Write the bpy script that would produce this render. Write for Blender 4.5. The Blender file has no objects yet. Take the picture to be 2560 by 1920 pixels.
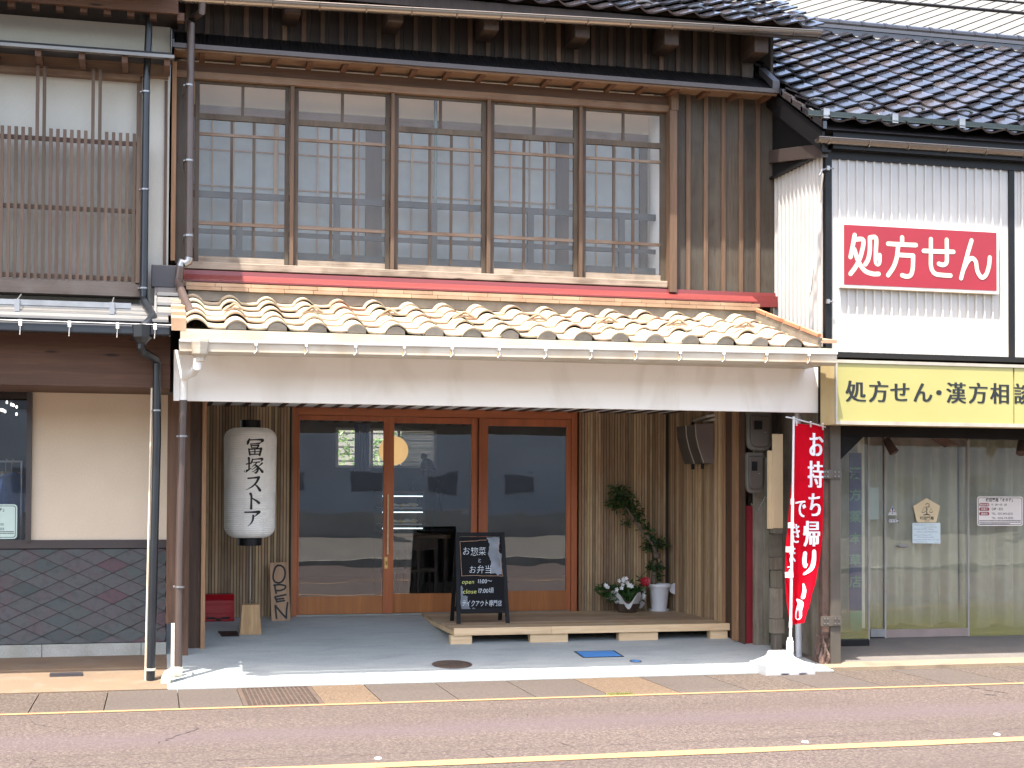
import bpy, bmesh, math, random
from mathutils import Vector, Matrix
R = random.Random(11)
S = bpy.context.scene
COL = S.collection
rad = math.radians

# ---------------------------------------------------------------- camera
F, CY, D, H = 3600.0, 1148.6, 12.8, 1.5          # focal (px of the 2560 px photo), principal row, distance, height
YAW, PIT, ROL = rad(13.84), rad(1.351), rad(.246)
FW = Vector((math.sin(YAW)*math.cos(PIT), math.cos(YAW)*math.cos(PIT), math.sin(PIT)))
RT = Vector((math.cos(YAW), -math.sin(YAW), 0)); UP = RT.cross(FW)
RT, UP = RT*math.cos(ROL)+UP*math.sin(ROL), UP*math.cos(ROL)-RT*math.sin(ROL)
CP = Vector((0, -D, H))
cam = bpy.data.cameras.new('camera'); cam_o = bpy.data.objects.new('camera', cam); COL.objects.link(cam_o)
cam_o.matrix_world = Matrix(((RT.x, UP.x, -FW.x, CP.x), (RT.y, UP.y, -FW.y, CP.y), (RT.z, UP.z, -FW.z, CP.z), (0, 0, 0, 1)))
cam.sensor_width = 36; cam.lens = 36*F/2560; cam.shift_y = (CY-960)/2560; cam.clip_end = 500; cam.clip_start = .1
S.camera = cam_o

# ---------------------------------------------------------------- light
SUN = Vector((-.22, -.27, 1)).normalized()
EL = math.asin(SUN.z); AZ = math.atan2(SUN.x, SUN.y)
w = bpy.data.worlds.new('World'); S.world = w; w.use_nodes = True
nt = w.node_tree; nt.nodes.clear()
sky = nt.nodes.new('ShaderNodeTexSky'); sky.sky_type = 'NISHITA'; sky.sun_disc = False
sky.sun_elevation = EL; sky.sun_rotation = AZ; sky.altitude = 10; sky.dust_density = 3.0
bg = nt.nodes.new('ShaderNodeBackground'); bg.inputs[1].default_value = .15
out = nt.nodes.new('ShaderNodeOutputWorld'); wb = nt.nodes.new('ShaderNodeMix'); wb.data_type = 'RGBA'; wb.blend_type = 'MULTIPLY'; wb.inputs[0].default_value = 1; wb.inputs[7].default_value = (1, .93, .86, 1)   # camera white balance
nt.links.new(sky.outputs[0], wb.inputs[6]); nt.links.new(wb.outputs[2], bg.inputs[0]); nt.links.new(bg.outputs[0], out.inputs[0])
sl = bpy.data.lights.new('sun', 'SUN'); sl.energy = 2.9; sl.angle = rad(.53); sl.color = (1, .955, .88)
so = bpy.data.objects.new('sun', sl); COL.objects.link(so); so.rotation_euler = SUN.to_track_quat('Z', 'Y').to_euler(); so.location = (-5, -5, 20)
S.view_settings.view_transform = 'Standard'; S.view_settings.look = 'None'; S.view_settings.gamma = 1
S.view_settings.exposure = 2.55
S.cycles.use_denoising = True
S.cycles.max_bounces = 10; S.cycles.transparent_max_bounces = 16; S.cycles.diffuse_bounces = 5
S.cycles.sample_clamp_indirect = 6

# ---------------------------------------------------------------- measuring the photograph: pixel + depth plane -> world
RG = {'A': (0, 0, 2.765), 'B': (400, 0, 2.765), 'C': (1200, 0, 2.765), 'D': (1760, 0, 2.765), 'E': (0, 500, 2.765), 'F': (0, 1100, 2.765),
      'G': (400, 600, 2.765), 'H': (400, 1000, 2.765), 'I': (700, 1000, 2.765), 'J': (1400, 1000, 2.765), 'K': (1840, 1000, 2.304),
      'L': (1840, 400, 2.304), 'N': (540, 1060, 5.183), 'O': (1100, 1300, 5.925), 'P': (0, 0, 1), 'Q': (2020, 1000, 4.096), 'T': (2020, 1300, 4.096), 'V': (0, 960, 3.77), 'Z': (2180, 1180, 5.821)}
def px(r, x, y):
    a = RG[r]; return a[0]+x/a[2], a[1]+y/a[2]
def ray(x, y): return FW+RT*((x-1280)/F)-UP*((y-CY)/F)
def U(r, x, y, Y):
    d = ray(*px(r, x, y)); return CP+d*((Y+D)/d.y)
def UX(r, x, y, X):
    d = ray(*px(r, x, y)); return CP+d*(X/d.x)
def UZ(r, x, y, z):
    d = ray(*px(r, x, y)); return CP+d*((z-H)/d.z)
RS, RA = .0778, -.03                                # the ramp in front of the houses: z = RA + RS*Y
def gz(Y): return RA+RS*Y
def UR(r, x, y):
    d = ray(*px(r, x, y)); return CP+d*((RA-RS*D-H)/(d.z-RS*d.y))

# ---------------------------------------------------------------- mesh builder
EACH = set('meeting_strip lattice_backing door_jamb eave_beam_end door_trim batten upper_batten rafter inner_post side_board side_trim muntin eave_mortar bracket clip post snow_stop porch_batten bolt side_wall joint_plate light_strip shelf slot red_dot inner_side_wall corner_board wall_board_end veranda_rail_post cable_gland ridge_end_tile loop_tab conduit black_cable peeling_flap canopy_end rust_stain'.split())
class MB:
    def __init__(s): s.v = []; s.f = []; s.p = []
    def add(s, vs, fs):
        o = len(s.v); s.v += [tuple(v) for v in vs]; k = len(s.f); s.f += [tuple(o+i for i in f) for f in fs]; s.p.append((o, len(s.v), k, len(s.f)))
    def box(s, x0, x1, y0, y1, z0, z1):
        x0, x1 = min(x0, x1), max(x0, x1); y0, y1 = min(y0, y1), max(y0, y1); z0, z1 = min(z0, z1), max(z0, z1)
        s.add([(x0, y0, z0), (x1, y0, z0), (x1, y1, z0), (x0, y1, z0), (x0, y0, z1), (x1, y0, z1), (x1, y1, z1), (x0, y1, z1)],
              [(0, 3, 2, 1), (4, 5, 6, 7), (0, 1, 5, 4), (1, 2, 6, 5), (2, 3, 7, 6), (3, 0, 4, 7)])
    def bar(s, p, q, w, h, up=(0, 0, 1)):
        p, q = Vector(p), Vector(q); d = (q-p).normalized(); up = Vector(up)
        if abs(d.dot(up)) > .98: up = Vector((0, 1, 0))
        a = d.cross(up).normalized()*w/2; b = a.normalized().cross(d)*h/2
        c = [p-a-b, p+a-b, p+a+b, p-a+b, q-a-b, q+a-b, q+a+b, q-a+b]
        s.add(c, [(0, 1, 2, 3), (7, 6, 5, 4), (0, 4, 5, 1), (1, 5, 6, 2), (2, 6, 7, 3), (3, 7, 4, 0)])
    def tube(s, pts, r, n=12, cap=True):
        pts = [Vector(p) for p in pts]; rs = r if isinstance(r, (list, tuple)) else [r]*len(pts)
        vs = []; prev = None
        for i, p in enumerate(pts):
            t = (pts[min(i+1, len(pts)-1)]-pts[max(i-1, 0)]).normalized()
            if prev is None:
                a = t.cross(Vector((0, 0, 1))) if abs(t.z) < .9 else t.cross(Vector((0, 1, 0)))
            else: a = prev-t*prev.dot(t)
            a.normalize(); prev = a; b = t.cross(a)
            vs += [p+(a*math.cos(2*math.pi*k/n)+b*math.sin(2*math.pi*k/n))*rs[i] for k in range(n)]
        fs = [(i*n+k, i*n+(k+1) % n, (i+1)*n+(k+1) % n, (i+1)*n+k) for i in range(len(pts)-1) for k in range(n)]
        if cap: fs += [tuple(range(n))[::-1], tuple((len(pts)-1)*n+k for k in range(n))]
        s.add(vs, fs)
    def lathe(s, prof, c=(0, 0, 0), n=32, cap=True):
        vs = [(c[0]+r*math.cos(2*math.pi*k/n), c[1]+r*math.sin(2*math.pi*k/n), c[2]+z) for r, z in prof for k in range(n)]
        m = len(prof)
        fs = [(i*n+k, i*n+(k+1) % n, (i+1)*n+(k+1) % n, (i+1)*n+k) for i in range(m-1) for k in range(n)]
        if cap: fs += [tuple(range(n))[::-1], tuple((m-1)*n+k for k in range(n))]
        s.add(vs, fs)
    def prism(s, pts, off):                        # outline pts (3-D, planar) swept by off
        pts = [Vector(p) for p in pts]; off = Vector(off); n = len(pts)
        nrm = Vector((0, 0, 0))
        for i in range(n): nrm += pts[i].cross(pts[(i+1) % n])
        if nrm.dot(off) > 0: pts = pts[::-1]
        s.add(pts+[p+off for p in pts], [tuple(range(n)), tuple(range(2*n-1, n-1, -1))]+[(i, n+i, n+(i+1) % n, (i+1) % n) for i in range(n)])
    def grid(s, fn, nu, nv):
        vs = [fn(i/nu, j/nv) for j in range(nv+1) for i in range(nu+1)]
        s.add(vs, [(j*(nu+1)+i, j*(nu+1)+i+1, (j+1)*(nu+1)+i+1, (j+1)*(nu+1)+i) for j in range(nv) for i in range(nu)])
    def rect(s, r, x0, y0, x1, y1, Y, th):         # board whose front face fills a pixel box at depth Y
        xm, ym = (x0+x1)/2, (y0+y1)/2
        s.box(U(r, x0, ym, Y).x, U(r, x1, ym, Y).x, Y, Y+th, U(r, xm, y1, Y).z, U(r, xm, y0, Y).z)
    def stroke(s, pts, fn, k=0, cap=6):            # brush stroke in 2-D [(x,y,w)...], fn(x,y,k) -> 3-D
        P = [Vector((p[0], p[1])) for p in pts]; L = []; Rr = []
        for i, p in enumerate(P):
            t = (P[min(i+1, len(P)-1)]-P[max(i-1, 0)]); t = t.normalized() if t.length > 0 else Vector((1, 0))
            n = Vector((-t.y, t.x))*pts[i][2]/2; L.append(p+n); Rr.append(p-n)
        t0 = (P[0]-P[1]).normalized(); t1 = (P[-1]-P[-2]).normalized()
        def arc(c, t, r):
            n = Vector((-t.y, t.x)); return [c+(n*math.cos(math.pi*j/cap)+t*math.sin(math.pi*j/cap))*r for j in range(1, cap)]
        for i in range(len(P)-1): s.add([fn(*q, k) for q in (L[i], L[i+1], Rr[i+1], Rr[i])], [(0, 1, 2, 3)])
        for c, t, r in ((P[0], t0, pts[0][2]/2), (P[-1], t1, pts[-1][2]/2)):
            n = Vector((-t.y, t.x)); poly = [c+n*r]+arc(c, t, r)+[c-n*r]
            s.add([fn(*q, k) for q in poly], [tuple(range(len(poly)))])
    def build(s, name, m, parent=None, smooth=False, bevel=0, loc=None):
        if name in EACH and len(s.p) > 1:               # countable parts: one object each
            for a, b, c, d in s.p:
                q = MB(); q.add(s.v[a:b], [tuple(i-a for i in f) for f in s.f[c:d]]); o = q.build(name, m, parent, smooth, bevel, loc)
            return o
        me = bpy.data.meshes.new(name); me.from_pydata(s.v, [], s.f); me.update()
        bm = bmesh.new(); bm.from_mesh(me); bmesh.ops.recalc_face_normals(bm, faces=bm.faces); bm.to_mesh(me); bm.free()
        if m: me.materials.append(m)
        if smooth: me.polygons.foreach_set('use_smooth', [True]*len(me.polygons))
        o = bpy.data.objects.new(name, me); COL.objects.link(o)
        if parent: o.parent = parent
        if loc: o.location = loc
        if bevel:
            b = o.modifiers.new('bevel', 'BEVEL'); b.width = bevel; b.segments = 2; b.limit_method = 'ANGLE'
        if smooth == 'a':
            e = o.modifiers.new('edges', 'EDGE_SPLIT'); e.split_angle = rad(38)
        return o
def catmull(pts, n=6):
    P = [pts[0]]+list(pts)+[pts[-1]]; o = []
    for i in range(1, len(P)-2):
        for j in range(n):
            t = j/n; o.append(tuple(.5*((2*b)+(c-a)*t+(2*a-5*b+4*c-d)*t*t+(-a+3*b-3*c+d)*t**3) for a, b, c, d in zip(P[i-1], P[i], P[i+1], P[i+2])))
    return o+[tuple(pts[-1])]
def tag(o, label=None, cat=None, group=None, kind=None):
    for k, v in (('label', label), ('category', cat), ('group', group), ('kind', kind)):
        if v: o[k] = v
    return o
def thing(name, label, cat, loc=(0, 0, 0), rz=0, group=None):
    o = bpy.data.objects.new(name, None); COL.objects.link(o); o.location = loc; o.rotation_euler = (0, 0, rz); o.empty_display_size = .1
    return tag(o, label, cat, group)
def kids(o): return [c for c in bpy.data.objects if c.parent == o]
def copy_tree(o, parent=None):
    c = o.copy(); COL.objects.link(c)
    if parent: c.parent = parent
    for k in kids(o): copy_tree(k, c)
    return c
def text(body, size, fn, name, m, parent=None, bold=0, sx=1, wide=0, slant=0, jit=0, align='L', loc=None):
    """lettering; fn(x, y, k) maps flat letter coordinates to 3-D"""
    mb = MB(); rr = random.Random(sum(map(ord, body))); x0 = 0; k = 0
    cu = bpy.data.curves.new('lettering', 'FONT'); cu.size = size; cu.resolution_u = 3; cu.offset = bold*size
    tmp = bpy.data.objects.new('lettering', cu); COL.objects.link(tmp)
    glyphs = []
    for ch in body:
        if ch == ' ': x0 += .35*size*sx; continue
        cu.body = ch; bpy.context.view_layer.update()
        me = bpy.data.meshes.new_from_object(tmp.evaluated_get(bpy.context.evaluated_depsgraph_get()))
        vs = [v.co.copy() for v in me.vertices]; fs = [tuple(p.vertices) for p in me.polygons]; bpy.data.meshes.remove(me)
        if not vs: continue
        wch = size if ord(ch) > 255 else max(v.x for v in vs)+.06*size
        dy = rr.uniform(-1, 1)*jit*size; sc = 1+rr.uniform(-1, 1)*jit
        glyphs.append((x0, dy, sc, vs, fs)); x0 += wch*sx
    sh = {'L': 0, 'C': -x0/2, 'R': -x0}[align]
    for gx, dy, sc, vs, fs in glyphs:
        for off in ([0] if not wide else [-wide*size, -wide*size/2, 0, wide*size/2, wide*size]):
            k += 1
            mb.add([fn(sh+gx+off+v.x*sx*sc+v.y*slant, v.y*sc+dy, k) for v in vs], fs)
    bpy.data.objects.remove(tmp); bpy.data.curves.remove(cu)
    me = bpy.data.meshes.new(name); me.from_pydata(mb.v, [], mb.f); me.materials.append(m)
    o = bpy.data.objects.new(name, me); COL.objects.link(o)
    if parent: o.parent = parent
    return o

# ---------------------------------------------------------------- materials
TONE = dict(pink_asphalt=.48, pebble_slab=.42, tan_slab=.42, plain_slab=.46, worn_line_paint=.56, tan_concrete=.46, smooth_concrete=.86, terracotta_tile=.50, terracotta_ridge=.46,
            white_siding=.68, yellow_acrylic=.52, sign_red=.54, aged_letter=.72, aged_sign_border=.75, beige_render=.84, cream_render=.60, weathered_board=.68, dark_board=.7, cedar_batten=.70, old_sash=.72, old_sash_rail=.85,
            street_lattice=.64, street_lattice_rail=.6, red_flashing=.62, brown_beam=.72, head_board_wood=.8, lintel_wood=.78, diamond_slate=.56, weathered_sill=.9, sunlit_tan_strip=.56, rough_pavement=.8,
            painted_pillar=.5, aged_gutter=.62, grey_sheet_roof=.6, car_park=.85, far_grey_wall=1.15, far_pale_wall=.8, red_banner_cloth=.75, white_print=.9, pale_roof=.75, white_paint=.9)   # measured albedo trims
class G:
    def __init__(s, name):
        s.m = bpy.data.materials.new(name); s.m.use_nodes = True; s.t = s.m.node_tree; s.t.nodes.clear()
        s.b = s.n('BsdfPrincipled'); s.o = s.n('OutputMaterial'); s.l(s.b.outputs[0], s.o.inputs[0])
        s.co = s.n('TexCoord').outputs['Object']
    def n(s, k): return s.t.nodes.new('ShaderNode'+k)
    def l(s, a, b): s.t.links.new(a, b)
    def val(s, sock, v):
        if hasattr(v, 'links'): s.l(v, sock)
        else: sock.default_value = v
    def map(s, sc, off=None):
        m = s.n('Mapping'); m.inputs['Scale'].default_value = sc; s.l(s.co, m.inputs[0])
        if off is not None: s.l(off, m.inputs['Location'])
        return m.outputs[0]
    def noise(s, vec, scale=1, det=5, dist=0, rough=.5):
        n = s.n('TexNoise'); s.l(vec, n.inputs['Vector'])
        for k, v in (('Scale', scale), ('Detail', det), ('Distortion', dist), ('Roughness', rough)): n.inputs[k].default_value = v
        return n.outputs['Fac']
    def ramp(s, fac, stops):
        r = s.n('ValToRGB'); s.l(fac, r.inputs[0]); e = r.color_ramp.elements
        while len(e) < len(stops): e.new(.5)
        for q, (p, c) in zip(e, stops): q.position = p; q.color = (*c, 1) if len(c) == 3 else c
        return r.outputs[0]
    def mix(s, f, a, b, mode='MIX'):
        m = s.n('Mix'); m.data_type = 'RGBA'; m.blend_type = mode
        s.val(m.inputs[0], f)
        for i, v in ((6, a), (7, b)):
            if hasattr(v, 'links'): s.l(v, m.inputs[i])
            else: m.inputs[i].default_value = (*v, 1)
        return m.outputs[2]
    def math(s, op, a, b=0.):
        m = s.n('Math'); m.operation = op; s.val(m.inputs[0], a); s.val(m.inputs[1], b); return m.outputs[0]
    def island(s): return s.n('NewGeometry').outputs['Random Per Island']
    def hsv(s, c, h=None, v=None):
        n = s.n('HueSaturation'); s.l(c, n.inputs['Color'])
        if h is not None: s.val(n.inputs['Hue'], h)
        if v is not None: s.val(n.inputs['Value'], v)
        return n.outputs[0]
    def remap(s, f, a, b):
        return s.math('ADD', s.math('MULTIPLY', f, b-a), a)
    def bump(s, f, d=.1, st=1.):
        b = s.n('Bump'); b.inputs['Distance'].default_value = d; b.inputs['Strength'].default_value = st; s.l(f, b.inputs['Height']); s.l(b.outputs[0], s.b.inputs['Normal'])
    def done(s, col, rough=.6, metal=0, spec=.5):
        k = TONE.get(s.m.name)
        if k: col = tuple(x*k for x in col) if isinstance(col, tuple) else s.hsv(col, v=k)
        if isinstance(col, tuple): s.b.inputs['Base Color'].default_value = (*col, 1)
        else: s.l(col, s.b.inputs['Base Color'])
        s.val(s.b.inputs['Roughness'], rough); s.b.inputs['Metallic'].default_value = metal; s.b.inputs['Specular IOR Level'].default_value = spec
        return s.m
def plain(name, c, c2=None, sc=6., rough=.6, metal=0, bump=0, isl=0, fine=0, stain=None, spec=.5, stretch=(1, 1, 1)):
    g = G(name); c2 = c2 or tuple(x*.85 for x in c)
    v = g.map(stretch); n = g.noise(v, sc, 6)
    col = g.ramp(n, [(.3, c2), (.7, c)])
    if fine:
        n2 = g.noise(v, sc*30, 3); col = g.mix(fine, col, g.ramp(n2, [(.35, tuple(x*.45 for x in c)), (.65, tuple(min(1, x*1.4) for x in c))]))
    if stain:
        n3 = g.noise(g.map((1.4, 1.4, .5)), 1.6, 7, 1.2); col = g.mix(g.ramp(n3, [(.5, (0, 0, 0)), (.72, (.8, .8, .8))]), col, stain)
    if isl: col = g.hsv(col, v=g.remap(g.island(), 1-isl, 1+isl))
    if bump: g.bump(g.noise(v, sc*18, 4), bump)
    return g.done(col, rough, metal, spec)
def wood(name, c1, c2, axis='z', isl=.2, rough=.65, knots=.5, gray=None, grain=1., bump=.003):
    g = G(name); r = g.island()
    cmb = g.n('CombineXYZ'); g.l(g.math('MULTIPLY', r, 37.), cmb.inputs[0]); g.l(g.math('MULTIPLY', r, 53.), cmb.inputs[1]); g.l(g.math('MULTIPLY', r, 71.), cmb.inputs[2])
    k = {'x': (1.2, 26, 26), 'y': (26, 1.2, 26), 'z': (26, 26, 1.2)}[axis]
    v = g.map(tuple(a*grain for a in k), cmb.outputs[0]); n = g.noise(v, 1.6, 7, 1.1, .62)
    col = g.ramp(n, [(.28, c1), (.55, tuple((a+b)/2 for a, b in zip(c1, c2))), (.74, c2)])
    wv = g.noise(g.map(tuple(a*.22 for a in k), cmb.outputs[0]), 1.3, 3, .8)
    col = g.mix(g.ramp(wv, [(.35, (.55, .55, .55)), (.7, (0, 0, 0))]), col, tuple(a*.62 for a in c1))
    if gray:
        col = g.mix(g.ramp(g.noise(g.map((2.2, 2.2, 2.2), cmb.outputs[0]), 1.5, 6, .6), [(.38, (0, 0, 0)), (.66, (.85, .85, .85))]), col, gray)
    if knots:
        kk = {'x': (1.3, 7, 7), 'y': (7, 1.3, 7), 'z': (7, 7, 1.3)}[axis]
        vo = g.n('TexVoronoi'); g.l(g.map(kk, cmb.outputs[0]), vo.inputs['Vector']); vo.inputs['Scale'].default_value = 1.25; vo.inputs['Randomness'].default_value = 1
        col = g.mix(g.ramp(vo.outputs['Distance'], [(.05, (knots,)*3), (.13, (0, 0, 0))]), col, tuple(a*.22 for a in c1))
    col = g.hsv(col, h=g.remap(g.math('FRACT', g.math('MULTIPLY', r, 7.3)), .49, .51), v=g.remap(r, 1-isl, 1+isl))
    g.bump(n, bump); return g.done(col, rough, 0, .35)
def glass_mat(name, k=1., wavy=.0, tint=(1, 1, 1), dirt=0):
    g = G(name); g.t.nodes.remove(g.b)
    tr = g.n('BsdfTransparent'); tr.inputs[0].default_value = (*tint, 1)
    gl = g.n('BsdfGlossy'); gl.inputs['Roughness'].default_value = .006; gl.inputs[0].default_value = (1, 1, 1, 1)
    fr = g.n('Fresnel'); fr.inputs[0].default_value = 1.52
    if wavy:
        b = g.n('Bump'); b.inputs['Distance'].default_value = wavy; g.l(g.noise(g.map((1.2, 1.2, 3.4)), 1.3, 1, .3), b.inputs['Height']); g.l(b.outputs[0], gl.inputs['Normal'])
    mx = g.n('MixShader'); g.l(g.math('MULTIPLY', fr.outputs[0], k), mx.inputs[0]); g.l(tr.outputs[0], mx.inputs[1]); g.l(gl.outputs[0], mx.inputs[2])
    last = mx.outputs[0]
    if dirt:
        df = g.n('BsdfDiffuse'); df.inputs[0].default_value = (.75, .75, .72, 1); m2 = g.n('MixShader')
        g.l(g.math('MULTIPLY', g.noise(g.map((2, 2, .6)), 2, 6, .8), dirt), m2.inputs[0]); g.l(last, m2.inputs[1]); g.l(df.outputs[0], m2.inputs[2]); last = m2.outputs[0]
    g.l(last, g.o.inputs[0]); return g.m
def emit(name, c, st):
    g = G(name); g.b.inputs['Base Color'].default_value = (*c, 1); g.b.inputs['Emission Color'].default_value = (*c, 1); g.b.inputs['Emission Strength'].default_value = st
    return g.m
def cloth(name, c, trans=.35, c2=None):
    g = G(name); c2 = c2 or tuple(x*.9 for x in c); g.t.nodes.remove(g.b)
    col = g.ramp(g.noise(g.map((3, 3, 3)), 3, 4), [(.3, c2), (.7, c)])
    d = g.n('BsdfDiffuse'); t = g.n('BsdfTranslucent'); m = g.n('MixShader'); m.inputs[0].default_value = trans
    g.l(col, d.inputs[0]); g.l(col, t.inputs[0]); g.l(d.outputs[0], m.inputs[1]); g.l(t.outputs[0], m.inputs[2]); g.l(m.outputs[0], g.o.inputs[0]); return g.m

M = {}
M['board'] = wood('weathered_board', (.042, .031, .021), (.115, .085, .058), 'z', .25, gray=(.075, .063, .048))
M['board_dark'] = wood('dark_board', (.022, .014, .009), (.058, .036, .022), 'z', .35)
M['batten'] = wood('cedar_batten', (.115, .068, .037), (.24, .152, .088), 'z', .22, knots=.2)
M['post'] = wood('dark_post', (.050, .030, .018), (.125, .074, .042), 'z', .2)
M['palepost'] = wood('pale_trim', (.24, .135, .065), (.40, .24, .125), 'z', .15, knots=.25)
M['headboard'] = wood('head_board_wood', (.085, .046, .026), (.18, .105, .060), 'x', .15, knots=1)
M['lintel'] = wood('lintel_wood', (.14, .082, .047), (.29, .18, .105), 'x', .12, knots=1, gray=(.22, .155, .10))
M['beam'] = wood('brown_beam', (.10, .050, .026), (.19, .100, .054), 'x', .12, knots=1)
M['sash'] = wood('old_sash', (.045, .030, .019), (.14, .094, .060), 'z', .35, gray=(.09, .072, .052))
M['sashx'] = wood('old_sash_rail', (.11, .068, .040), (.30, .205, .125), 'x', .25, gray=(.2, .16, .12))
M['sill'] = wood('weathered_sill', (.11, .08, .052), (.47, .37, .26), 'x', .15, gray=(.33, .27, .2), knots=.8)
M['lattice'] = wood('lattice_slat', (.27, .165, .085), (.50, .33, .185), 'z', .42, knots=0, gray=(.36, .265, .16))
M['lattback'] = plain('lattice_backing', (.03, .02, .013))
M['dbatten'] = wood('dark_batten', (.04, .024, .014), (.10, .062, .036), 'z', .45, knots=0)
M['slat'] = wood('street_lattice', (.135, .088, .06), (.25, .17, .118), 'z', .22, knots=0)
M['slatx'] = wood('street_lattice_rail', (.10, .055, .034), (.19, .11, .07), 'x', .15, knots=0)
M['door'] = wood('varnished_door_z', (.36, .112, .034), (.50, .17, .052), 'z', .08, rough=.42, knots=0)
M['doorx'] = wood('varnished_door_x', (.36, .112, .034), (.50, .17, .052), 'x', .08, rough=.42, knots=0)
M['deck'] = wood('deck_board', (.29, .19, .105), (.52, .37, .22), 'x', .2, gray=(.38, .29, .195))
M['pine'] = wood('pale_pine', (.58, .41, .215), (.76, .59, .36), 'x', .06, knots=.35)
M['pinez'] = wood('pale_pine_upright', (.40, .24, .10), (.60, .42, .21), 'z', .06, knots=0)
M['signwood'] = wood('sign_board_wood', (.36, .22, .11), (.58, .40, .24), 'z', .05, knots=.5)
M['graypost'] = wood('gray_old_post', (.09, .076, .055), (.27, .23, .17), 'z', .4, knots=.3, gray=(.20, .18, .14))
M['degeta'] = wood('beam_end', (.028, .018, .012), (.075, .046, .028), 'y', .2)
M['plaster'] = plain('white_plaster', (.91, .90, .85), (.88, .87, .82), 1.4, .8, bump=.0006, stain=(.74, .71, .64), stretch=(.6, 1, 2))
M['beige'] = plain('beige_render', (.70, .58, .43), (.66, .54, .40), 3, .9, bump=.0012, fine=.08)
M['cream'] = plain('cream_render', (.74, .72, .64), (.70, .68, .60), 3, .9, bump=.001, fine=.05)
M['inwall'] = plain('inner_plaster', (.88, .74, .54), (.85, .71, .51), 2, .9)
M['inwhite'] = plain('inner_white', (.80, .80, .78), (.76, .76, .74), 2, .9)
M['paper'] = cloth('shoji_paper', (.36, .385, .385), .25)
M['thinwood'] = wood('shoji_lattice', (.25, .15, .08), (.42, .28, .16), 'z', .1, knots=0)
M['rail'] = plain('dark_railing', (.032, .025, .021), (.022, .017, .014), 6, .6)
M['black'] = plain('black_metal', (.007, .007, .0075), (.0045, .0045, .005), 5, .45, spec=.25)
M['blackpvc'] = plain('black_pipe', (.012, .0145, .018), (.008, .010, .013), 4, .32)
M['brownpvc'] = plain('brown_pipe', (.075, .053, .044), (.054, .038, .032), 4, .36, stretch=(4, 4, .6))
M['whitepvc'] = plain('white_pipe', (.78, .77, .72), (.66, .63, .55), 5, .4)
M['agedpvc'] = plain('aged_gutter', (.72, .66, .53), (.58, .49, .36), 3, .5, stretch=(1, 6, 6), stain=(.50, .38, .24))
M['elbow'] = plain('cream_elbow', (.62, .58, .46), (.5, .46, .36), 9, .5)
M['steel'] = plain('galvanised', (.32, .32, .32), (.22, .22, .22), 7, .38, .8)
M['guttermetal'] = plain('eave_gutter', (.225, .20, .175), (.205, .18, .157), 3, .22, .85, stretch=(.6, 2, 2))
M['redmetal'] = plain('red_flashing', (.235, .040, .036), (.18, .028, .027), 2, .38, stretch=(.5, 6, 6))
M['redpaint'] = plain('red_plank', (.27, .014, .022), (.2, .01, .017), 3, .5)
M['roofmetal'] = plain('grey_sheet_roof', (.33, .32, .30), (.24, .23, .22), 3, .42, .25, stretch=(1, 3, 3))
M['darkmetal'] = plain('dark_sheet', (.045, .04, .042), (.03, .027, .03), 4, .42)
M['brownmetal'] = plain('brown_sheet', (.048, .036, .032), (.036, .027, .024), 4, .4)
M['mortar'] = plain('old_mortar', (.20, .17, .13), (.11, .095, .075), 9, .95, bump=.004, fine=.3)
M['stucco'] = plain('concrete_base', (.34, .335, .295), (.22, .22, .19), 3, .9, bump=.002, fine=.15, stain=(.24, .23, .18))
def terracotta():
    g = G('terracotta_tile'); r = g.island()
    col = g.ramp(r, [(0, (.64, .52, .34)), (.35, (.70, .56, .39)), (.62, (.68, .47, .32)), (.8, (.72, .63, .45)), (.92, (.56, .32, .20)), (1, (.60, .38, .25))])
    n = g.noise(g.map((1, 1, 1)), 9, 6, .5); col = g.mix(g.ramp(n, [(.42, (0, 0, 0)), (.72, (.55, .55, .55))]), col, (.80, .68, .47))
    n2 = g.noise(g.map((1, 1, 1)), 26, 5, 1.); col = g.mix(g.ramp(n2, [(.58, (0, 0, 0)), (.75, (.4, .4, .4))]), col, (.42, .20, .10))
    col = g.mix(g.ramp(g.noise(g.map((1, 1, 1)), 5, 7, 1.5), [(.62, (0, 0, 0)), (.75, (.45, .45, .45))]), col, (.25, .2, .14))
    g.bump(n2, .002); return g.done(col, .85, 0, .2)
M['terra'] = terracotta()
M['plug'] = plain('eave_mortar', (.24, .215, .175), (.16, .14, .11), 9, .95, bump=.003)
M['terraflat'] = plain('terracotta_ridge', (.66, .45, .28), (.50, .29, .16), 6, .8, isl=.15, fine=.1)
M['terrared'] = plain('terracotta_verge', (.46, .19, .10), (.33, .12, .06), 8, .8, isl=.15)
def kawara():
    g = G('glazed_dark_tile'); r = g.island()
    col = g.ramp(r, [(0, (.010, .011, .014)), (.5, (.016, .015, .018)), (.85, (.030, .024, .024)), (1, (.045, .042, .044))])
    n = g.noise(g.map((1, 1, 1)), 11, 6, .6); col = g.mix(g.ramp(n, [(.5, (0, 0, 0)), (.75, (.25, .25, .25))]), col, (.06, .052, .05))
    g.bump(g.noise(g.map((1, 1, 1)), 30, 3), .0008)
    return g.done(col, g.remap(g.noise(g.map((1, 1, 1)), 7, 4), .06, .26), 0, .7)
M['kawara'] = kawara()
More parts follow.
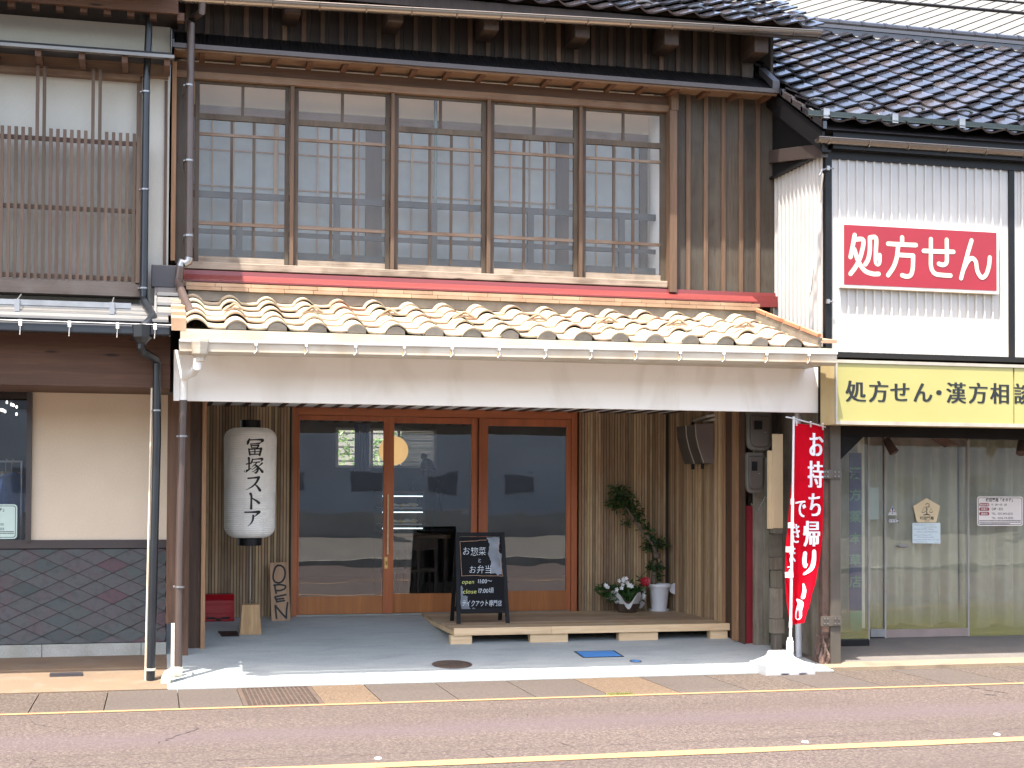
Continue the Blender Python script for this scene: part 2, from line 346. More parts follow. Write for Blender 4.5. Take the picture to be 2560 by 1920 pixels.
def slate():
    g = G('diamond_slate'); r = g.island()
    col = g.ramp(r, [(0, (.085, .105, .10)), (.3, (.12, .135, .128)), (.6, (.135, .122, .125)), (.86, (.11, .125, .118)), (.96, (.145, .09, .097)), (1, (.14, .09, .097))])
    n = g.noise(g.map((1, 1, 1)), 7, 6, .8); col = g.mix(g.ramp(n, [(.5, (0, 0, 0)), (.74, (.6, .6, .6))]), col, (.155, .085, .095))
    n2 = g.noise(g.map((1, 1, 1)), 16, 5); col = g.mix(g.ramp(n2, [(.5, (0, 0, 0)), (.7, (.35, .35, .35))]), col, (.06, .068, .07))
    g.bump(n2, .0015); return g.done(col, .7, 0, .3)
M['slate'] = slate()
def siding():
    g = G('white_siding'); v = g.map((1, 1, 1)); n = g.noise(v, 3, 5)
    col = g.ramp(n, [(.3, (.51, .50, .475)), (.7, (.59, .58, .55))])
    st = g.noise(g.map((9, 9, .35)), 2.2, 5, .3); col = g.mix(g.ramp(st, [(.63, (0, 0, 0)), (.8, (.5, .5, .5))]), col, (.50, .42, .28))
    return g.done(col, .45)
M['siding'] = siding()
def concrete():
    g = G('smooth_concrete'); v = g.map((1, 1, 1))
    a = g.noise(g.map((.7, 1.6, 1)), 2.2, 8, 1.4, .6); col = g.ramp(a, [(.3, (.27, .305, .305)), (.5, (.335, .375, .37)), (.72, (.40, .435, .42))])
    b = g.noise(v, 60, 4); col = g.mix(.12, col, g.ramp(b, [(.4, (.25, .25, .25)), (.6, (.6, .6, .6))]))
    st = g.noise(g.map((.6, 2.5, 1)), 3, 6, 2.); col = g.mix(g.ramp(st, [(.58, (0, 0, 0)), (.75, (.4, .4, .4))]), col, (.33, .35, .36))
    g.bump(b, .0006); return g.done(col, g.remap(a, .55, .8))
M['concrete'] = concrete()
M['tanfloor'] = plain('tan_concrete', (.30, .195, .115), (.22, .155, .10), 2.5, .85, bump=.0015, fine=.12, stain=(.30, .24, .17))
M['sunlit_tan'] = plain('sunlit_tan_strip', (.36, .27, .175), (.26, .195, .13), 4, .9, bump=.002, fine=.25, stain=(.17, .13, .095))
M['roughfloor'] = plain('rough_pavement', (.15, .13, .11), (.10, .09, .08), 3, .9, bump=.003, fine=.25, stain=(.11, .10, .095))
def asphalt(name, dark, mid, light, band=True):
    g = G(name); v = g.map((1, 1, 1))
    a = g.noise(v, 42, 4, .4, .75); col = g.ramp(a, [(.33, dark), (.5, mid), (.64, light)])
    vo = g.n('TexVoronoi'); g.l(v, vo.inputs['Vector']); vo.inputs['Scale'].default_value = 44
    col = g.mix(g.ramp(vo.outputs['Distance'], [(.12, (.6, .6, .6)), (.32, (0, 0, 0))]), col, g.ramp(g.noise(v, 40, 2), [(.4, tuple(x*.8 for x in light)), (.6, tuple(min(1, x*1.5) for x in light))]))
    big = g.noise(g.map((.25, 1, 1)), 1.2, 6, .8); col = g.mix(g.ramp(big, [(.35, (.45, .45, .45)), (.65, (0, 0, 0))]), col, tuple(x*.75 for x in mid))
    if band:                                         # polished wheel path: worn darker stones
        sep = g.n('SeparateXYZ'); g.l(g.co, sep.inputs[0])
        yy = g.math('ADD', sep.outputs[1], g.math('MULTIPLY', g.noise(g.map((.4, .8, 1)), 2, 4), .5))
        d = g.math('ABSOLUTE', g.math('ADD', yy, 2.88)); col = g.mix(g.ramp(d, [(0, (.55, .55, .55)), (.42, (0, 0, 0))]), col, (.155, .115, .125))
    g.bump(a, .004); return g.done(col, .85, 0, .3)
M['road'] = asphalt('pink_asphalt', (.066, .048, .041), (.134, .099, .086), (.25, .20, .165))
M['paver'] = asphalt('pebble_slab', (.045, .031, .026), (.135, .10, .08), (.34, .275, .215), False)
M['paver2'] = asphalt('tan_slab', (.10, .06, .036), (.215, .145, .092), (.36, .26, .17), False)
M['paver3'] = asphalt('plain_slab', (.09, .07, .06), (.135, .107, .09), (.19, .153, .13), False)
def linepaint():
    g = G('worn_line_paint'); n = g.noise(g.map((1, 1, 1)), 22, 6, .5)
    col = g.ramp(n, [(.28, (.30, .20, .13)), (.40, (.42, .24, .105)), (.7, (.50, .29, .135))])
    return g.done(col, .7)
M['line'] = linepaint()
M['crack'] = plain('crack_fill', (.045, .032, .03), None, 9, .95)
M['iron'] = plain('cast_iron', (.11, .075, .055), (.06, .045, .038), 14, .6, .3, bump=.004)
M['rust'] = plain('rusted_post', (.115, .062, .045), (.05, .034, .028), 12, .85, bump=.004, stain=(.20, .15, .11))
M['pillar'] = plain('painted_pillar', (.13, .108, .078), (.10, .083, .061), 5, .6, stain=(.22, .18, .13))
M['darkpillar'] = plain('dark_beam_paint', (.012, .011, .011), (.008, .008, .008), 5, .8, spec=.1)
M['glass'] = glass_mat('door_glass', 1.55, .0006)
M['oldglass'] = glass_mat('old_window_glass', .33, .0016, dirt=.03)
M['shopglass'] = glass_mat('pharmacy_glass', 1.0, .001, (.97, .97, .93), dirt=.10)
def algae_film():                                      # green-yellow algae growing up the foot of the shop glass
    t = M['shopglass'].node_tree; o = next(n for n in t.nodes if n.type == 'OUTPUT_MATERIAL'); src = o.inputs[0].links[0].from_socket
    g = G.__new__(G); g.m = M['shopglass']; g.t = t; g.co = g.n('TexCoord').outputs['Object']
    sp = g.n('SeparateXYZ'); g.l(g.co, sp.inputs[0]); z = g.math('ADD', sp.outputs[2], g.math('MULTIPLY', g.noise(g.map((1.5, 1.5, .8)), 3, 5), .35))
    d = g.n('BsdfDiffuse'); d.inputs[0].default_value = (.34, .31, .075, 1); m = g.n('MixShader')
    g.l(g.ramp(z, [(.10, (.5, .5, .5)), (.60, (0, 0, 0))]), m.inputs[0]); g.l(src, m.inputs[1]); g.l(d.outputs[0], m.inputs[2]); g.l(m.outputs[0], o.inputs[0])
algae_film()
M['curtain'] = cloth('sheer_curtain', (.50, .485, .38), .12, (.44, .43, .34))
M['redcloth'] = cloth('red_banner_cloth', (.56, .006, .018), .3)
M['lantern'] = cloth('lantern_paper', (.90, .87, .81), .18)
M['white'] = plain('white_paint', (.56, .56, .56), (.52, .52, .52), 4, .4)
M['basewhite'] = plain('white_tank', (.33, .335, .345), (.29, .295, .305), 5, .45)
M['whiteprint'] = plain('white_print', (.82, .80, .84), None, 4, .6)
M['ink'] = plain('black_ink', (.004, .0037, .0037), (.003, .003, .003), 4, .6)
M['inkgray'] = plain('dark_print', (.006, .008, .008), (.005, .007, .007), 4, .5)
M['signred'] = plain('sign_red', (.43, .016, .032), (.37, .014, .028), 2, .35)
M['creamprint'] = plain('aged_letter', (.74, .68, .54), (.66, .58, .42), 5, .5)
M['aged'] = plain('aged_sign_border', (.76, .74, .69), (.68, .64, .56), 6, .5)
M['yellow'] = plain('yellow_acrylic', (.60, .55, .20), (.55, .50, .17), 1.5, .28)
M['yellowside'] = plain('faded_sign_side', (.58, .47, .24), (.44, .33, .16), 3, .6)
M['redbox'] = plain('red_enamel', (.32, .005, .012), (.26, .004, .01), 4, .22)
M['chalkboard'] = plain('chalkboard', (.005, .0055, .006), (.009, .0095, .0105), 3, .7, spec=.12)
M['smudge'] = plain('chalk_dust', (.24, .26, .29), (.08, .09, .10), 6, .9)
M['chalk'] = plain('white_chalk', (.72, .76, .80), (.5, .54, .58), 30, .9)
M['chalkyellow'] = plain('yellow_chalk', (.60, .62, .20), (.42, .44, .13), 30, .9)
M['chalkorange'] = plain('orange_chalk', (.50, .30, .19), (.34, .2, .13), 30, .9)
M['boardframe'] = plain('black_stained_wood', (.008, .0085, .0095), (.005, .0055, .006), 5, .6, spec=.2)
M['pot'] = plain('white_plastic_pot', (.72, .73, .75), (.68, .69, .71), 3, .35)
M['soil'] = plain('soil', (.05, .035, .025), None, 20, .95, bump=.01)
M['bark'] = plain('grey_bark', (.17, .13, .095), (.10, .075, .055), 18, .9, bump=.003)
def leaf(name, a, b, tr=.25):
    g = G(name); g.t.nodes.remove(g.b); col = g.ramp(g.island(), [(0, a), (1, b)])
    d = g.n('BsdfPrincipled'); d.inputs['Roughness'].default_value = .4; g.l(col, d.inputs['Base Color'])
    t = g.n('BsdfTranslucent'); g.l(col, t.inputs[0]); m = g.n('MixShader'); m.inputs[0].default_value = tr
    g.l(d.outputs[0], m.inputs[1]); g.l(t.outputs[0], m.inputs[2]); g.l(m.outputs[0], g.o.inputs[0]); return g.m
M['leaf'] = leaf('dark_leaf', (.018, .050, .014), (.06, .115, .032))
M['leaf2'] = leaf('flower_leaf', (.020, .065, .016), (.075, .16, .040))
M['leaf3'] = leaf('garden_leaf', (.08, .17, .04), (.22, .34, .10), .4)
M['petalw'] = plain('white_petal', (.82, .82, .80), None, 4, .6)
M['petalr'] = plain('red_petal', (.42, .012, .03), (.3, .008, .02), 9, .5)
M['wicker'] = plain('brown_wicker', (.10, .06, .035), (.055, .033, .02), 30, .8, bump=.004)
M['tissue'] = cloth('white_wrap', (.80, .80, .80), .3)
M['meter'] = plain('meter_case', (.095, .09, .072), (.07, .065, .052), 4, .4)
M['boxgray'] = plain('brown_switch_box', (.15, .115, .105), (.125, .096, .088), 3, .45)
M['boxdark'] = plain('switch_box_front', (.07, .06, .047), (.055, .047, .037), 3, .5)
M['conduit'] = plain('beige_conduit', (.40, .36, .30), (.30, .27, .22), 8, .5)
M['blue'] = plain('blue_lid', (.05, .22, .52), (.04, .17, .43), 8, .45)
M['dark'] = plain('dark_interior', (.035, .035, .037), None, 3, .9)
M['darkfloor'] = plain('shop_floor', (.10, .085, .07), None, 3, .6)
M['shirt'] = cloth('blue_shirt', (.13, .19, .38), .1, (.09, .14, .30))
M['shirt2'] = cloth('white_shirt', (.62, .66, .72), .1)
M['hanger'] = plain('wood_hanger', (.30, .19, .10), None, 5, .5)
M['mint'] = plain('mint_plate', (.52, .64, .56), None, 3, .4)
M['platewhite'] = plain('white_plate', (.76, .70, .66), None, 3, .4)
M['pill'] = plain('dark_red_pill', (.28, .03, .04), None, 4, .5)
M['khaki'] = plain('cream_plate', (.66, .53, .33), (.6, .47, .28), 5, .5)
M['paperblue'] = plain('pale_blue_paper', (.58, .66, .68), (.54, .62, .64), 6, .8)
M['navy'] = cloth('navy_cloth', (.035, .045, .13), .15)
M['greenprint'] = plain('green_print', (.06, .22, .12), None, 4, .6)
M['farwall'] = plain('far_grey_wall', (.36, .375, .385), (.29, .305, .315), .4, .8)
M['farlight'] = plain('far_pale_wall', (.40, .385, .34), (.31, .30, .265), 1.2, .85)
M['lot'] = plain('car_park', (.13, .12, .10), (.085, .078, .067), .5, .9, fine=.2, stain=(.06, .055, .05))
M['pantile'] = plain('pale_roof', (.15, .148, .135), (.11, .108, .098), 10, .8, fine=.35)
M['bamboo'] = M['pinez']
M['skin'] = plain('skin', (.42, .26, .19), None, 5, .5)
M['hair'] = plain('black_hair', (.012, .01, .009), None, 5, .4)
M['darkcloth'] = plain('dark_clothes', (.008, .008, .009), None, 5, .8)
M['glow'] = emit('warm_lamp', (1., .60, .20), .13)
M['ledstrip'] = emit('case_light', (.75, .95, 1.), .45)
M['spot'] = emit('ceiling_lamp', (1, 1, .95), .8)
M['blueshutter'] = plain('blue_curtain', (.20, .30, .55), (.16, .25, .47), 4, .8, stretch=(12, 1, 1))

# ================================================================ ground, road, pavement
def ramp_sheet(name, x0, x1, y0, y1, m, dz=0.):
    mb = MB(); mb.add([(x0, y0, gz(y0)+dz), (x1, y0, gz(y0)+dz), (x1, y1, gz(y1)+dz), (x0, y1, gz(y1)+dz)], [(0, 1, 2, 3)])
    mb.add([(x0, y0, gz(y0)+dz), (x0, y0, -.13), (x1, y0, -.13), (x1, y0, gz(y0)+dz)], [(0, 1, 2, 3)])
    return tag(mb.build(name, m), kind='structure')
EDGE = -.785                                        # front edge of the private aprons
mb = MB(); mb.add([(-120, -1.86, -.1), (120, -1.86, -.1), (120, -13.4, -.1), (-120, -13.4, -.1)], [(0, 3, 2, 1)]); ROAD = tag(mb.build('road', M['road']), kind='structure')
mb = MB(); mb.box(-120, 120, -13.55, -13.4, -.1, .03); tag(mb.build('kerb', M['stucco']), kind='structure')
mb = MB(); mb.add([(-120, -13.4, -.1), (120, -13.4, -.1), (120, -120, -.1), (-120, -120, -.1)], [(0, 3, 2, 1)]); tag(mb.build('parking_ground', M['lot']), kind='structure')
mb = MB(); mb.add([(-120, EDGE+.02, -.16), (120, EDGE+.02, -.16), (120, 140, -.16), (-120, 140, -.16)], [(0, 1, 2, 3)])
tag(mb.build('ground', M['roughfloor']), kind='structure')
ramp_sheet('concrete_floor', .10, 5.975, EDGE, 2.72, M['concrete'])
ramp_sheet('tan_ground', -9., .10, EDGE, 1.0, M['tanfloor'])
ramp_sheet('shaded_rough_ground', 5.975, 16., -.42, 1.5, M['roughfloor'])  # tone darkened to put in the shade behind the sunlit strip
ramp_sheet('tan_ground', 5.975, 16., EDGE+.12, -.42, M['sunlit_tan'])  # paler tan paints in the sunlight along the front of this ground
# gutter-cover slabs of the pavement, one mesh per finish
slabs = {'paver': MB(), 'paver2': MB(), 'paver3': MB()}
xs = [-9, -7.8, -6.6, -5.4, -4.2, -3.0, -1.85]+[UZ('P', p, 1740, -.1).x for p in (95, 268, 445)]
xs += [xs[-1]+.47]                                  # grate starts
GR0 = xs[-1]; GR1 = GR0+.60
def slab(k, a, b, far=-.80): slabs[k].box(a+.004, b-.004, -1.855, far, -.16, -.098)
seq = ['paver', 'paver3', 'paver', 'paver', 'paver3', 'paver', 'paver', 'paver', 'paver3', 'paver3']
for i in range(len(xs)-1): slab(seq[i % len(seq)], xs[i], xs[i+1])
x = GR1; widths = [.44, .60, .62, .60, .6, .6, .62, .6, .6, .6, .6, .6, 1.2, 1.2, 1.2, 1.2]; kk = ['paver2', 'paver3', 'paver3', 'paver3', 'paver2', 'paver3', 'paver', 'paver3', 'paver', 'paver3', 'paver', 'paver3', 'paver', 'paver3', 'paver', 'paver']
for wd, k in zip(widths, kk): slab(k, x, x+wd); x += wd
for k, b in slabs.items(): tag(b.build({'paver': 'pebble_pavement', 'paver2': 'tan_pavement', 'paver3': 'plain_pavement'}[k], M[k]), kind='structure')
# painted lines
mb = MB(); mb.add([(-60, -1.93, -.096), (60, -1.93, -.096), (60, -1.855, -.096), (-60, -1.855, -.096)], [(0, 1, 2, 3)]); tag(mb.build('road_line', M['line']), kind='structure')
mb = MB()
def line2(u, v): return (-60+120*u, -4.46+.16*v+.008*math.sin(u*900)*math.sin(u*370+v*3), -.096)
mb.grid(line2, 700, 1); tag(mb.build('road_line', M['line']), kind='structure')
mb = MB(); mb.add([(-60, -7.6, -.096), (60, -7.6, -.096), (60, -7.45, -.096), (-60, -7.45, -.096)], [(0, 1, 2, 3)]); tag(mb.build('road_line', M['line']), kind='structure')
# cracks and the old patch seam beside the centre line
mb = MB(); cr = random.Random(5)
def crack(pts, wd):
    P = []
    for (a, b), (c, d) in zip(pts, pts[1:]):
        n = max(2, int(math.hypot(c-a, d-b)/.035))
        for i in range(n): t = i/n; P.append((a+(c-a)*t+cr.gauss(0, .008), b+(d-b)*t+cr.gauss(0, .010), max(.0015, .7*wd*cr.uniform(.0, 1.6))))
    P.append((*pts[-1], .002)); mb.stroke(P, lambda x, y, k: (x, y, -.0972), 0, 2)
def zr(x, y, ox=0): p = UZ('P', ox+x/3.456, 1600+y/3.456, -.1); return (p.x, p.y)
crack([(-9, -4.02), (3.9, -4.0), (12, -4.03)], .008); crack([(-9, -3.66), (0, -3.68), (6, -3.66), (12, -3.7)], .005); crack([(-9, -4.56), (12, -4.55)], .005)
crack([zr(1370, 890), zr(1520, 830), zr(1670, 780), zr(1740, 750)], .017); crack([zr(255, 700), zr(330, 735), zr(690, 775)], .008); crack([zr(270, 1075), zr(290, 1030), zr(250, 1020)], .01)
crack([zr(1960, 950, 640), zr(2060, 1020, 640), zr(2190, 1070, 640)], .012); crack([zr(370, 870, 1280), zr(450, 895, 1280), zr(530, 930, 1280)], .014)
crack([zr(1720, 405, 1920), zr(1900, 435, 1920), zr(2080, 462, 1920)], .03); crack([zr(1890, 470, 1920), zr(1990, 478, 1920)], .045); crack([zr(1360, 775, 1920), zr(1450, 805, 1920)], .009)
crack([zr(1310, 388, 1280), zr(1400, 392, 1280)], .045); crack([zr(1640, 552, 1280), zr(1700, 555, 1280)], .02); crack([zr(120, 640, 1280), zr(135, 660, 1280)], .01); crack([zr(980, 615, 1280), zr(1050, 590, 1280)], .006)
mb.build('crack', M['crack'], ROAD)

# white road studs beside the centre line and a strip of moss at the kerb line
for x, y, lab in ((2013, 1856, 'white road stud below the red banner beside the centre line'), (2492, 1837, 'white road stud nearest the right picture edge'), (945, 1897, 'scuffed white road stud at the bottom beside the centre line')):
    p = UZ('P', x, y, -.1); mb = MB(); mb.lathe([(.001, .010), (.014, .009), (.022, .005), (.025, 0)], n=18, cap=False); o = mb.build('road_stud', plain('stud_white', (.42, .42, .42), (.3, .3, .3), 9, .5) if x == 2013 else bpy.data.materials['stud_white'], None, True, 0, (p.x, p.y, -.0985)); tag(o, lab, 'road stud', 'road studs along the centre line')
mb = MB(); mr = random.Random(3)
for _ in range(420):
    p = UZ('P', mr.uniform(1492, 1560), 1727, -.1); x = p.x; y = -1.852+mr.gauss(0, .012); h = mr.uniform(.008, .028); d = Vector((mr.uniform(-1, 1), mr.uniform(-1, 1), 0))*.012
    mb.add([(x-.003, y, -.1), (x+.003, y, -.1), (x+d.x, y+d.y, -.1+h)], [(0, 1, 2)])
MOSS = mb
# iron grate over the roadside gutter
t = thing('drain_grate', 'rusty iron grate set between the pavement slabs', 'grate', (GR0, -1.85, -.1))
mb = MB(); wg, dg = GR1-GR0, 1.04
for a, b, c, d in ((0, wg, 0, .035), (0, wg, dg-.035, dg), (0, .035, .037, dg-.037), (wg-.035, wg, .037, dg-.037)): mb.box(a, b, c, d, -.05, .004)
mb.build('frame', M['iron'], t)
mb = MB()
for i in range(1, 15): xx = .035+(wg-.07)*i/15; mb.box(xx-.006, xx+.006, .037, dg-.037, -.04, .002)
for i in range(1, 24): yy = .037+(dg-.074)*i/24; mb.box(.037, wg-.037, yy-.009, yy+.009, -.03, .0005)
mb.build('bar', M['iron'], t)
mb = MB(); mb.box(0, wg, 0, dg, -.12, -.1); mb.build('pit', M['crack'], t)
# round manhole, blue meter lid, blue cap, black floor plate, left channel grate
def on_ramp(o, x, y): o.location = (x, y, gz(y)+.004); o.rotation_euler = (math.atan(RS), 0, 0)
p = UR('P', 1130, 1662); t = thing('manhole_cover', 'round brown iron cover half in sun on the concrete apron', 'manhole cover'); on_ramp(t, p.x, p.y)
mb = MB(); mb.lathe([(.0, .002), (.150, .002), (.152, .004), (.158, .004), (.160, .0)], n=40, cap=False)
for i in range(-6, 7):
    for j in range(-6, 7):
        if i*i+j*j < 36 and (i+j) % 2: mb.box(i*.021-.007, i*.021+.007, j*.021-.007, j*.021+.007, .002, .006)
mb.build('lid', M['iron'], t); mb = MB(); mb.lathe([(.161, 0), (.163, .005), (.178, .005), (.18, 0)], n=40, cap=False); mb.build('rim', M['iron'], t)
q = [UR('P', 1280+a/3.456, 1600+b/3.456) for a, b in ((560, 103), (890, 100), (945, 143), (605, 151))]
c = sum(q, Vector())/4; t = thing('utility_cover', 'blue rectangular meter box lid in the shaded concrete', 'lid'); on_ramp(t, c.x, c.y)
lw, ld = (q[1].x-q[0].x)/2, abs(q[3].y-q[0].y)/2
mb = MB(); mb.box(-lw, lw, -ld, ld, -.02, .004); mb.build('lid', M['blue'], t, bevel=.01)
mb = MB()
for a, b, c2, d in ((-lw-.014, lw+.014, -ld-.014, -ld-.002), (-lw-.014, lw+.014, ld+.002, ld+.014), (-lw-.014, -lw-.002, -ld, ld), (lw+.002, lw+.014, -ld, ld)): mb.box(a, b, c2, d, -.02, .002)
mb.build('rim', M['black'], t)
p = UR('P', 1280+1068/3.456, 1600+186/3.456); t = thing('valve_cap', 'small round blue valve cap at the edge of the sunlit strip', 'cap'); on_ramp(t, p.x, p.y)
mb = MB(); mb.lathe([(0, .004), (.042, .004), (.046, 0)], n=24, cap=False); mb.build('lid', M['blue'], t); mb = MB(); mb.lathe([(.047, 0), (.048, .003), (.055, .003), (.056, 0)], n=24, cap=False); mb.build('rim', M['iron'], t)
q = [UR('H', a, b) for a, b in ((400, 1603), (530, 1601), (548, 1634), (425, 1636))]; mb = MB(); mb.prism([v+Vector((0, 0, .002)) for v in q], (0, 0, .006))
tag(mb.build('floor_plate', M['black']), 'flat black plate on the concrete beside the wooden lantern weight', 'plate')
a = UZ('F', 335, 1632, gz(-.16)+.02); b = UZ('F', 565, 1628, gz(-.16)+.02); mb = MB(); g0 = gz(-.16)
mb.box(a.x, b.x, -.2, -.12, g0-.03, g0+.004); mb.box(a.x, b.x, -.2, -.19, g0+.004, g0+.024); mb.box(a.x, b.x, -.13, -.12, g0+.004, g0+.024)
for i in range(22): xx = a.x+(b.x-a.x)*(i+.5)/22; mb.box(xx-.007, xx+.007, -.189, -.131, g0+.006, g0+.02)
tag(mb.build('channel_grate', M['darkmetal']), 'narrow grey channel grate on the tan forecourt', 'grate')

# ================================================================ the wooden shop house
SH = thing('shop_house', 'two-storey weathered timber shop house with cream tiled lean-to roof and orange sliding doors', 'house', (0, 0, 0))
YW, YF, YG, YB = .70, -.35, -1.0, 2.70              # upper wall, fascia, gutter lip, back of the recess
XL, XR = .132, 5.90
# --- upper storey: window sashes
zl1 = U('B', 500, 517, YW).z; zl0 = U('P', 440, 193.5, YW).z   # head beam
ztr = U('B', 560, 812, YW).z; zh1 = U('B', 560, 933, YW).z; zh2 = U('B', 560, 1548, YW).z
zb1 = U('G', 560, 118, YW).z; zb0 = U('G', 560, 165, YW).z; zs0 = U('G', 560, 216, YW).z
xm = [U('P', 481, 400, YW).x]+[U('P', a, 400, YW).x for a in (730, 981.5, 1222, 1452)]+[U('P', 1669, 400, YW).x]
def window(i):
    x0, x1 = xm[i]+.022, xm[i+1]-.022
    if i == 4: x1 = xm[5]
    s = .040; mb = MB(); rj = random.Random(i)
    mb.box(x0, x0+s, YW+.03, YW+.07, zb0, zl0-.004); mb.box(x1-(s if i < 4 else .062), x1, YW+.03, YW+.07, zb0, zl0-.004)
    xa, xb = x0+s+.001, x1-(s if i < 4 else .062)-.001
    mb.box(xa-.001, xb+.001, YW+.03, YW+.07, ztr-.026, ztr+.026); mb.box(xa-.001, xb+.001, YW+.034, YW+.066, zl0-.026, zl0-.005)
    f = mb.build('window', M['sash'], SH)
    mb = MB(); mb.box(xa, xb, YW+.027, YW+.07, zb0, zb1); mb.build('bottom_rail', M['sill'], f)
    mb = MB(); mb.box(xa, xb, YW+.036, YW+.064, zh1-.013, zh1+.013); mb.box(xa, xb, YW+.036, YW+.064, zh2-.014, zh2+.014)
    mb.build('muntin', M['sashx'], f)
    mb = MB(); wd = xb-xa
    xx = xa+wd*.5; mb.box(xx-.013, xx+.013, YW+.039, YW+.061, ztr+.027, zl0-.027)
    for fr in (.375, .635):
        xx = xa+wd*fr
        for a, b in ((zb1+.001, zh2-.015), (zh2+.015, zh1-.014), (zh1+.014, ztr-.027)): mb.box(xx-.0125, xx+.0125, YW+.041+rj.uniform(0, .002), YW+.060, a, b)
    mb.build('muntin', M['sash'], f)
    mb = MB(); mb.box(xa-.005, xb+.005, YW+.047, YW+.051, zb1-.005, zl0-.01); mb.build('pane', M['oldglass'], f)
for i in range(5): window(i)
mb = MB()
for i in range(1, 5): mb.box(xm[i]-.017, xm[i]+.017, YW-.012, YW+.05, zb0-.045, zl0-.002)
mb.build('meeting_strip', M['batten'], SH)
mb = MB(); mb.box(U('P', 440, 400, YW).x, xm[0], YW-.01, YW+.10, zb0-.02, zl0); mb.build('post', M['board'], SH)
mb = MB(); mb.box(U('E', 1180, 200, YW).x, U('E', 1211, 200, YW).x, YW-.07, YW-.012, U('E', 1190, 425, YW).z, U('A', 1190, 440, YW).z); mb.build('trim', M['palepost'], SH)
mb = MB(); mb.box(U('P', 438, 180, YW).x, U('C', 1300, 700, YW).x, YW-.03, YW+.09, zl0, zl1); mb.build('head_beam', M['lintel'], SH)
mb = MB(); mb.box(U('P', 438, 180, YW).x, U('C', 1300, 700, YW).x, YW-.002, YW+.09, zl1+.001, U('P', 1200, 172, .38).z-.04); mb.build('head_board', M['headboard'], SH)
mb = MB(); mb.box(xm[0]-.08, U('P', 1665, 700, YW).x, YW-.05, YW+.12, zs0, zb0-.002); mb.build('window_sill', M['sill'], SH, bevel=.006)
# --- boarded wall right of the windows
zt, zbm = U('C', 1800, 605, YW).z, U('P', 1800, 733, YW).z
mb = MB(); bc = [U('P', a, 480, YW).x for a in (1719, 1763, 1807, 1851, 1893)]
ed = [U('P', 1682, 480, YW).x]+bc+[6.067]
for a, b in zip(ed, ed[1:]): mb.box(a+.002, b-.002, YW, YW+.02, zbm-(.0), zt)
mb.build('wall_board', M['board'], SH)
mb = MB()
for a in bc: mb.box(a-.022, a+.022, YW-.022, YW-.001, zbm, zt)
mb.build('batten', M['batten'], SH)
mb = MB(); a = U('P', 1667.5, 480, YW).x; mb.box(a, a+.075, YW-.085, YW+.08, zbm-.02, zl1-.06); mb.build('window_post', M['batten'], SH)
mb = MB(); mb.box(a+.01, a+.085, YW-.095, YW-.002, zl1-.058, zt-.002); mb.build('bracket', M['batten'], SH)
# --- small metal canopy over the windows
ce0 = U('P', 1200, 172, .38).z; XC0, XC1 = U('P', 436, 118, .38).x, U('P', 1946, 224, .38).x
mb = MB(); n = 150
def cano(u, v):
    x = XC0+.01+(XC1-XC0-.02)*u; return (x, .38+(YW-.38)*v, ce0+.022+.20*v+.006*(math.floor(u*n*2) % 2))
mb.grid(cano, n*2, 1); mb.build('canopy_roof', M['black'], SH)
mb = MB(); mb.box(XC0, XC1, .36, .385, ce0-.020, ce0+.022); mb.build('canopy_edge', M['brownmetal'], SH)
mb = MB(); mb.box(XC0+.01, XC1-.01, .386, .43, ce0-.035, ce0-.006); mb.build('canopy_fascia', M['lintel'], SH)
mb = MB(); mb.box(XC0, XC1, .386, YW+.08, ce0-.005, ce0+.02); mb.build('canopy_soffit', M['lintel'], SH)
mb = MB()
for i in range(18): xx = XC0+.25+i*.325; mb.box(xx-.025, xx+.025, .432, YW-.004, ce0-.045, ce0-.006)
mb.build('rafter', M['beam'], SH)
mb = MB(); mb.prism([(XC1-.07, .36, ce0+.02), (XC1-.07, YW, ce0+.26), (XC1-.07, YW, ce0+.33), (XC1-.07, .36, ce0+.10)], (.075, 0, 0)); mb.prism([(XC0, .36, ce0-.02), (XC0, YW, ce0+.2), (XC0, YW, ce0+.3), (XC0, .36, ce0+.05)], (-.02, 0, 0)); mb.build('canopy_end', M['darkmetal'], SH)
# --- dark boarded wall above the canopy, under the eave
z0, z1 = ce0+.15, 6.22; YT = YW+.03
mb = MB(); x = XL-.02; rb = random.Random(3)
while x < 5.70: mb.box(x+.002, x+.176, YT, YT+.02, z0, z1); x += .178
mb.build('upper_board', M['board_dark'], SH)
mb, mp = MB(), MB(); x = XL+.1; i = 0
while x < 5.68:
    (mp if i in (3, 4, 5, 6, 15, 20, 26) else mb).box(x-.022, x+.022, YT-.022, YT-.001, z0, z1); x += .1775; i += 1
mb.build('upper_batten', M['dbatten'], SH); mp.build('upper_batten', M['batten'], SH)
mb = MB(); mb.box(5.70, 5.82, YT-.05, YT+.06, z0, z1); mb.build('corner_post', M['board'], SH)
# beams carrying the eave
pa, pb = U('P', 1200, 34, .20), U('P', 2030, 80, .20); sg = (pb.z-pa.z)/(pb.x-pa.x); ZE = pb.z+sg*(6.32-pb.x); ZE0 = ZE-sg*(6.32-XL+.2)
mb = MB(); zr0 = ZE+.085
for a, yb in ((705, 0), (958, 1), (1195, 0), (1420, 0), (1640, 0), (1862, 0)):
    xx = U('P', a+22, 60, .5).x; mb.box(xx-.075, xx+.075, .30, YT-.06, zr0-.30, zr0-.08)
mb.build('eave_beam_end', M['degeta'], SH, bevel=.012)
mb = MB(); mb.box(XL-.2, 6.2, .36, .48, zr0-.075, zr0+.04); mb.build('eave_beam', M['degeta'], SH)
mb = MB(); mb.add([(XL-.3, .225, ZE-.015), (6.32, .225, ZE-.015), (6.32, YW+.6, ZE-.015+.58*(YW+.375)), (XL-.3, YW+.6, ZE-.015+.58*(YW+.375))], [(0, 1, 2, 3)])
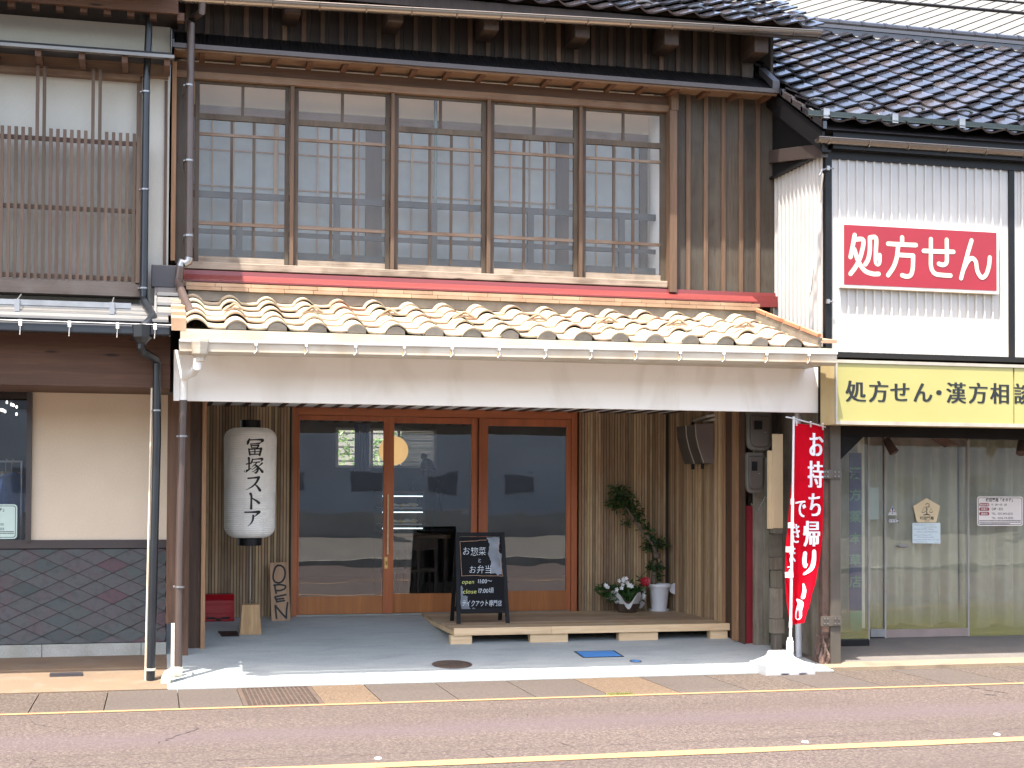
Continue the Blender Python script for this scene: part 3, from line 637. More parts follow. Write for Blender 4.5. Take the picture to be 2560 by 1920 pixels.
mb.add([(XL-.3, .225, ZE+.01), (6.32, .225, ZE+.01), (6.32, YW+.6, ZE+.01+.58*(YW+.375)), (XL-.3, YW+.6, ZE+.01+.58*(YW+.375))], [(0, 1, 2, 3)]); mb.build('eave_soffit', M['board_dark'], SH)
mb = MB(); mb.box(XL-.3, 6.30, .200, .222, ZE-.085, ZE+.01); mb.build('eave_fascia', M['board_dark'], SH)

def kawara_roof(name, x0, x1, ye, ze, ang, rows, exp, wd, parent, seed, snow=()):
    """wavy Japanese pan tiles: each tile its own curved sheet with a thick lip"""
    mb = MB(); rr = random.Random(seed); ncol = int(round((x1-x0)/wd)); wd = (x1-x0)/ncol; ca, sa = math.cos(ang), math.sin(ang)
    def prof(u): return .042*((2*u-1)**2*1.25-.25*(2*u-1)**4)-.010*math.sin(2*math.pi*u)
    nu = 10
    for r in range(rows):
        for c in range(ncol):
            xa = x0+c*wd; tl = rr.uniform(-.006, .006); tw = rr.uniform(-.006, .006); L = exp+.035
            vs = []
            for lo, up in ((0, 0), (1, 0), (0, 1), (1, 1)):            # (bottom/top skin, lower/upper end)
                for i in range(nu+1):
                    u = i/nu; s = r*exp+up*L; hgt = (.046 if not up else .006)+prof(u)+tl*(u-.5)+(tw if not up else 0)-(0 if lo else .017)
                    vs.append((xa+u*(wd+.012), ye+s*ca-hgt*sa, ze+s*sa+hgt*ca))
            n1 = nu+1; fs = []
            for i in range(nu):
                fs += [(n1+i, n1+i+1, 3*n1+i+1, 3*n1+i), (i, n1+i, n1+i+1, i+1)[::-1]]
            fs += [(0, n1, 3*n1, 2*n1), (nu, 2*n1+nu, 3*n1+nu, n1+nu)]
            mb.add(vs, fs)
            if (r, c) in snow or (r in snow and (c+r) % 2 == 0):
                pts = []
                for i in range(9):
                    a = math.pi*i/8; xx = xa+wd*(.5+.40*math.cos(a)); s = r*exp+.06; hgt = .02+.062*math.sin(a); pts.append((xx, ye+s*ca-hgt*sa, ze+s*sa+hgt*ca))
                mb.tube(pts, .013, 6)
    return mb.build(name, M['kawara'], parent)
# main roof: glazed tiles
kawara_roof('roof_tiles', XL-.3, 6.32, .165, ZE+.0, math.atan(.58), 16, .235, .268, SH, 4, (1,))
yr = .165+16*.235*math.cos(math.atan(.58)); zr = ZE+.03+16*.235*math.sin(math.atan(.58))
mb = MB()
for i in range(4): mb.box(XL-.3, 6.33, yr-.12+.01*i, yr+.12-.01*i, zr+.05*i, zr+.05*i+.045)
mb.tube([(XL-.3, yr, zr+.24), (6.33, yr, zr+.24)], .08, 10); mb.build('ridge', M['kawara'], SH)
mb = MB(); mb.add([(XL-.3, yr, zr), (6.32, yr, zr), (6.32, 8.2, 6.2), (XL-.3, 8.2, 6.2)], [(0, 1, 2, 3)]); mb.build('rear_roof', M['darkmetal'], SH)
# gutter of the main roof
def gutter(name, p0, p1, r, m, parent, brk, bm, lip=True):
    p0, p1 = Vector(p0), Vector(p1); mb = MB(); n = 10
    for rr_ in (r, r-.004):
        vs = [p+Vector((0, -rr_*math.cos(math.pi*k/n), -rr_*math.sin(math.pi*k/n))) for p in (p0, p1) for k in range(n+1)]
        mb.add(vs, [(k, k+1, n+1+k+1, n+1+k) for k in range(n)])
    mb.tube([p0+Vector((0, -r, .002)), p1+Vector((0, -r, .002))], .007, 8)
    for p in (p0, p1): mb.prism([p+Vector((0, -r*math.cos(math.pi*k/n), -r*math.sin(math.pi*k/n))) for k in range(n+1)], (.004 if p is p0 else -.004, 0, 0))
    g = mb.build(name, m, parent); b = MB()
    for f in brk:
        c = p0.lerp(p1, f); pts = [c+Vector((0, -(r+.005)*math.cos(math.pi*k/8), -(r+.005)*math.sin(math.pi*k/8))) for k in range(9)]
        b.tube([pts[0]+Vector((0, .012, .012))]+pts+[pts[-1]+Vector((0, .03, .01))], .006, 6)
    b.build('bracket', bm, g); return g
gutter('gutter', (XL-.2, .20, ZE0), (6.32, .20, ZE), .052, M['guttermetal'], SH, [.03+.066*i for i in range(15)], M['guttermetal'])
# --- veranda behind the old windows: rail, paper screens, plaster
zfl = zb0-.15; YV = YW+.46; XA, XB = XL+.05, 6.0
mb = MB(); mb.box(XA, XB, YV+.03, YV+.08, zfl, zl0+.3); mb.build('inner_wall', M['inwall'], SH)
mb = MB(); mb.box(XA-.03, XA, YW+.075, YV+.03, zfl, zl0+.26); mb.box(U('P', 1655, 400, YW).x+.03, U('P', 1655, 400, YW).x+.06, YW+.1, YV+.03, zfl, zl0+.26); mb.build('inner_side_wall', M['inwhite'], SH)
mb = MB(); mb.box(XA, XB, YW+.09, YV+.03, zfl-.06, zfl); mb.build('veranda_floor', M['pine'], SH)
mb = MB(); mb.box(XA, XB, YW+.10, YV+.03, zl0+.26, zl0+.30); mb.build('veranda_ceiling', M['inwhite'], SH)
ZR = U('B', 700, 1362, YW+.28); mb = MB(); mb.box(XA, 4.9, YW+.26, YW+.30, ZR.z-.03, ZR.z+.03); z2 = U('B', 700, 1615, YW+.28).z; mb.box(XA, 4.9, YW+.265, YW+.295, z2-.022, z2+.022)
z3 = U('G', 700, 100, YW+.28).z; mb.box(XA, 4.9, YW+.262, YW+.298, z3-.045, z3+.03)
for a in (548, 1222, 1893): xx = U('B', a, 1500, YW+.28).x; mb.box(xx-.03, xx+.03, YW+.255, YW+.257+.048, zfl, ZR.z-.031)
for a in (348, 978): xx = U('C', a, 1560, YW+.28).x; mb.box(xx-.03, xx+.03, YW+.255, YW+.257+.048, zfl, ZR.z-.031)
mb.build('veranda_rail', M['rail'], SH)
xp = U('B', 1900, 1200, YW+.36).x; mb = MB(); mb.tube([(xp, YW+.335, zfl), (xp, YW+.335, zl0+.26)], .018, 10); mb.build('veranda_pole', plain('green_pole', (.12, .16, .15), None, 4, .5), SH)
zk = U('B', 560, 790, YV).z                              # head of the screens
mb = MB(); mb.box(XA, U('C', 1150, 960, YV).x, YV-.06, YV+.028, zk-.05, zk+.05); mb.build('screen_head', M['lintel'], SH)
mb = MB(); d0 = [U('B', a, 1200, YV).x for a in (1420, 1530)]; d1 = [U('C', a, 1200, YV).x for a in (522, 606)]
for a in (d0, d1): mb.box(a[0], a[1], YV-.05, YV+.029, zfl, zk-.051)
e0 = U('C', 1098, 1200, YV).x; e1 = U('C', 1150, 1200, YV).x; mb.box(e0, e1, YV-.05, YV+.029, zfl, zk-.051); mb.build('inner_post', M['post'], SH)
for a, b in ((XA, d0[0]), (d0[1], d1[0]), (d1[1], e0)):
    mb = MB(); mb.box(a, b, YV, YV+.003, zfl, zk-.052); sc = mb.build('paper_screen', M['paper'], SH)
    mb = MB(); xx = a+.1; k = 0
    while xx < b-.03:
        wd_ = .022 if k % 6 == 4 else .0065
        mb.box(xx-wd_, xx+wd_, YV-.022, YV-.002, zfl, zk-.053); xx += .2; k += 1
    zz = zk-.36
    while zz > zfl+.1: mb.box(a, b, YV-.017, YV-.004, zz-.006, zz+.006); zz -= .345
    mb.build('screen_lattice', M['thinwood'], sc)
# --- hidden shell of the house (keeps the light out)
mb = MB(); mb.box(XL-.03, XL, YW+.1, 8.0, 2.42, 6.4); mb.box(6.03, 6.06, YW+.03, 8.0, 2.42, 6.4); mb.box(XL-.03, 6.06, 8.0, 8.05, 2.95, 6.4); mb.box(XL-.03, 6.06, YB+.3, 8.0, 2.80, 2.86); mb.build('side_wall', M['board'], SH)

# --- red flashing, cream tile lean-to roof
zfa, zfb = U('G', 900, 246, YW-.06).z, U('G', 900, 306, YW-.2).z
mb = MB(); xa, xb = U('G', 165, 230, YW-.06).x, 6.05
mb.add([(xa, YW-.045, zfa+.02), (xb, YW-.045, zfa+.02), (xb, YW-.05, zfa-.02), (xa, YW-.05, zfa-.02)], [(0, 1, 2, 3)])
mb.prism([(xa, YW-.05, zfa-.02), (xa, YW-.13, zfb+.035), (xa, YW-.13, zfb+.025), (xa, YW-.05, zfa-.035)], (5.80-xa, 0, 0))
mb.prism([(xa, YW-.131, zfb+.040), (xa, YW-.18, zfb+.012), (xa, YW-.18, zfb-.002), (xa, YW-.131, zfb+.028)], (5.80-xa, 0, 0))
mb.box(5.80, xb, YW-.10, YW-.03, zfa-.13, zfa-.02); mb.build('red_flashing', M['redmetal'], SH)
TY0, TZ0 = YG+.06, U('P', 1200, 846, YG+.06).z           # eave line of the tiles
TY1 = YW-.12; TZ1 = U('G', 900, 372, TY1).z-.092; TL = math.hypot(TY1-TY0, TZ1-TZ0); TA = math.atan2(TZ1-TZ0, TY1-TY0)
TX0, TX1 = .20, U('P', 2045, 862, YG+.06).x; NC, NR = 17, 5; TW = (TX1-TX0)/NC; EX = TL/NR
def sprof(u):
    if u < .56: return .070*math.sin(math.pi*u/.56)**.68
    return .008*((2*(u-.56)/.44-1)**2)
mb = MB(); rt = random.Random(9); nu = 16; ca, sa = math.cos(TA), math.sin(TA)
def tile_pt(x, s, h): return (x, TY0+s*ca-h*sa, TZ0+s*sa+h*ca)
for r in range(NR):
    for c in range(NC):
        xa = TX0+c*TW+rt.uniform(-.004, .004); L = EX+.05; tw = rt.uniform(-.008, .008); tl = rt.uniform(-.008, .008); ds = rt.uniform(-.012, .012)
        vs = []
        for lo, up in ((0, 0), (1, 0), (0, 1), (1, 1)):
            for i in range(nu+1):
                u = i/nu; s = r*EX+up*L+ds*(1-up); h = (.027+tw if not up else .002)+sprof(u)*(1 if not up else .93)+tl*(u-.5)-(0 if lo else .014)
                vs.append(tile_pt(xa+u*(TW+.012), s, h))
        n1 = nu+1; fs = []
        for i in range(nu): fs += [(n1+i, n1+i+1, 3*n1+i+1, 3*n1+i), (i, i+1, n1+i+1, n1+i)]
        fs += [(0, n1, 3*n1, 2*n1), (nu, 2*n1+nu, 3*n1+nu, n1+nu)]; mb.add(vs, fs)
TILES = mb.build('lean_to_tiles', M['terra'], SH)
mb = MB()                                             # raised snow stops on every other tile of the second row
for c in range(1, NC, 2):
    xa = TX0+c*TW; s = EX*1.06
    P = [tile_pt(xa+TW*a, s+b, .036+h) for a, b, h in ((.02, .10, .06), (.26, .01, .135), (.52, .0, .09), (.27, .02, .095))]
    for a, b in zip(P, P[1:]+P[:1]): mb.bar(a, b, .030, .014)
mb.build('snow_stop', M['terra'], SH)
mb = MB()
for c in range(NC):                                   # mortar plugs in the open barrels at the eave
    xa = TX0+c*TW
    if c == 0: continue
    mb.prism([tile_pt(xa+TW*.03, .001, .012)]+[tile_pt(xa+TW*(.56*i/10), .001, .012+sprof(.56*i/10)*.97) for i in range(1, 10)]+[tile_pt(xa+TW*.51, .001, .012)], (0, .02, 0))
mb.build('eave_mortar', M['plug'], SH)
mb = MB(); mb.prism([(TX0-.03, YG+.06, TZ0-.055), (TX0-.03, YG+.06, TZ0-.01), (TX0-.03, TY1+.2, TZ1+.05), (TX0-.03, TY1+.2, TZ1+.005)], (XR-TX0-.0, 0, 0)); mb.build('roof_deck', M['mortar'], SH)
# flat ridge courses against the wall
RZ0 = U('G', 900, 370, YW-.29).z; mb = MB(); hx0 = U('G', 178, 300, YW-.22).x
for k, (dy, dz) in enumerate(((0, 0), (.012, .037))):
    x = hx0
    while x < 5.74:
        L = rt.uniform(.24, .36); mb.box(x+.002, min(x+L, 5.78)-.002, YW-.30+dy+rt.uniform(0, .006), YW-.10, RZ0+dz+rt.uniform(0, .003), RZ0+.034+dz); x += L
mb.build('ridge_course', M['terraflat'], SH)
mb = MB(); mb.box(hx0+.02, 5.74, YW-.27, YW-.09, TZ1-.02, RZ0-.001); mb.build('ridge_mortar', M['mortar'], SH)
# right verge: stepped flat tiles with a red edge; left verge piece
mb = MB(); e = MB(); vm = MB()
for r in range(NR+1):
    s0 = r*EX*.93; a = tile_pt(0, s0, .075); b = tile_pt(0, s0+EX*1.05, .075)
    mb.prism([(TX1+.02, a[1], a[2]+.01), (TX1+.02, b[1], b[2]-.03), (TX1+.02, b[1], b[2]-.055), (TX1+.02, a[1], a[2]-.022)], (XR-TX1, 0, 0))
for r in range(4):
    s0 = r*TL/4; a = tile_pt(0, s0+.01, .122); b = tile_pt(0, s0+TL/4*.97, .122); e.bar((TX1-.0, a[1], a[2]), (TX1-.0, b[1], b[2]), .035, .03)
a = tile_pt(0, 0, .05); b = tile_pt(0, TL, .05); vm.bar((TX1+.01, a[1], a[2]), (TX1+.01, b[1], b[2]), .04, .10)
mb.build('verge_tile', M['terraflat'], SH); e.build('verge_cap', M['terrared'], SH); vm.build('verge_mortar', M['mortar'], SH)
mb = MB()
for r in range(NR):
    s0 = r*EX; a = tile_pt(0, s0, .08); b = tile_pt(0, s0+EX*1.04, .08)
    mb.prism([(TX0-.10, a[1], a[2]+.01), (TX0-.10, b[1], b[2]-.02), (TX0-.10, b[1], b[2]-.10), (TX0-.10, a[1], a[2]-.09)], (.115, 0, 0))
mb.build('verge_tile', M['terraflat'], SH)
# --- eave board, gutter, white fascia
mb = MB(); zg = U('P', 1200, 868, YG+.06).z; mb.box(.17, XR, YG+.040, YG+.060, zg-.06, TZ0+.004); mb.build('eave_board', M['agedpvc'], SH)
mb = MB(); mb.box(.17, XR, YG+.061, YF+.0, zg-.055, zg-.035); mb.build('eave_soffit', M['agedpvc'], SH)
gz0, gz1 = U('P', 497, 858, YG).z, U('P', 2090, 888, YG).z
def box_gutter():
    mb = MB(); x0, x1 = .16, U('P', 2092, 888, YG-.08).x
    sec = [(YG-.085, 0), (YG-.082, -.075), (YG-.05, -.098), (YG+.0, -.098), (YG+.02, -.08), (YG+.025, -.0)]
    for d in (0, .004):
        vs = [(x, y+(d if y < YG else -d), (gz0 if x == x0 else gz1)+z+(d if z < -.05 else 0)) for x in (x0, x1) for y, z in sec]
        mb.add(vs, [(k, k+1, 6+k+1, 6+k) for k in range(5)])
    for x, g in ((x0, gz0), (x1, gz1)): mb.prism([(x, y, g+z) for y, z in sec], (.004 if x == x0 else -.004, 0, 0))
    g = mb.build('gutter', M['agedpvc'], SH); b = MB()
    b.tube([(x0, YG-.088, gz0+.006), (x1, YG-.088, gz1+.006)], .012, 8); b.build('gutter_lip', M['whitepvc'], g); b = MB()
    for i in range(14):
        f = .035+i*.0705; xx = x0+(x1-x0)*f; zz = gz0+(gz1-gz0)*f
        b.box(xx-.010, xx+.010, YG-.104, YG-.08, zz-.022, zz+.018); b.tube([(xx, YG-.090, zz-.012), (xx+.008, YG-.092, zz-.06), (xx-.012, YG-.086, zz-.085)], .004, 6)
    b.build('bracket', M['whitepvc'], g)
    b = MB(); rg = random.Random(2)
    for i in range(14):
        f = .035+i*.0705; xx = x0+(x1-x0)*f-.01; zz = gz0+(gz1-gz0)*f
        if rg.random() < .7: b.box(xx-.006, xx+.006+.01*rg.random(), YG-.0875, YG-.0835, zz-.075, zz-.03-.02*rg.random())
    b.build('rust_stain', plain('rust_streak', (.42, .20, .06), (.5, .34, .18), 40, .8), g)
box_gutter()
zf0, zf1 = U('P', 1200, 1016, YF).z, zg-.036
mb = MB(); mb.box(U('P', 434, 950, YF).x, U('P', 2052, 950, YF).x, YF, YF+.05, zf0, zf1); mb.build('fascia', M['plaster'], SH, bevel=.006)

# --- recess: ceiling, lattice walls, posts
zc = U('P', 1050, 1022, YB).z
mb = MB(); mb.box(XL+.05, 6.0, YF+.06, YB+.25, zc, zc+.03); mb.build('porch_ceiling', M['inwhite'], SH)
mb = MB(); x = XL+.2
while x < 5.64: mb.box(x-.022, x+.022, YF+.06, YB-.005, zc-.014, zc-.001); x += .188
mb.build('porch_batten', M['post'], SH)
XS = 5.66                                            # lattice side wall on the right
bx0, bx1 = U('H', 320, 800, YB).x, U('H', 905, 800, YB).x
cx0, cx1 = U('I', 2082, 800, YB).x, XS
mb = MB(); mb.box(.40, bx1, YB, YB+.04, gz(YB)-.02, zc); mb.box(cx0-.02, cx1+.1, YB, YB+.04, gz(YB)-.02, zc); mb.box(XS, XS+.03, 1.05, YB-.001, gz(1.)-.05, zc); mb.build('lattice_backing', M['lattback'], SH)
mb = MB(); rl = random.Random(21)
def slats(a, b, fixed=None):
    x = a+.012
    while x < b-.012:
        d = .014+rl.uniform(-.003, .004)
        if fixed is None: mb.box(x-.0125, x+.0125, YB-d, YB-.001, gz(YB)-.005, zc-.002)
        else: mb.box(fixed-d, fixed-.001, x-.0125, x+.0125, gz(x)-.01, zc-.002)
        x += .0322
for a_ in ((.41, bx1-.005), (cx0+.005, cx1-.02), (1.06, YB-.02, XS)):
    mb = MB(); slats(*a_); mb.build('lattice_slats', M['lattice'], SH)
mb = MB(); mb.box(bx1, bx1+.022, YB-.03, YB+.02, gz(YB), zc); a = U('I', 2062, 800, YB).x; mb.box(a, a+.026, YB-.03, YB+.02, gz(YB), zc); mb.build('door_trim', M['palepost'], SH)
# left posts
def zpost(mb, r, x0, x1, Y, th, ytop, ym): mb.box(U(r, x0, ym, Y).x, U(r, x1, ym, Y).x, Y, Y+th, gz(Y)-.02, zc)
mb = MB(); mb.box(U('F', 1300, 900, .97).x, U('F', 1388, 900, .97).x, .97, 1.09, gz(.97)-.01, zc); mb.build('entrance_post', M['post'], SH, bevel=.004)
mb = MB(); mb.box(U('F', 1390, 900, .93).x, U('F', 1420, 900, .93).x, .93, 1.06, gz(.93)-.01, zc); mb.build('post_trim', M['palepost'], SH)
mb = MB(); xa, xb = XL-.045, U('F', 1238, 900, .45).x; mb.box(xa, xb, .45, .50, U('F', 1200, 1268, .45).z, zf0+.1); xb2 = U('F', 1306, 900, .62).x; mb.box(xb+.01, xb2, .62, .66, gz(.6), zf0+.1); mb.build('corner_board', M['beam'] if 0 else wood('corner_board_wood', (.085, .045, .024), (.165, .092, .05), 'z', .12, knots=.3), SH)
# right posts seen beyond the lattice wall
def side(mb, r, xa, xb, X, m=None, ym=900, z0=None, z1=None, th=.05):
    ya, yb = UX(r, xa, ym, X).y, UX(r, xb, ym, X).y
    mb.box(X, X+th, min(ya, yb), max(ya, yb), (gz(min(ya, yb))-.03) if z0 is None else z0, zc if z1 is None else z1)
mb = MB(); side(mb, 'J', 1102, 1134, XS-.012); mb.box(XS-.02, XS+.08, UX('J', 1228, 900, XS+.0).y, UX('J', 1201, 900, XS).y, gz(.8), zc); mb.build('side_trim', M['palepost'], SH)
mb = MB(); side(mb, 'J', 1135, 1200, XS+.005); side(mb, 'J', 1229, 1278, XS+.012, th=.006); mb.build('side_board', M['post'], SH)
mb = MB(); mb.box(U('J', 1286, 1200, .60).x, U('J', 1344, 1200, .60).x, .60, .63, gz(.6)-.02, U('J', 1310, 732, .60).z); mb.build('red_plank', M['redpaint'], SH)
mb = MB(); p = U('J', 1346, 1200, .50); q = U('J', 1442, 1200, .50); mb.box(p.x, q.x-.06, .50, .55, gz(.5)-.02, zc); mb.box(q.x-.058, q.x, .48, .55, gz(.5)-.02, zc); mb.build('old_post', M['graypost'], SH)
mb = MB(); mb.rect('J', 1474, 235, 1541, 886, .18, .03); mb.rect('J', 1440, 350, 1476, 890, .22, .03); mb.build('beige_board', M['khaki'], SH)
mb = MB(); rq = random.Random(8); a, b = U('J', 1476, 1200, .2).x, U('J', 1540, 1200, .2).x; zz = gz(.2)-.02; ztop = U('J', 1500, 884, .2).z
while zz < ztop-.02:
    h = min(rq.uniform(.12, .4), ztop-.003-zz); mb.box(a+rq.uniform(-.012, .012), b+rq.uniform(-.012, .012), .19+rq.uniform(-.01, .01), .30, zz, zz+h-.004); zz += h
mb.build('rotten_post', M['graypost'], SH, bevel=.004)
# back face behind the gap
mb = MB(); mb.box(5.75, 6.06, .64, .68, gz(.5)-.05, 2.85); mb.build('gap_board', M['lattback'], SH)

# --- orange sliding doors
zd0, zd1 = U('I', 1000, 1470, YB-.02).z, U('I', 1060, 66, YB).z
def dx(x, Y=YB): return U('I', x, 750, Y).x
def dz(y, x=1060, Y=YB): return U('I', x, y, Y).z
mb = MB(); mb.box(dx(88), dx(118), YB-.035, YB+.09, zd0-.03, zd1); mb.box(dx(2008), dx(2047), YB-.035, YB+.09, zd0-.03, zd1); mb.build('door_jamb', M['door'], SH)
mb = MB(); mb.box(dx(119), dx(2007), YB-.03, YB+.09, dz(118), zd1); mb.build('door_head', M['doorx'], SH)
mb = MB(); mb.box(dx(119), dx(2007), YB-.02, YB+.09, zd0-.05, zd0-.004); mb.build('door_sill', M['stucco'], SH)
def slide(x0, g0, g1, x1, gt, gb, Y, name='sliding_door'):
    zt = dz(119)-.002; zg1, zg0 = dz(gt, 1060), dz(gb, 900)
    mb = MB(); mb.box(dx(x0), dx(g0), Y, Y+.034, zd0, zt); mb.box(dx(g1), dx(x1), Y, Y+.034, zd0, zt); mb.box(dx(g0)+.001, dx(g1)-.001, Y+.001, Y+.033, zg1, zt); mb.box(dx(g0)+.001, dx(g1)-.001, Y+.001, Y+.033, zd0, zg0); d = mb.build(name, M['door'], SH, bevel=.002)
    mb = MB(); mb.box(dx(g0)-.008, dx(g1)+.008, Y+.014, Y+.019, zg0-.008, zg1+.008); mb.build('pane', M['glass'], d)
    return d
d1 = slide(120, 132, 712, 784, 153, 1350, YB-.022)
mb = MB(); xh = dx(741); hz0, hz1 = dz(1065, 741), dz(652, 741); yh = YB-.058
mb.box(xh-.008, xh+.008, yh-.008, yh+.008, hz0, hz1); mb.box(xh-.006, xh+.006, yh+.009, YB-.024, hz0+.04, hz0+.055); mb.box(xh-.006, xh+.006, yh+.009, YB-.024, hz1-.055, hz1-.04); mb.build('handle', M['pine'], d1)
mb = MB(); xk = dx(734); k0, k1 = dz(1165, 734), dz(1085, 734); mb.box(xk-.018, xk+.014, YB-.03, YB-.0225, k0, k1); mb.tube([(xk, YB-.032, (k0+k1)/2-.02), (xk, YB-.05, (k0+k1)/2), (xk, YB-.032, (k0+k1)/2+.02)], .006, 8); mb.build('lock', plain('brass', (.62, .42, .16), None, 9, .3, .85), d1)
slide(780, 786, 1325, 1368, 163, 1340, YB+.024)
slide(1372, 1434, 1975, 2006, 173, 1328, YB-.020)
# --- rain pipes of the shop house
pv = MB(); a = lambda r, x, y, Y: U(r, x, y, Y)
P = [a('A', 1400, -10, .20), a('A', 1395, 80, .20), a('A', 1330, 130, .48), a('A', 1322, 165, .33), a('A', 1315, 700, .33), a('E', 1308, 395, .33)]
pv.tube(P, .034, 14); D1 = pv.build('downpipe', M['brownpvc'], SH, smooth='a')
mb = MB(); J = [a('E', 1308, 398, .33), a('E', 1303, 425, .33), a('E', 1280, 440, .33), a('E', 1255, 428, .33), a('E', 1247, 460, .33)]; mb.tube(J, .037, 14)
mb.build('elbow', M['steel'], D1, smooth='a')
mb = MB(); J2 = [a('E', 1247, 455, .33), a('E', 1238, 540, .33), a('E', 1232, 570, .32), a('E', 1270, 670, .02), a('E', 1330, 800, -.50), a('E', 1350, 850, -.66), a('E', 1352, 890, -.74), a('E', 1352, 960, -.76)]
mb.tube(J2, .036, 14); mb.build('downpipe', M['brownpvc'], SH, smooth='a')
mb = MB()
for y in (590, 1110, 1630): p = a('A', 1308, y, .33); mb.lathe([(.035, -.008), (.040, -.008), (.040, .008), (.035, .008)], p, 16, False); mb.box(p.x-.05, p.x-.035, p.y, p.y+.34, p.z-.006, p.z+.006)
p = a('E', 1307, 245, .33); mb.lathe([(.035, -.008), (.040, -.008), (.040, .008), (.035, .008)], p, 16, False)
mb.build('clip', M['steel'], D1)
mb = MB(); c = a('E', 1380, 1030, YG+.0); hz = [a('E', 1380, y, YG).z-c.z for y in (972, 1010, 1070, 1095)]
mb.lathe([(.088, hz[0]), (.088, hz[0]-.02), (.082, hz[1]), (.070, hz[2]), (.040, hz[3]), (.038, hz[3]-.03)], (c.x, YG-.055, c.z), 8); mb.build('rain_hopper', M['agedpvc'], SH)
mb = MB(); Pw = [a('E', 1366, 1095, YG-.05), a('E', 1364, 1150, YG-.05), a('E', 1340, 1190, -.76), a('E', 1285, 1215, -.50), a('E', 1270, 1250, -.45), a('E', 1268, 1383, -.45)]
mb.tube(Pw, .034, 16); mb.build('downpipe', M['whitepvc'], SH, smooth='a')
mb = MB(); Pb = [a('E', 1268, 1384, -.45), a('F', 1262, 0, -.45), a('F', 1238, 900, -.45), a('F', 1232, 1570, -.45)]
mb.tube(Pb, .033, 16); D2 = mb.build('downpipe', M['brownpvc'], SH, smooth='a')
mb = MB()
for r, x, y in (('E', 1266, 1633, ), ('F', 1243, 1015)): p = a(r, x, y, -.45); mb.lathe([(.034, -.008), (.040, -.008), (.040, .008), (.034, .008)], p, 16, False); mb.box(p.x-.055, p.x-.036, p.y-.01, p.y+.1, p.z-.006, p.z+.006)
mb.build('clip', M['steel'], D2)
mb = MB(); p = a('F', 1232, 1570, -.45); g0 = gz(-.5); mb.tube([p, (p.x-.005, -.46, p.z-.05), (p.x-.04, -.50, g0+.075), (p.x-.085, -.55, g0+.06), (p.x-.10, -.57, g0+.02), (p.x-.10, -.57, g0-.005)], .041, 14); mb.build('outlet_elbow', M['elbow'], SH, smooth='a')
mb = MB(); p0 = a('F', 1195, 1268, -.35); p1 = a('F', 1200, 1590, -.35); mb.tube([(p0.x+.01, -.35, gz(-.35)), (p0.x+.01, -.35, p0.z)], .024, 12); mb.build('white_conduit', M['whitepvc'], SH, smooth='a')

# --- shop interior seen through the doors
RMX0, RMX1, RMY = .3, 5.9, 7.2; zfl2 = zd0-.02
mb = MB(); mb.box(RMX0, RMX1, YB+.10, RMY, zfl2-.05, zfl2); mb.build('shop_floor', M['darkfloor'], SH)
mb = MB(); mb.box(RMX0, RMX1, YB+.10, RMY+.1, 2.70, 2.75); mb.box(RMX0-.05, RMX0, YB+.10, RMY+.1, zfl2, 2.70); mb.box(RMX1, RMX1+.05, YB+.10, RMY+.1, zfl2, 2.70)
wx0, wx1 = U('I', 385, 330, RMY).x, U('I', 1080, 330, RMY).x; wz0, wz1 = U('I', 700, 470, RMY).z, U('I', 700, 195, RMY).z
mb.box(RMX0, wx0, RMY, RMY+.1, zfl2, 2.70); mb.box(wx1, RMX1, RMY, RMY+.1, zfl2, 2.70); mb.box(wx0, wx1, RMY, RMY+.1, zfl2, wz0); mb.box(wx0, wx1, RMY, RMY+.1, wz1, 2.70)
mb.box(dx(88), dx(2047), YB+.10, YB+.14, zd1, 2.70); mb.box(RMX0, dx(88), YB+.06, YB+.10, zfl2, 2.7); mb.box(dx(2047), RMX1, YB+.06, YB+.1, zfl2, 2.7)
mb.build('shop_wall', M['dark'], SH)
f = MB(); ww = .035
for b in ((wx0, wx1, wz1-ww, wz1), (wx0, wx1, wz0, wz0+ww), (wx0, wx0+ww, wz0+ww, wz1-ww), (wx1-ww, wx1, wz0+ww, wz1-ww)): f.box(b[0], b[1], RMY-.02, RMY+.05, b[2], b[3])
xx = U('I', 632, 330, RMY).x; f.box(xx-.02, xx+.02, RMY-.02, RMY+.05, wz0+ww, wz1-ww); xx = U('I', 820, 330, RMY).x; f.box(xx-.02, xx+.02, RMY-.02, RMY+.05, wz0+ww, wz1-ww)
wf = f.build('rear_window', M['steel'], SH)
mb = MB(); mb.box(wx0+ww, wx1-ww, RMY+.012, RMY+.017, wz0+ww, wz1-ww); mb.build('pane', M['oldglass'], wf)
# things in the shop
def cur(u, v): xa, xb = U('I', 515, 330, RMY-.15).x, U('I', 622, 330, RMY-.15).x; return (xa+(xb-xa)*u, RMY-.15+.03*math.sin(u*38), wz0-.05+(wz1-wz0+.1)*v)
mb = MB(); mb.grid(cur, 60, 4); tag(mb.build('curtain', M['blueshutter'], smooth=True), 'blue curtain at the rear window inside the shop', 'curtain')
mb = MB(); ya = RMY-.08; xa, xb = U('I', 838, 330, ya).x, U('I', 1078, 330, ya).x
for i in range(26): zz = wz0+(wz1-wz0)*(i+.5)/26; mb.add([(xa, ya-.012, zz-.010), (xb, ya-.012, zz-.010), (xb, ya+.012, zz+.010), (xa, ya+.012, zz+.010)], [(0, 1, 2, 3)])
tag(mb.build('window_blind', M['white']), 'white slatted blind on the rear window of the shop', 'blind')
p = U('I', 785, 350, 4.6); r = U('I', 885, 350, 4.6).x-p.x; t = thing('pendant_lamp', 'round glowing paper globe lamp hanging inside the shop', 'lamp', (p.x, 4.6, p.z))
mb = MB(); mb.lathe([(r*math.sin(math.pi*i/24)+.0005, r*math.cos(math.pi*i/24)) for i in range(25)], (0, 0, 0), 32, False); mb.build('globe_shade', M['glow'], t, smooth=True)
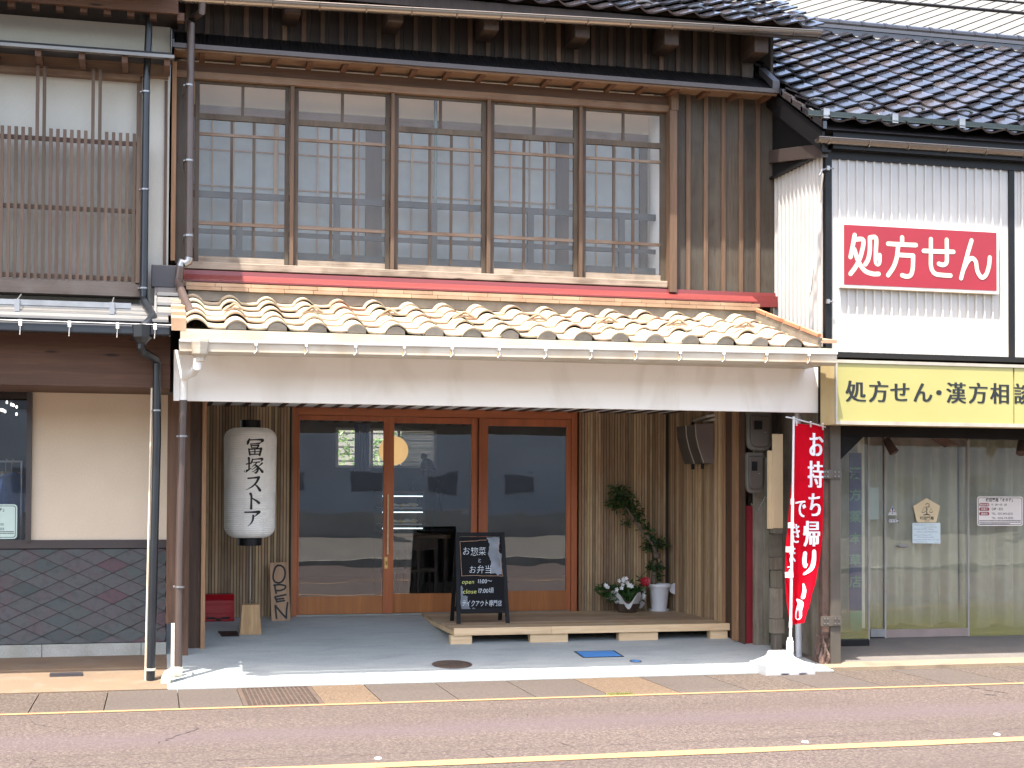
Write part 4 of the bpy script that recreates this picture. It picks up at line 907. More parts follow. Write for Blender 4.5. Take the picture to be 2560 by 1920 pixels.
mb = MB(); mb.tube([(0, 0, r), (0, 0, 2.69-p.z)], .004, 6); mb.build('cord', M['black'], t)
# garden behind the rear window
def leaves(mb, c, rd, n, sz, rr, flat=1.):
    c = Vector(c)
    for _ in range(n):
        d = Vector((rr.gauss(0, 1), rr.gauss(0, 1), rr.gauss(0, 1)*flat)); d = d/max(1e-6, d.length)*rr.random()**.45
        p = c+Vector((d.x*rd[0], d.y*rd[1], d.z*rd[2])); a = Vector((rr.uniform(-1, 1), rr.uniform(-1, 1), rr.uniform(-.7, .5))).normalized(); b = a.cross(Vector((rr.uniform(-1, 1), rr.uniform(-1, 1), 1))).normalized()
        s = sz*rr.uniform(.6, 1.3); w = s*.42; m = p+a*s*.5+a.cross(b)*s*.08
        mb.add([p, m-b*w*.5, p+a*s, m+b*w*.5], [(0, 1, 2, 3)])
t = thing('garden_shrub', 'sunlit green shrub outside the rear window of the shop', 'shrub', (U('I', 660, 350, 10.2).x, 10.2, -.16)); ll = random.Random(4)
mb = MB(); leaves(mb, (0, 0, 1.9), (.9, .7, 1.5), 1400, .11, ll); mb.build('foliage', M['leaf3'], t); mb = MB(); mb.tube([(0, 0, 0), (.05, 0, 1.), (0, .05, 1.9)], [.05, .04, .02], 8); mb.build('trunk', M['bark'], t)
mb = MB(); mb.box(3.0, 9, 12.0, 12.2, -.16, 3.6)
for i in range(30): mb.box(3.0, 9, 11.97, 11.998, -.1+i*.12, -.01+i*.12)
tag(mb.build('yard_wall', M['farlight']), 'pale boarded wall behind the shop seen through its rear window', 'wall')
# display case, counter, chairs, shopkeeper
t = thing('display_case', 'glass food display case with lit shelves inside the shop', 'display case'); Yc = 5.3
xa, xb = U('I', 700, 800, Yc).x, U('I', 1000, 800, Yc).x; za, zb = U('I', 850, 925, Yc).z, U('I', 850, 640, Yc).z
mb = MB(); mb.box(xa, xb, Yc, Yc+.6, zfl2, za); mb.box(xa, xb, Yc+.58, Yc+.6, za, zb); mb.box(xa, xb, Yc, Yc+.58, zb, zb+.02); mb.build('cabinet', M['boxdark'], t)
mb = MB()
for y in (665, 776, 888): zz = U('I', 850, y, Yc).z; mb.box(xa+.02, xb-.02, Yc+.03, Yc+.05, zz-.006, zz+.006)
mb.build('light_strip', M['ledstrip'], t)
mb = MB()
for y in (745, 858): zz = U('I', 850, y, Yc).z; mb.box(xa+.02, xb-.02, Yc+.06, Yc+.57, zz-.008, zz)
mb.build('shelf', M['white'], t)
mb = MB(); mb.box(xa, xb, Yc, Yc+.006, za, zb); mb.build('front_pane', M['oldglass'], t)
rf = random.Random(12)
for y in (745, 858):
    for i in range(9):
        zz = U('I', 850, y, Yc).z; mb = MB(); xx = xa+.1+(xb-xa-.2)*i/8; hh = rf.uniform(.03, .05)
        mb.lathe([(.012, 0), (.052, hh*.6), (.056, hh), (.05, hh), (.02, hh*1.25), (.001, hh*1.3)], (0, 0, 0), 14)
        o = mb.build('food_bowl', [M['white'], M['pine'], M['khaki']][i % 3], None, smooth='a', loc=(xx, Yc+.22, zz+.001)); tag(o, ['small white bowl of food in the lit display case', 'small brown bowl of food in the lit display case', 'small cream bowl of food in the lit display case'][i % 3], 'bowl', 'bowls of food in the display case')
Yt = 4.15; t = thing('table', 'dark wooden table inside the shop behind the middle door', 'table'); xa, xb = U('I', 790, 960, Yt).x, U('I', 1180, 960, Yt).x; zt = U('I', 900, 935, Yt).z
mb = MB(); mb.box(xa, xb, Yt, Yt+.7, zt-.04, zt); mb.build('table_top', M['lintel'], t)
for i, j in ((0, 0), (1, 0), (0, 1), (1, 1)):
    mb = MB(); x = (xa+.03, xb-.08)[i]; y = (Yt+.03, Yt+.62)[j]; mb.box(x, x+.05, y, y+.05, zfl2, zt-.041); mb.build('leg', M['sash'], t)
def chair(xc, yc, lab):
    t = thing('chair', lab, 'chair', (xc, yc, zfl2), 0, 'wooden chairs inside the shop')
    mb = MB(); mb.box(-.2, .2, -.2, .2, .40, .44); mb.build('seat', M['sash'], t); mb = MB(); mb.box(-.2, .2, -.2, -.175, .66, .80); mb.build('backrest', M['sash'], t)
    for i, j in ((-1, -1), (1, -1), (-1, 1), (1, 1)): mb = MB(); mb.box(i*.18-.016, i*.18+.016, j*.187-.012, j*.187+.012, 0, .399 if j > 0 else .66); mb.build('leg', M['sash'], t)
chair(U('I', 830, 1200, 3.75).x, 3.75, 'wooden chair nearest the door edge inside the shop'); chair(U('I', 950, 1200, 3.95).x, 3.95, 'wooden chair further right at the dark table inside the shop')
# a person with a hair bun standing behind the display case
def person(x, y, z0, h):
    t = thing('person', 'person in dark clothes with a hair bun standing behind the display case', 'person', (x, y, z0), 2.6); k = h/1.62
    me = bpy.data.meshes.new('body'); V = [(0, 0, .92), (0, 0, 1.12), (0, .005, 1.30), (0, 0, 1.39), (0, -.012, 1.47), (0, -.02, 1.56), (-.17, 0, 1.31), (-.21, .02, 1.05), (-.17, -.13, .93), (.17, 0, 1.31), (.21, .02, 1.05), (.17, -.13, .93), (-.09, 0, .85), (-.09, -.01, .47), (-.09, 0, .07), (.09, 0, .85), (.09, -.01, .47), (.09, 0, .07), (-.09, -.13, .03), (.09, -.13, .03)]
    Rd = [.14, .125, .13, .055, .085, .085, .06, .045, .034, .06, .045, .034, .085, .06, .042, .085, .06, .042, .03, .03]
    me.from_pydata([tuple(c*k for c in v) for v in V], [(0, 1), (1, 2), (2, 3), (3, 4), (4, 5), (2, 6), (6, 7), (7, 8), (2, 9), (9, 10), (10, 11), (0, 12), (12, 13), (13, 14), (0, 15), (15, 16), (16, 17), (14, 18), (17, 19)], [])
    o = bpy.data.objects.new('body', me); COL.objects.link(o); o.parent = t; me.materials.append(M['darkcloth'])
    m = o.modifiers.new('skin', 'SKIN'); m.use_smooth_shade = True
    for i, r_ in enumerate(Rd): me.skin_vertices[0].data[i].radius = (r_*k, r_*k*.8)
    me.skin_vertices[0].data[0].use_root = True; s_ = o.modifiers.new('sub', 'SUBSURF'); s_.levels = 1; s_.render_levels = 2
    mb = MB(); mb.lathe([(.086*math.sin(math.pi*i/16)+.0005, .105*math.cos(math.pi*i/16)) for i in range(17)], (0, -.034, 1.515), 20, False)
    mb.add([(-.012, -.115, 1.50), (.012, -.115, 1.50), (0, -.138, 1.495), (0, -.118, 1.53)], [(0, 1, 2), (1, 3, 2), (3, 0, 2)])
    for e in (-.032, .032): mb.box(e-.012, e+.012, -.119, -.112, 1.523, 1.531)
    mb.box(-.02, .02, -.118, -.112, 1.462, 1.468); mb.v = [tuple(c*k for c in v) for v in mb.v]; mb.build('face', M['skin'], t, smooth=True)
    mb = MB(); mb.lathe([(.096*math.sin(math.pi*i/16)+.0005, .11*math.cos(math.pi*i/16)) for i in range(11)], (0, -.008, 1.53), 20, False); mb.lathe([(.045*math.sin(math.pi*i/12)+.0005, .045*math.cos(math.pi*i/12)) for i in range(13)], (.03, .03, 1.665), 14, False)
    mb.v = [tuple(c*k for c in v) for v in mb.v]; mb.build('hair', M['hair'], t, smooth=True)
p = U('I', 1015, 372, 6.15); zst = p.z-1.70; person(p.x, 6.15, zst, 1.62)
mb = MB(); mb.box(RMX0, RMX1, 5.93, RMY, zfl2, zst); mb.build('raised_floor', M['darkfloor'], SH)

# ================================================================ the house on the left
LH = thing('left_house', 'cream and timber house with slatted upper window and diamond slate base', 'house', (0, 0, 0))
LX0 = -9.0; XR_L = XL-.035; YL = .71; YUL = .56; YLT = .38
zb_t, zb_b = U('F', 500, 748, YL).z, U('F', 500, 1405, YL).z
# lower wall
zpt, zpb = U('E', 600, 1280, YL).z+.12, U('F', 600, 690, YL).z
XF0, XF1 = U('F', 182, 400, YL).x, U('F', 218, 400, YL).x
mb = MB(); mb.box(XF1, XR_L, YL, YL+.06, zpb, zpt); mb.build('rendered_wall', M['beige'], LH)
mb = MB(); mb.box(XF0, XF1-.001, YL-.05, YL+.08, zpb-.012, zpt); mb.box(LX0, XR_L, YL-.02, YL+.08, zb_t, zpb-.001); mb.box(LX0, XF0-.001, YL-.02, YL+.08, zpt-.10, zpt); mb.build('window_frame', M['brownmetal'], LH)
mb = MB(); mb.box(LX0, XF0, YL+.02, YL+.026, zpb-.012, zpt-.10); mb.build('shop_window', M['glass'], LH)
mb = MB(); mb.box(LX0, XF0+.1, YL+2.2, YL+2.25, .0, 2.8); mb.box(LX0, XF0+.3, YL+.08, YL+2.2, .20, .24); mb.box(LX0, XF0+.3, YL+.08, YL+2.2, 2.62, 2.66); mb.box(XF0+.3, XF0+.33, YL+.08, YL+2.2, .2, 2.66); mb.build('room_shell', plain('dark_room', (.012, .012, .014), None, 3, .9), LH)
mb = MB(); ra = random.Random(3)                     # diamond slates
dw, dh = .152, .0700; zz = zb_b; row = 0
def clipx(v): return (min(v[0], XR_L-.002), v[1], max(zb_b, min(zb_t-.003, v[2])))
mb.box(LX0, XR_L, YL+.012, YL+.06, zb_b-.005, zb_t-.002)
BK = mb; mb = MB()
while zz < zb_t+dh:
    x = -1.9-9*2*dw+(dw if row % 2 else 0)
    while x < XR_L+dw:
        y = YL-.004+ra.uniform(-.0015, .0015)
        pts = [(x, y-.006, zz-dh), (x+dw-.003, y, zz), (x+.004, y+.007, zz+dh), (x-.004, y+.007, zz+dh), (x-dw+.003, y, zz)]
        pts = [clipx(p) for p in pts]
        if max(p[2] for p in pts)-min(p[2] for p in pts) > .02 and max(p[0] for p in pts)-min(p[0] for p in pts) > .03:
            BK.add([clipx(v) for v in ((x, y-.004, zz-dh-.006), (x+dw+.006, y+.003, zz-.001), (x+dw*.5, y+.008, zz+dh*.4), (x-dw*.5, y+.008, zz+dh*.4), (x-dw-.006, y+.003, zz-.001))], [(0, 1, 2, 3, 4)])
            mb.add(pts+[(p[0], p[1]+.002, p[2]) for p in pts], [tuple(range(5)), tuple(range(9, 4, -1))]+[(i, 5+i, 5+(i+1) % 5, (i+1) % 5) for i in range(5)])
        x += 2*dw
    zz += dh; row += 1
mb.build('slate_cladding', M['slate'], LH); BK.build('slate_backing', M['crack'], LH)
mb = MB(); gx = XF1
cuts = [LX0, -3, U('F', 290, 1450, YL).x, U('F', 975, 1450, YL).x, XR_L]
for a, b in zip(cuts, cuts[1:]): mb.box(a+.003, b-.003, YL-.015, YL+.06, gz(YL)-.06, zb_b-.006)
mb.build('foundation', M['stucco'], LH)
# big timber fascia and the sheet roof over the ground floor
zt_, zb_ = U('E', 600, 890, YF).z, U('E', 600, 1287, YF).z
mb = MB(); mb.box(LX0, XR_L, YF, YF+.06, zb_, zt_); mb.build('timber_fascia', M['beam'], LH)
mb = MB(); mb.box(LX0, XR_L, YF+.061, YL-.001, zb_+.01, zb_+.03); mb.build('porch_soffit', M['beam'], LH)
zr1 = U('E', 300, 815, -.62).z; zr0 = U('E', 300, 850, -.62).z
mb = MB(); mb.box(LX0, XR_L, -.66, -.62, zr0-.03, zr1-.01); mb.box(LX0, XR_L, -.62, YF-.002, zr0-.05, zr0-.03); mb.build('roof_edge', M['black'], LH)
def lroof(u, v):
    s = v*3; k = math.floor(s+1e-6); return (LX0+(XR_L-LX0)*u, -.64+v*(YLT+.1+.64), zr1+.30*v+.012*(k % 2 if v < 1 else 0))
mb = MB()
for k in range(4):
    y0, y1 = -.665+k*.27, -.665+(k+1)*.27+.02; mb.prism([(LX0, y0, zr1+.068*k+.012), (LX0, y1, zr1+.068*(k+1)+.004), (LX0, y1, zr1+.068*(k+1)-.006), (LX0, y0, zr1+.068*k-.008)], (XR_L-.02-LX0, 0, 0))
mb.build('sheet_roof', M['roofmetal'], LH)
mb = MB(); za = U('E', 300, 720, -.35).z
mb.bar((LX0, -.35, zr1+.15), (U('E', 905, 760, -.35).x, -.35, zr1+.15), .006, .055)
mb.bar((LX0, -.35, zr1+.135), (U('E', 905, 760, -.35).x, -.35, zr1+.135), .03, .006)
for x in (120, 775): p = U('E', x, 750, -.36); mb.box(p.x-.02, p.x+.02, -.40, -.32, zr1+.075, zr1+.175); mb.tube([(p.x, -.38, zr1+.17), (p.x+.005, -.1, zr1+.25)], .006, 6)
for x in (-1.4, -2.3): mb.box(x-.02, x+.02, -.40, -.32, zr1+.075, zr1+.175)
mb.build('snow_rail', M['steel'], LH)
# its black gutter with a white wire and pale brackets
zg_ = U('E', 300, 850, -.74).z
mb = MB(); mb.box(LX0, XR_L, -.76, -.67, zg_-.075, zg_+.005); gt = mb.build('gutter', M['blackpvc'], LH, bevel=.012)
mb = MB(); mb.tube([(LX0, -.768, zg_+.012), (XR_L+.02, -.768, zg_+.012)], .003, 6)
for x in (140, 480, 812, 1072): p = U('E', x, 890, -.77); mb.box(p.x-.012, p.x+.012, -.778, -.766, zg_-.03, zg_+.02); mb.tube([(p.x, -.772, zg_-.03), (p.x-.004, -.75, zg_-.10)], .004, 6)
mb.build('bracket', M['whitepvc'], gt)
# upper storey
zs_t, zs_b = U('E', 500, 560, YLT).z, U('E', 500, 655, YLT).z
mb = MB(); mb.box(LX0, U('E', 970, 620, YLT).x, YLT-.03, YUL, zs_b, zs_t); mb.build('window_sill', wood('dark_sill', (.06, .045, .034), (.17, .125, .09), 'x', .1, gray=(.13, .11, .09)), LH)
mb = MB(); mb.box(LX0, XR_L-.02, YUL, YUL+.05, zr1+.1, U('A', 500, 30, YUL).z+.2); mb.build('rendered_wall', M['cream'], LH)
mb = MB(); xp0, xp1 = U('A', 946, 700, YUL).x, U('A', 981, 700, YUL).x; mb.box(xp0, xp1, YUL-.05, YUL-.001, zs_t, U('A', 960, 540, YUL).z); mb.box(U('A', 1137, 800, YUL).x, U('A', 1158, 800, YUL).x, YUL-.02, YUL-.001, zs_t, U('A', 1100, 560, YUL).z); mb.build('post', M['slat'], LH)
zt1, zt2 = U('A', 500, 498, YUL-.04).z, U('A', 500, 412, YUL-.04).z; zt0 = U('A', 500, 535, YUL-.04).z
mb = MB(); xe = U('A', 1165, 500, YUL-.05).x; mb.box(LX0, xe, YUL-.08, YUL-.001, zt1+.002, zt2); mb.build('head_beam', M['lintel'], LH)
mb = MB(); mb.box(LX0, U('A', 970, 530, YUL).x, YUL-.10, YUL-.002, zt0, zt1); mb.build('head_rail', M['lintel'], LH)
zcn = U('A', 500, 345, .1).z; mb = MB(); xe2 = U('A', 1205, 385, .1).x
mb.prism([(LX0, .08, zcn-.012), (LX0, .08, zcn+.016), (LX0, YUL, zcn+.11), (LX0, YUL, zcn+.09)], (xe2-LX0, 0, 0)); mb.build('canopy_roof', M['roofmetal'], LH)
mb = MB(); mb.box(LX0, xe2-.02, YUL-.3, YUL-.081, zt2+.0, zt2+.05)
mb.build('canopy_board', M['dark'], LH)
mb = MB()
for i in range(24): xx = U('A', 1155, 430, .3).x-i*.36+(0 if i else 0); mb.box(xx-.025, xx+.025, .12, YUL-.102, zcn-.070, zcn-.014)
mb.build('rafter', M['beam'], LH)
zev = U('A', 500, 45, .1).z
mb = MB(); mb.box(LX0, U('A', 1232, 60, .1).x, .06, .10, zev, zev+.16); mb.build('eave_board', M['beam'], LH)
mb = MB()
for i in range(40):
    xx = U('A', 905, 70, .2).x-i*.198; mb.box(xx-.03, xx+.03, .12, .20, zev-.035, zev+.03)
for i in range(2): xx = U('A', 1060+i*190, 90, .2).x; mb.box(xx-.03, xx+.03, .12, .20, zev-.04, zev+.03)
mb.build('rafter', M['beam'], LH)
mb = MB(); mb.box(LX0, XR_L+.05, .11, YUL+.04, zev+.03, zev+.06); mb.build('eave_soffit', M['board_dark'], LH)
mb = MB(); mb.prism([(LX0, -.55, zev+.15), (LX0, -.55, zev+.20), (LX0, 4, zev+2.1), (LX0, 4, zev+2.05)], (XR_L+.06-LX0, 0, 0)); mb.build('main_roof', M['darkmetal'], LH)
kawara_roof('roof_tiles', -6.0, XR_L+.05, -.56, zev+.205, math.atan(.4176), 14, .26, .262, LH, 23)
mb = MB(); mb.box(LX0, XR_L-.02, YUL+.05, 8, zr1+.2, zr1+.24); mb.box(XR_L-.05, XR_L-.02, YUL+.05, 8, zr1, zev+.4); mb.build('rear_shell', M['board'], LH)
mb = MB(); mb.box(XR_L-.03, XR_L, YF+.07, YL, zb_+.03, zr1+.05); mb.build('end_board', M['beam'], LH)
# the slatted screen
SC = MB(); top0 = U('E', 0, 0, YLT)
zl_t = U('A', 500, 900, YLT).z; zl_b = U('E', 500, 562, YLT).z; ztall = U('A', 455, 470, YLT).z
xs_ = [U('A', 13+48.1*i, 1200, YLT).x for i in range(20)]
tall = (5, 6, 13, 14)
for i in range(-30, 20):
    x = xs_[i] if i >= 0 else xs_[0]+i*(xs_[1]-xs_[0]); SC.box(x-.0145, x+.0145, YLT-.020, YLT, zl_b, (ztall if i in tall or (i < 0 and (i % 8) in (5, 6)) else zl_t))
x = U('A', 958, 1200, YLT).x; SC.box(x-.018, x+.018, YLT-.03, YLT+.1, zl_b-.01, zl_t-.03)
ls = SC.build('slatted_screen', M['slat'], LH)
mb = MB()
for r, y in (('A', 968), ('A', 1440), ('E', 530)): zz = U(r, 470, y, YLT+.01).z; mb.box(LX0, xs_[19]+.05, YLT+.001, YLT+.025, zz-.019, zz+.019)
mb.build('screen_rail', M['slatx'], ls)
# small dark capping roof against the shop house
mb = MB(); a, b = U('E', 1045, 500, .2).x, XR_L+.09
c0 = U('E', 1150, 455, .45).z; c1 = U('E', 1150, 590, .40).z; c2 = U('E', 1150, 790, -.35).z
mb.box(a, b, .40, .49, c1-.02, c0); mb.build('flashing_box', M['darkmetal'], LH, bevel=.008)
mb = MB(); a2 = U('E', 1088, 600, .3).x
n = 3
for k in range(n):
    y0 = .395-k*.25; y1 = .395-(k+1)*.25-.015; zA = c1-(c1-c2)*k/n; zB = c1-(c1-c2)*(k+1)/n
    mb.prism([(a2, y0, zA-.02), (a2, y1, zB+.012), (a2, y1, zB-.012), (a2, y0, zA-.04)], (b-a2, 0, 0))
mb.prism([(a2-.004, .395, c1-.02), (a2-.004, -.36, c2), (a2-.004, -.36, zr1-.0), (a2-.004, .395, zr1+.1)], (-.02, 0, 0)); mb.build('side_roof', M['roofmetal'], LH)
# black rain pipe
mb = MB(); YP = .30
P = [U('A', 1030, -30, YP), U('A', 1028, 210, YP), U('A', 1012, 560, YP), U('E', 993, 670, YP), U('E', 1000, 700, .25), U('E', 1050, 790, -.45), U('E', 1058, 805, -.55), U('E', 1020, 850, -.68), U('E', 985, 880, -.72)]
mb.tube(P, [.032]*2+[.031]+[.034]*6, 14); D3 = mb.build('downpipe', M['blackpvc'], LH, smooth='a')
mb = MB(); c = U('A', 1030, 5, YP); mb.lathe([(.075, .09), (.075, .03), (.045, -.02), (.036, -.05)], c, 12); mb.build('rain_hopper', M['blackpvc'], LH)
mb = MB(); c = U('E', 980, 900, -.72); zz = [U('E', 980, y, -.72).z-c.z for y in (865, 950, 985, 1000)]; mb.lathe([(.092, zz[0]), (.085, zz[1]), (.045, zz[2]), (.036, zz[3])], c, 8); mb.build('rain_hopper', M['blackpvc'], LH)
mb = MB(); P = [U('E', 976, 985, -.72), U('E', 975, 1020, -.72), U('E', 985, 1045, -.70), U('E', 1075, 1100, -.48), U('E', 1085, 1130, -.44), U('E', 1085, 1650, -.44), U('F', 1042, 1660, -.44)]
P[-1].z = gz(-.44); mb.tube(P, .034, 14); D4 = mb.build('downpipe', M['blackpvc'], LH, smooth='a')
mb = MB()
for r, x, y, Y in (('A', 1008, 635, YP), ('A', 1003, 1310, YP), ('E', 992, 610, YP), ('E', 1085, 1455, -.44)):
    p = U(r, x, y, Y); mb.lathe([(.034, -.007), (.039, -.007), (.039, .007), (.034, .007)], p, 16, False); mb.box(p.x-.05, p.x-.037, p.y, p.y+.14, p.z-.005, p.z+.005)
mb.build('clip', M['steel'], D3)
mb = MB(); p = U('F', 1042, 1585, -.44); mb.lathe([(.036, -.009), (.042, -.009), (.042, .009), (.036, .009)], p, 16, False); mb.build('clip', M['elbow'], D4)
mb = MB(); a = U('E', 1050, 1300, -.40); b = U('F', 1005, 1660, -.42); b.z = gz(-.42); mb.tube([(a.x, -.40, a.z), (b.x, -.42, b.z)], .009, 10); mb.build('conduit', plain('cream_conduit', (.62, .55, .42), (.55, .47, .34), 5, .5), LH)
# clothes in the left shop window
Yr = YL+.55; t = thing('clothes_rail', 'metal clothes rail behind the left shop window', 'clothes rail'); zr_ = U('V', 100, 730, Yr).z
mb = MB(); xr = U('V', 215, 728, Yr).x; mb.tube([(-2.6, Yr, zr_), (xr, Yr, zr_)], .011, 10); mb.build('rail', M['steel'], t); mb = MB(); mb.tube([(xr-.01, Yr, zr_), (xr-.01, Yr, .24)], .011, 10); mb.tube([(-2.6, Yr, zr_), (-2.6, Yr, .24)], .011, 10); mb.build('upright', M['steel'], t)
def shirt(x, rz, m, lab):
    t = thing('shirt', lab, 'shirt', (x, Yr, zr_), rz, 'shirts hanging in the left shop window')
    mb = MB(); body = [(-.04, -.10), (-.2, -.16), (-.27, -.46), (-.2, -.48), (-.17, -.30), (-.18, -.72), (.18, -.72), (.17, -.30), (.2, -.48), (.27, -.46), (.2, -.16), (.04, -.10)]
    mb.prism([(a, -.03, b) for a, b in body], (0, .06, 0)); mb.build('cloth', m, t, bevel=.012)
    mb = MB(); mb.box(-.16, .16, -.008, .008, -.115, -.095); mb.tube([(0, 0, -.1), (0, 0, 0), (.02, 0, .022), (.035, 0, .005)], .004, 6); mb.build('hanger', M['hanger'], t)
shirt(U('V', 165, 800, Yr).x-.05, 1.1, M['shirt'], 'blue shirt on a hanger nearest the brown window frame'); shirt(U('V', 75, 800, Yr).x-.02, 1.15, M['shirt2'], 'pale shirt on a hanger left of the blue shirt'); shirt(U('V', 10, 800, Yr).x-.05, 1.05, M['shirt'], 'blue shirt on a hanger cut by the left picture edge')
for i, (x, y) in enumerate(((65, 187), (105, 207), (127, 215), (157, 230), (155, 298), (12, 258), (30, 263), (48, 274))):
    p = U('V', x, y, YL+1.6); mb = MB(); mb.lathe([(.001, .0), (.008, .003), (.009, .02), (.006, .03)], p, 10); tag(mb.build('ceiling_spot', M['spot']), 'small lit ceiling lamp deep in the left shop', 'lamp', 'ceiling lamps in the left shop')

# ================================================================ the pharmacy on the right
PH = thing('pharmacy_building', 'pharmacy with glossy dark tiled roof, white ribbed siding and curtained glass front', 'shop', (0, 0, 0))
PX0, PX1, YP0, YGL = 6.065, 15.0, -.45, .73
zsd1, zsd0 = U('L', 1000, 25, YP0).z, U('L', 1000, 1118, YP0).z
def ribbed(mb, ax, a, b, c, z0, z1, pitch=.0895, rib=.020, h=.019):
    """panel with narrow standing ribs along z; ax 'x': runs in x at y=c facing -y; 'y': runs in y at x=c facing -x"""
    prof = []; s = a
    while s < b-pitch: prof += [(s, 0), (s+.004, h), (s+rib, h), (s+rib+.004, 0)]; s += pitch
    prof.append((b, 0)); pt = (lambda s, h, z: (s, c-h, z)) if ax == 'x' else (lambda s, h, z: (c-h, s, z))
    n = len(prof); mb.add([pt(s, h, z0) for s, h in prof]+[pt(s, h, z1) for s, h in prof], [(i, i+1, n+i+1, n+i) for i in range(n-1)])
xdiv = U('L', 1583, 500, YP0).x
mb = MB(); ribbed(mb, 'x', PX0+.03, xdiv-.015, YP0, zsd0, zsd1); ribbed(mb, 'x', xdiv+.015, PX1, YP0, zsd0, zsd1, .0895); mb.build('ribbed_siding', M['siding'], PH)
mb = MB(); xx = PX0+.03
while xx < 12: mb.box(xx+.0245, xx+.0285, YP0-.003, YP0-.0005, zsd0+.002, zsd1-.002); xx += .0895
mb.build('rib_shade_line', plain('rib_shade_grey', (.26, .25, .22), (.36, .35, .32), 8, .8), PH)  # narrow dark strips paint in the shade beside each rib
mb = MB(); ribbed(mb, 'y', YP0+.03, 3.5, PX0, 2.75, zsd1+.28, .0895); mb.build('side_siding', M['siding'], PH)
mb = MB(); mb.box(PX0-.02, PX0+.045, YP0-.03, YP0+.029, zsd0, zsd1+.12); mb.box(xdiv-.03, xdiv+.03, YP0-.02, YP0+.01, zsd0, zsd1+.02); mb.box(PX0+.046, PX1, YP0-.028, YP0+.01, zsd1-.0, zsd1+.075); mb.box(PX0+.046, PX1, YP0-.02, YP0+.01, zsd0-.05, zsd0-.001); mb.build('black_trim', M['black'], PH)
ps = MB()
for y in (48, 815): p = U('L', 528, y, YP0-.04); ps.box(p.x-.014, p.x+.014, p.y-.02, p.y+.008, p.z-.02, p.z+.02); ps.tube([(p.x, p.y-.01, p.z), (p.x+.06, p.y-.01, p.z)], .007, 6)
p = U('L', 490, 60, YP0-.04); ps.tube([(p.x+.06, p.y, p.z+.02), (p.x, p.y-.02, p.z), (p.x-.03, p.y-.03, p.z-.06)], .009, 8); ps.build('wire_clamp', M['steel'], PH)
mb = MB(); mb.tube([U('L', 500, 80, YP0-.04), U('L', 480, 300, YP0+.2), U('L', 425, 760, YP0+.3)], .008, 6); mb.build('loose_cable', M['whitepvc'], PH)
# eave, roof
PA = math.atan(.6); ze = U('D', 1400, 926, -.56).z
mb = MB(); mb.box(PX0+.02, PX1, -.56, YP0-.03, zsd1+.077, ze-.03); mb.build('eave_fascia', M['black'], PH)
xk = U('D', 500, 1000, YP0).x
kawara_roof('roof_tiles', 5.99, 12.31, -.62, ze+.02, PA, 15, .262, .262, PH, 13, (2,))
mb = MB(); s = 15*.262; mb.add([(5.99, -.6, ze-.02), (14.9, -.6, ze-.02), (14.9, -.6+s*math.cos(PA), ze+s*math.sin(PA)-.02), (5.99, -.6+s*math.cos(PA), ze+s*math.sin(PA)-.02)], [(0, 1, 2, 3)]); mb.add([(5.99, -.6+s*math.cos(PA), ze+s*math.sin(PA)-.02), (14.9, -.6+s*math.cos(PA), ze+s*math.sin(PA)-.02), (14.9, 7, 4.2), (5.99, 7, 4.2)], [(0, 1, 2, 3)]); mb.build('roof_deck', M['darkmetal'], PH)
yr, zr = -.62+s*math.cos(PA), ze+s*math.sin(PA)
mb = MB()
for i in range(3): mb.box(5.6, 14.9, yr-.11+.012*i+(.02 if i % 2 else 0), yr+.11-.012*i, zr-.02+.047*i, zr-.02+.047*i+.040)
mb.box(5.6, 14.9, yr-.10, yr+.1, zr-.1, zr-.03); mb.tube([(5.6, yr, zr+.15), (14.9, yr, zr+.15)], .055, 10)
x = 5.7
while x < 14.8: mb.tube([(x-.02, yr, zr+.15), (x+.02, yr, zr+.15)], .064, 10); x += .30
mb.build('ridge', M['kawara'], PH)
mb = MB(); x = 6.0
while x < 14.8: mb.lathe([(.075, 0), (.07, .04), (.04, .07), (.001, .08)], (x+.13, yr-.2, zr-.16), 10, False); x += .262
mb.build('ridge_end_tile', M['kawara'], PH)
mb = MB(); mb.box(5.99, 14.9, yr-.14, yr-.11, zr-.13, zr-.02); mb.build('ridge_plaster', M['stucco'], PH)
# left verge of the roof: drooping dark edge and side board
mb = MB()
for k in range(15): s0 = k*.262; y, z = -.62+s0*math.cos(PA), ze+s0*math.sin(PA); mb.prism([(5.955, y, z-.02), (5.955, y, z+.05), (5.955, y+.26, z+.05+.13), (5.955, y+.26, z-.02+.15)], (.035, 0, 0))
mb.build('verge_tile', M['kawara'], PH)
mb = MB(); mb.prism([(5.97, -.56, ze-.22), (5.97, -.56, ze-.03), (5.97, 2.6, ze+1.87), (5.97, 2.6, ze+1.64)], (.03, 0, 0)); mb.prism([(6.001, -.56, ze-.22), (6.001, -.56, ze-.20), (6.001, .72, ze-.19), (6.001, .72, ze-.21)], (.06, 0, 0)); mb.build('barge_board', M['black'], PH)
mb = MB(); zq = zsd1+.085; mb.prism([(6.036, -.45, zq), (6.036, 3.4, zq), (6.036, 3.4, ze+.02+4.0*.6), (6.036, -.45, ze+.02)], (.025, 0, 0)); mb.build('gable_board', M['black'], PH)
mb = MB(); mb.prism([(5.995, -.50, zsd1-.0), (5.995, -.50, zsd1+.13), (5.995, .695, zsd1+.13+.21), (5.995, .695, zsd1-.0+.21)], (.065, 0, 0)); mb.build('side_eave_box', M['brownmetal'], PH, bevel=.004)
zsr = U('D', 1300, 885, -.66).z
mb = MB(); xa = U('D', 728, 870, -.66).x; mb.bar((xa, -.63, ze+.115), (14.9, -.63, ze+.115), .012, .05); mb.bar((xa, -.63, ze+.088), (14.9, -.63, ze+.088), .05, .008)
sr = mb.build('snow_rail', plain('green_grey_rail', (.035, .048, .044), None, 5, .5, .3), PH)
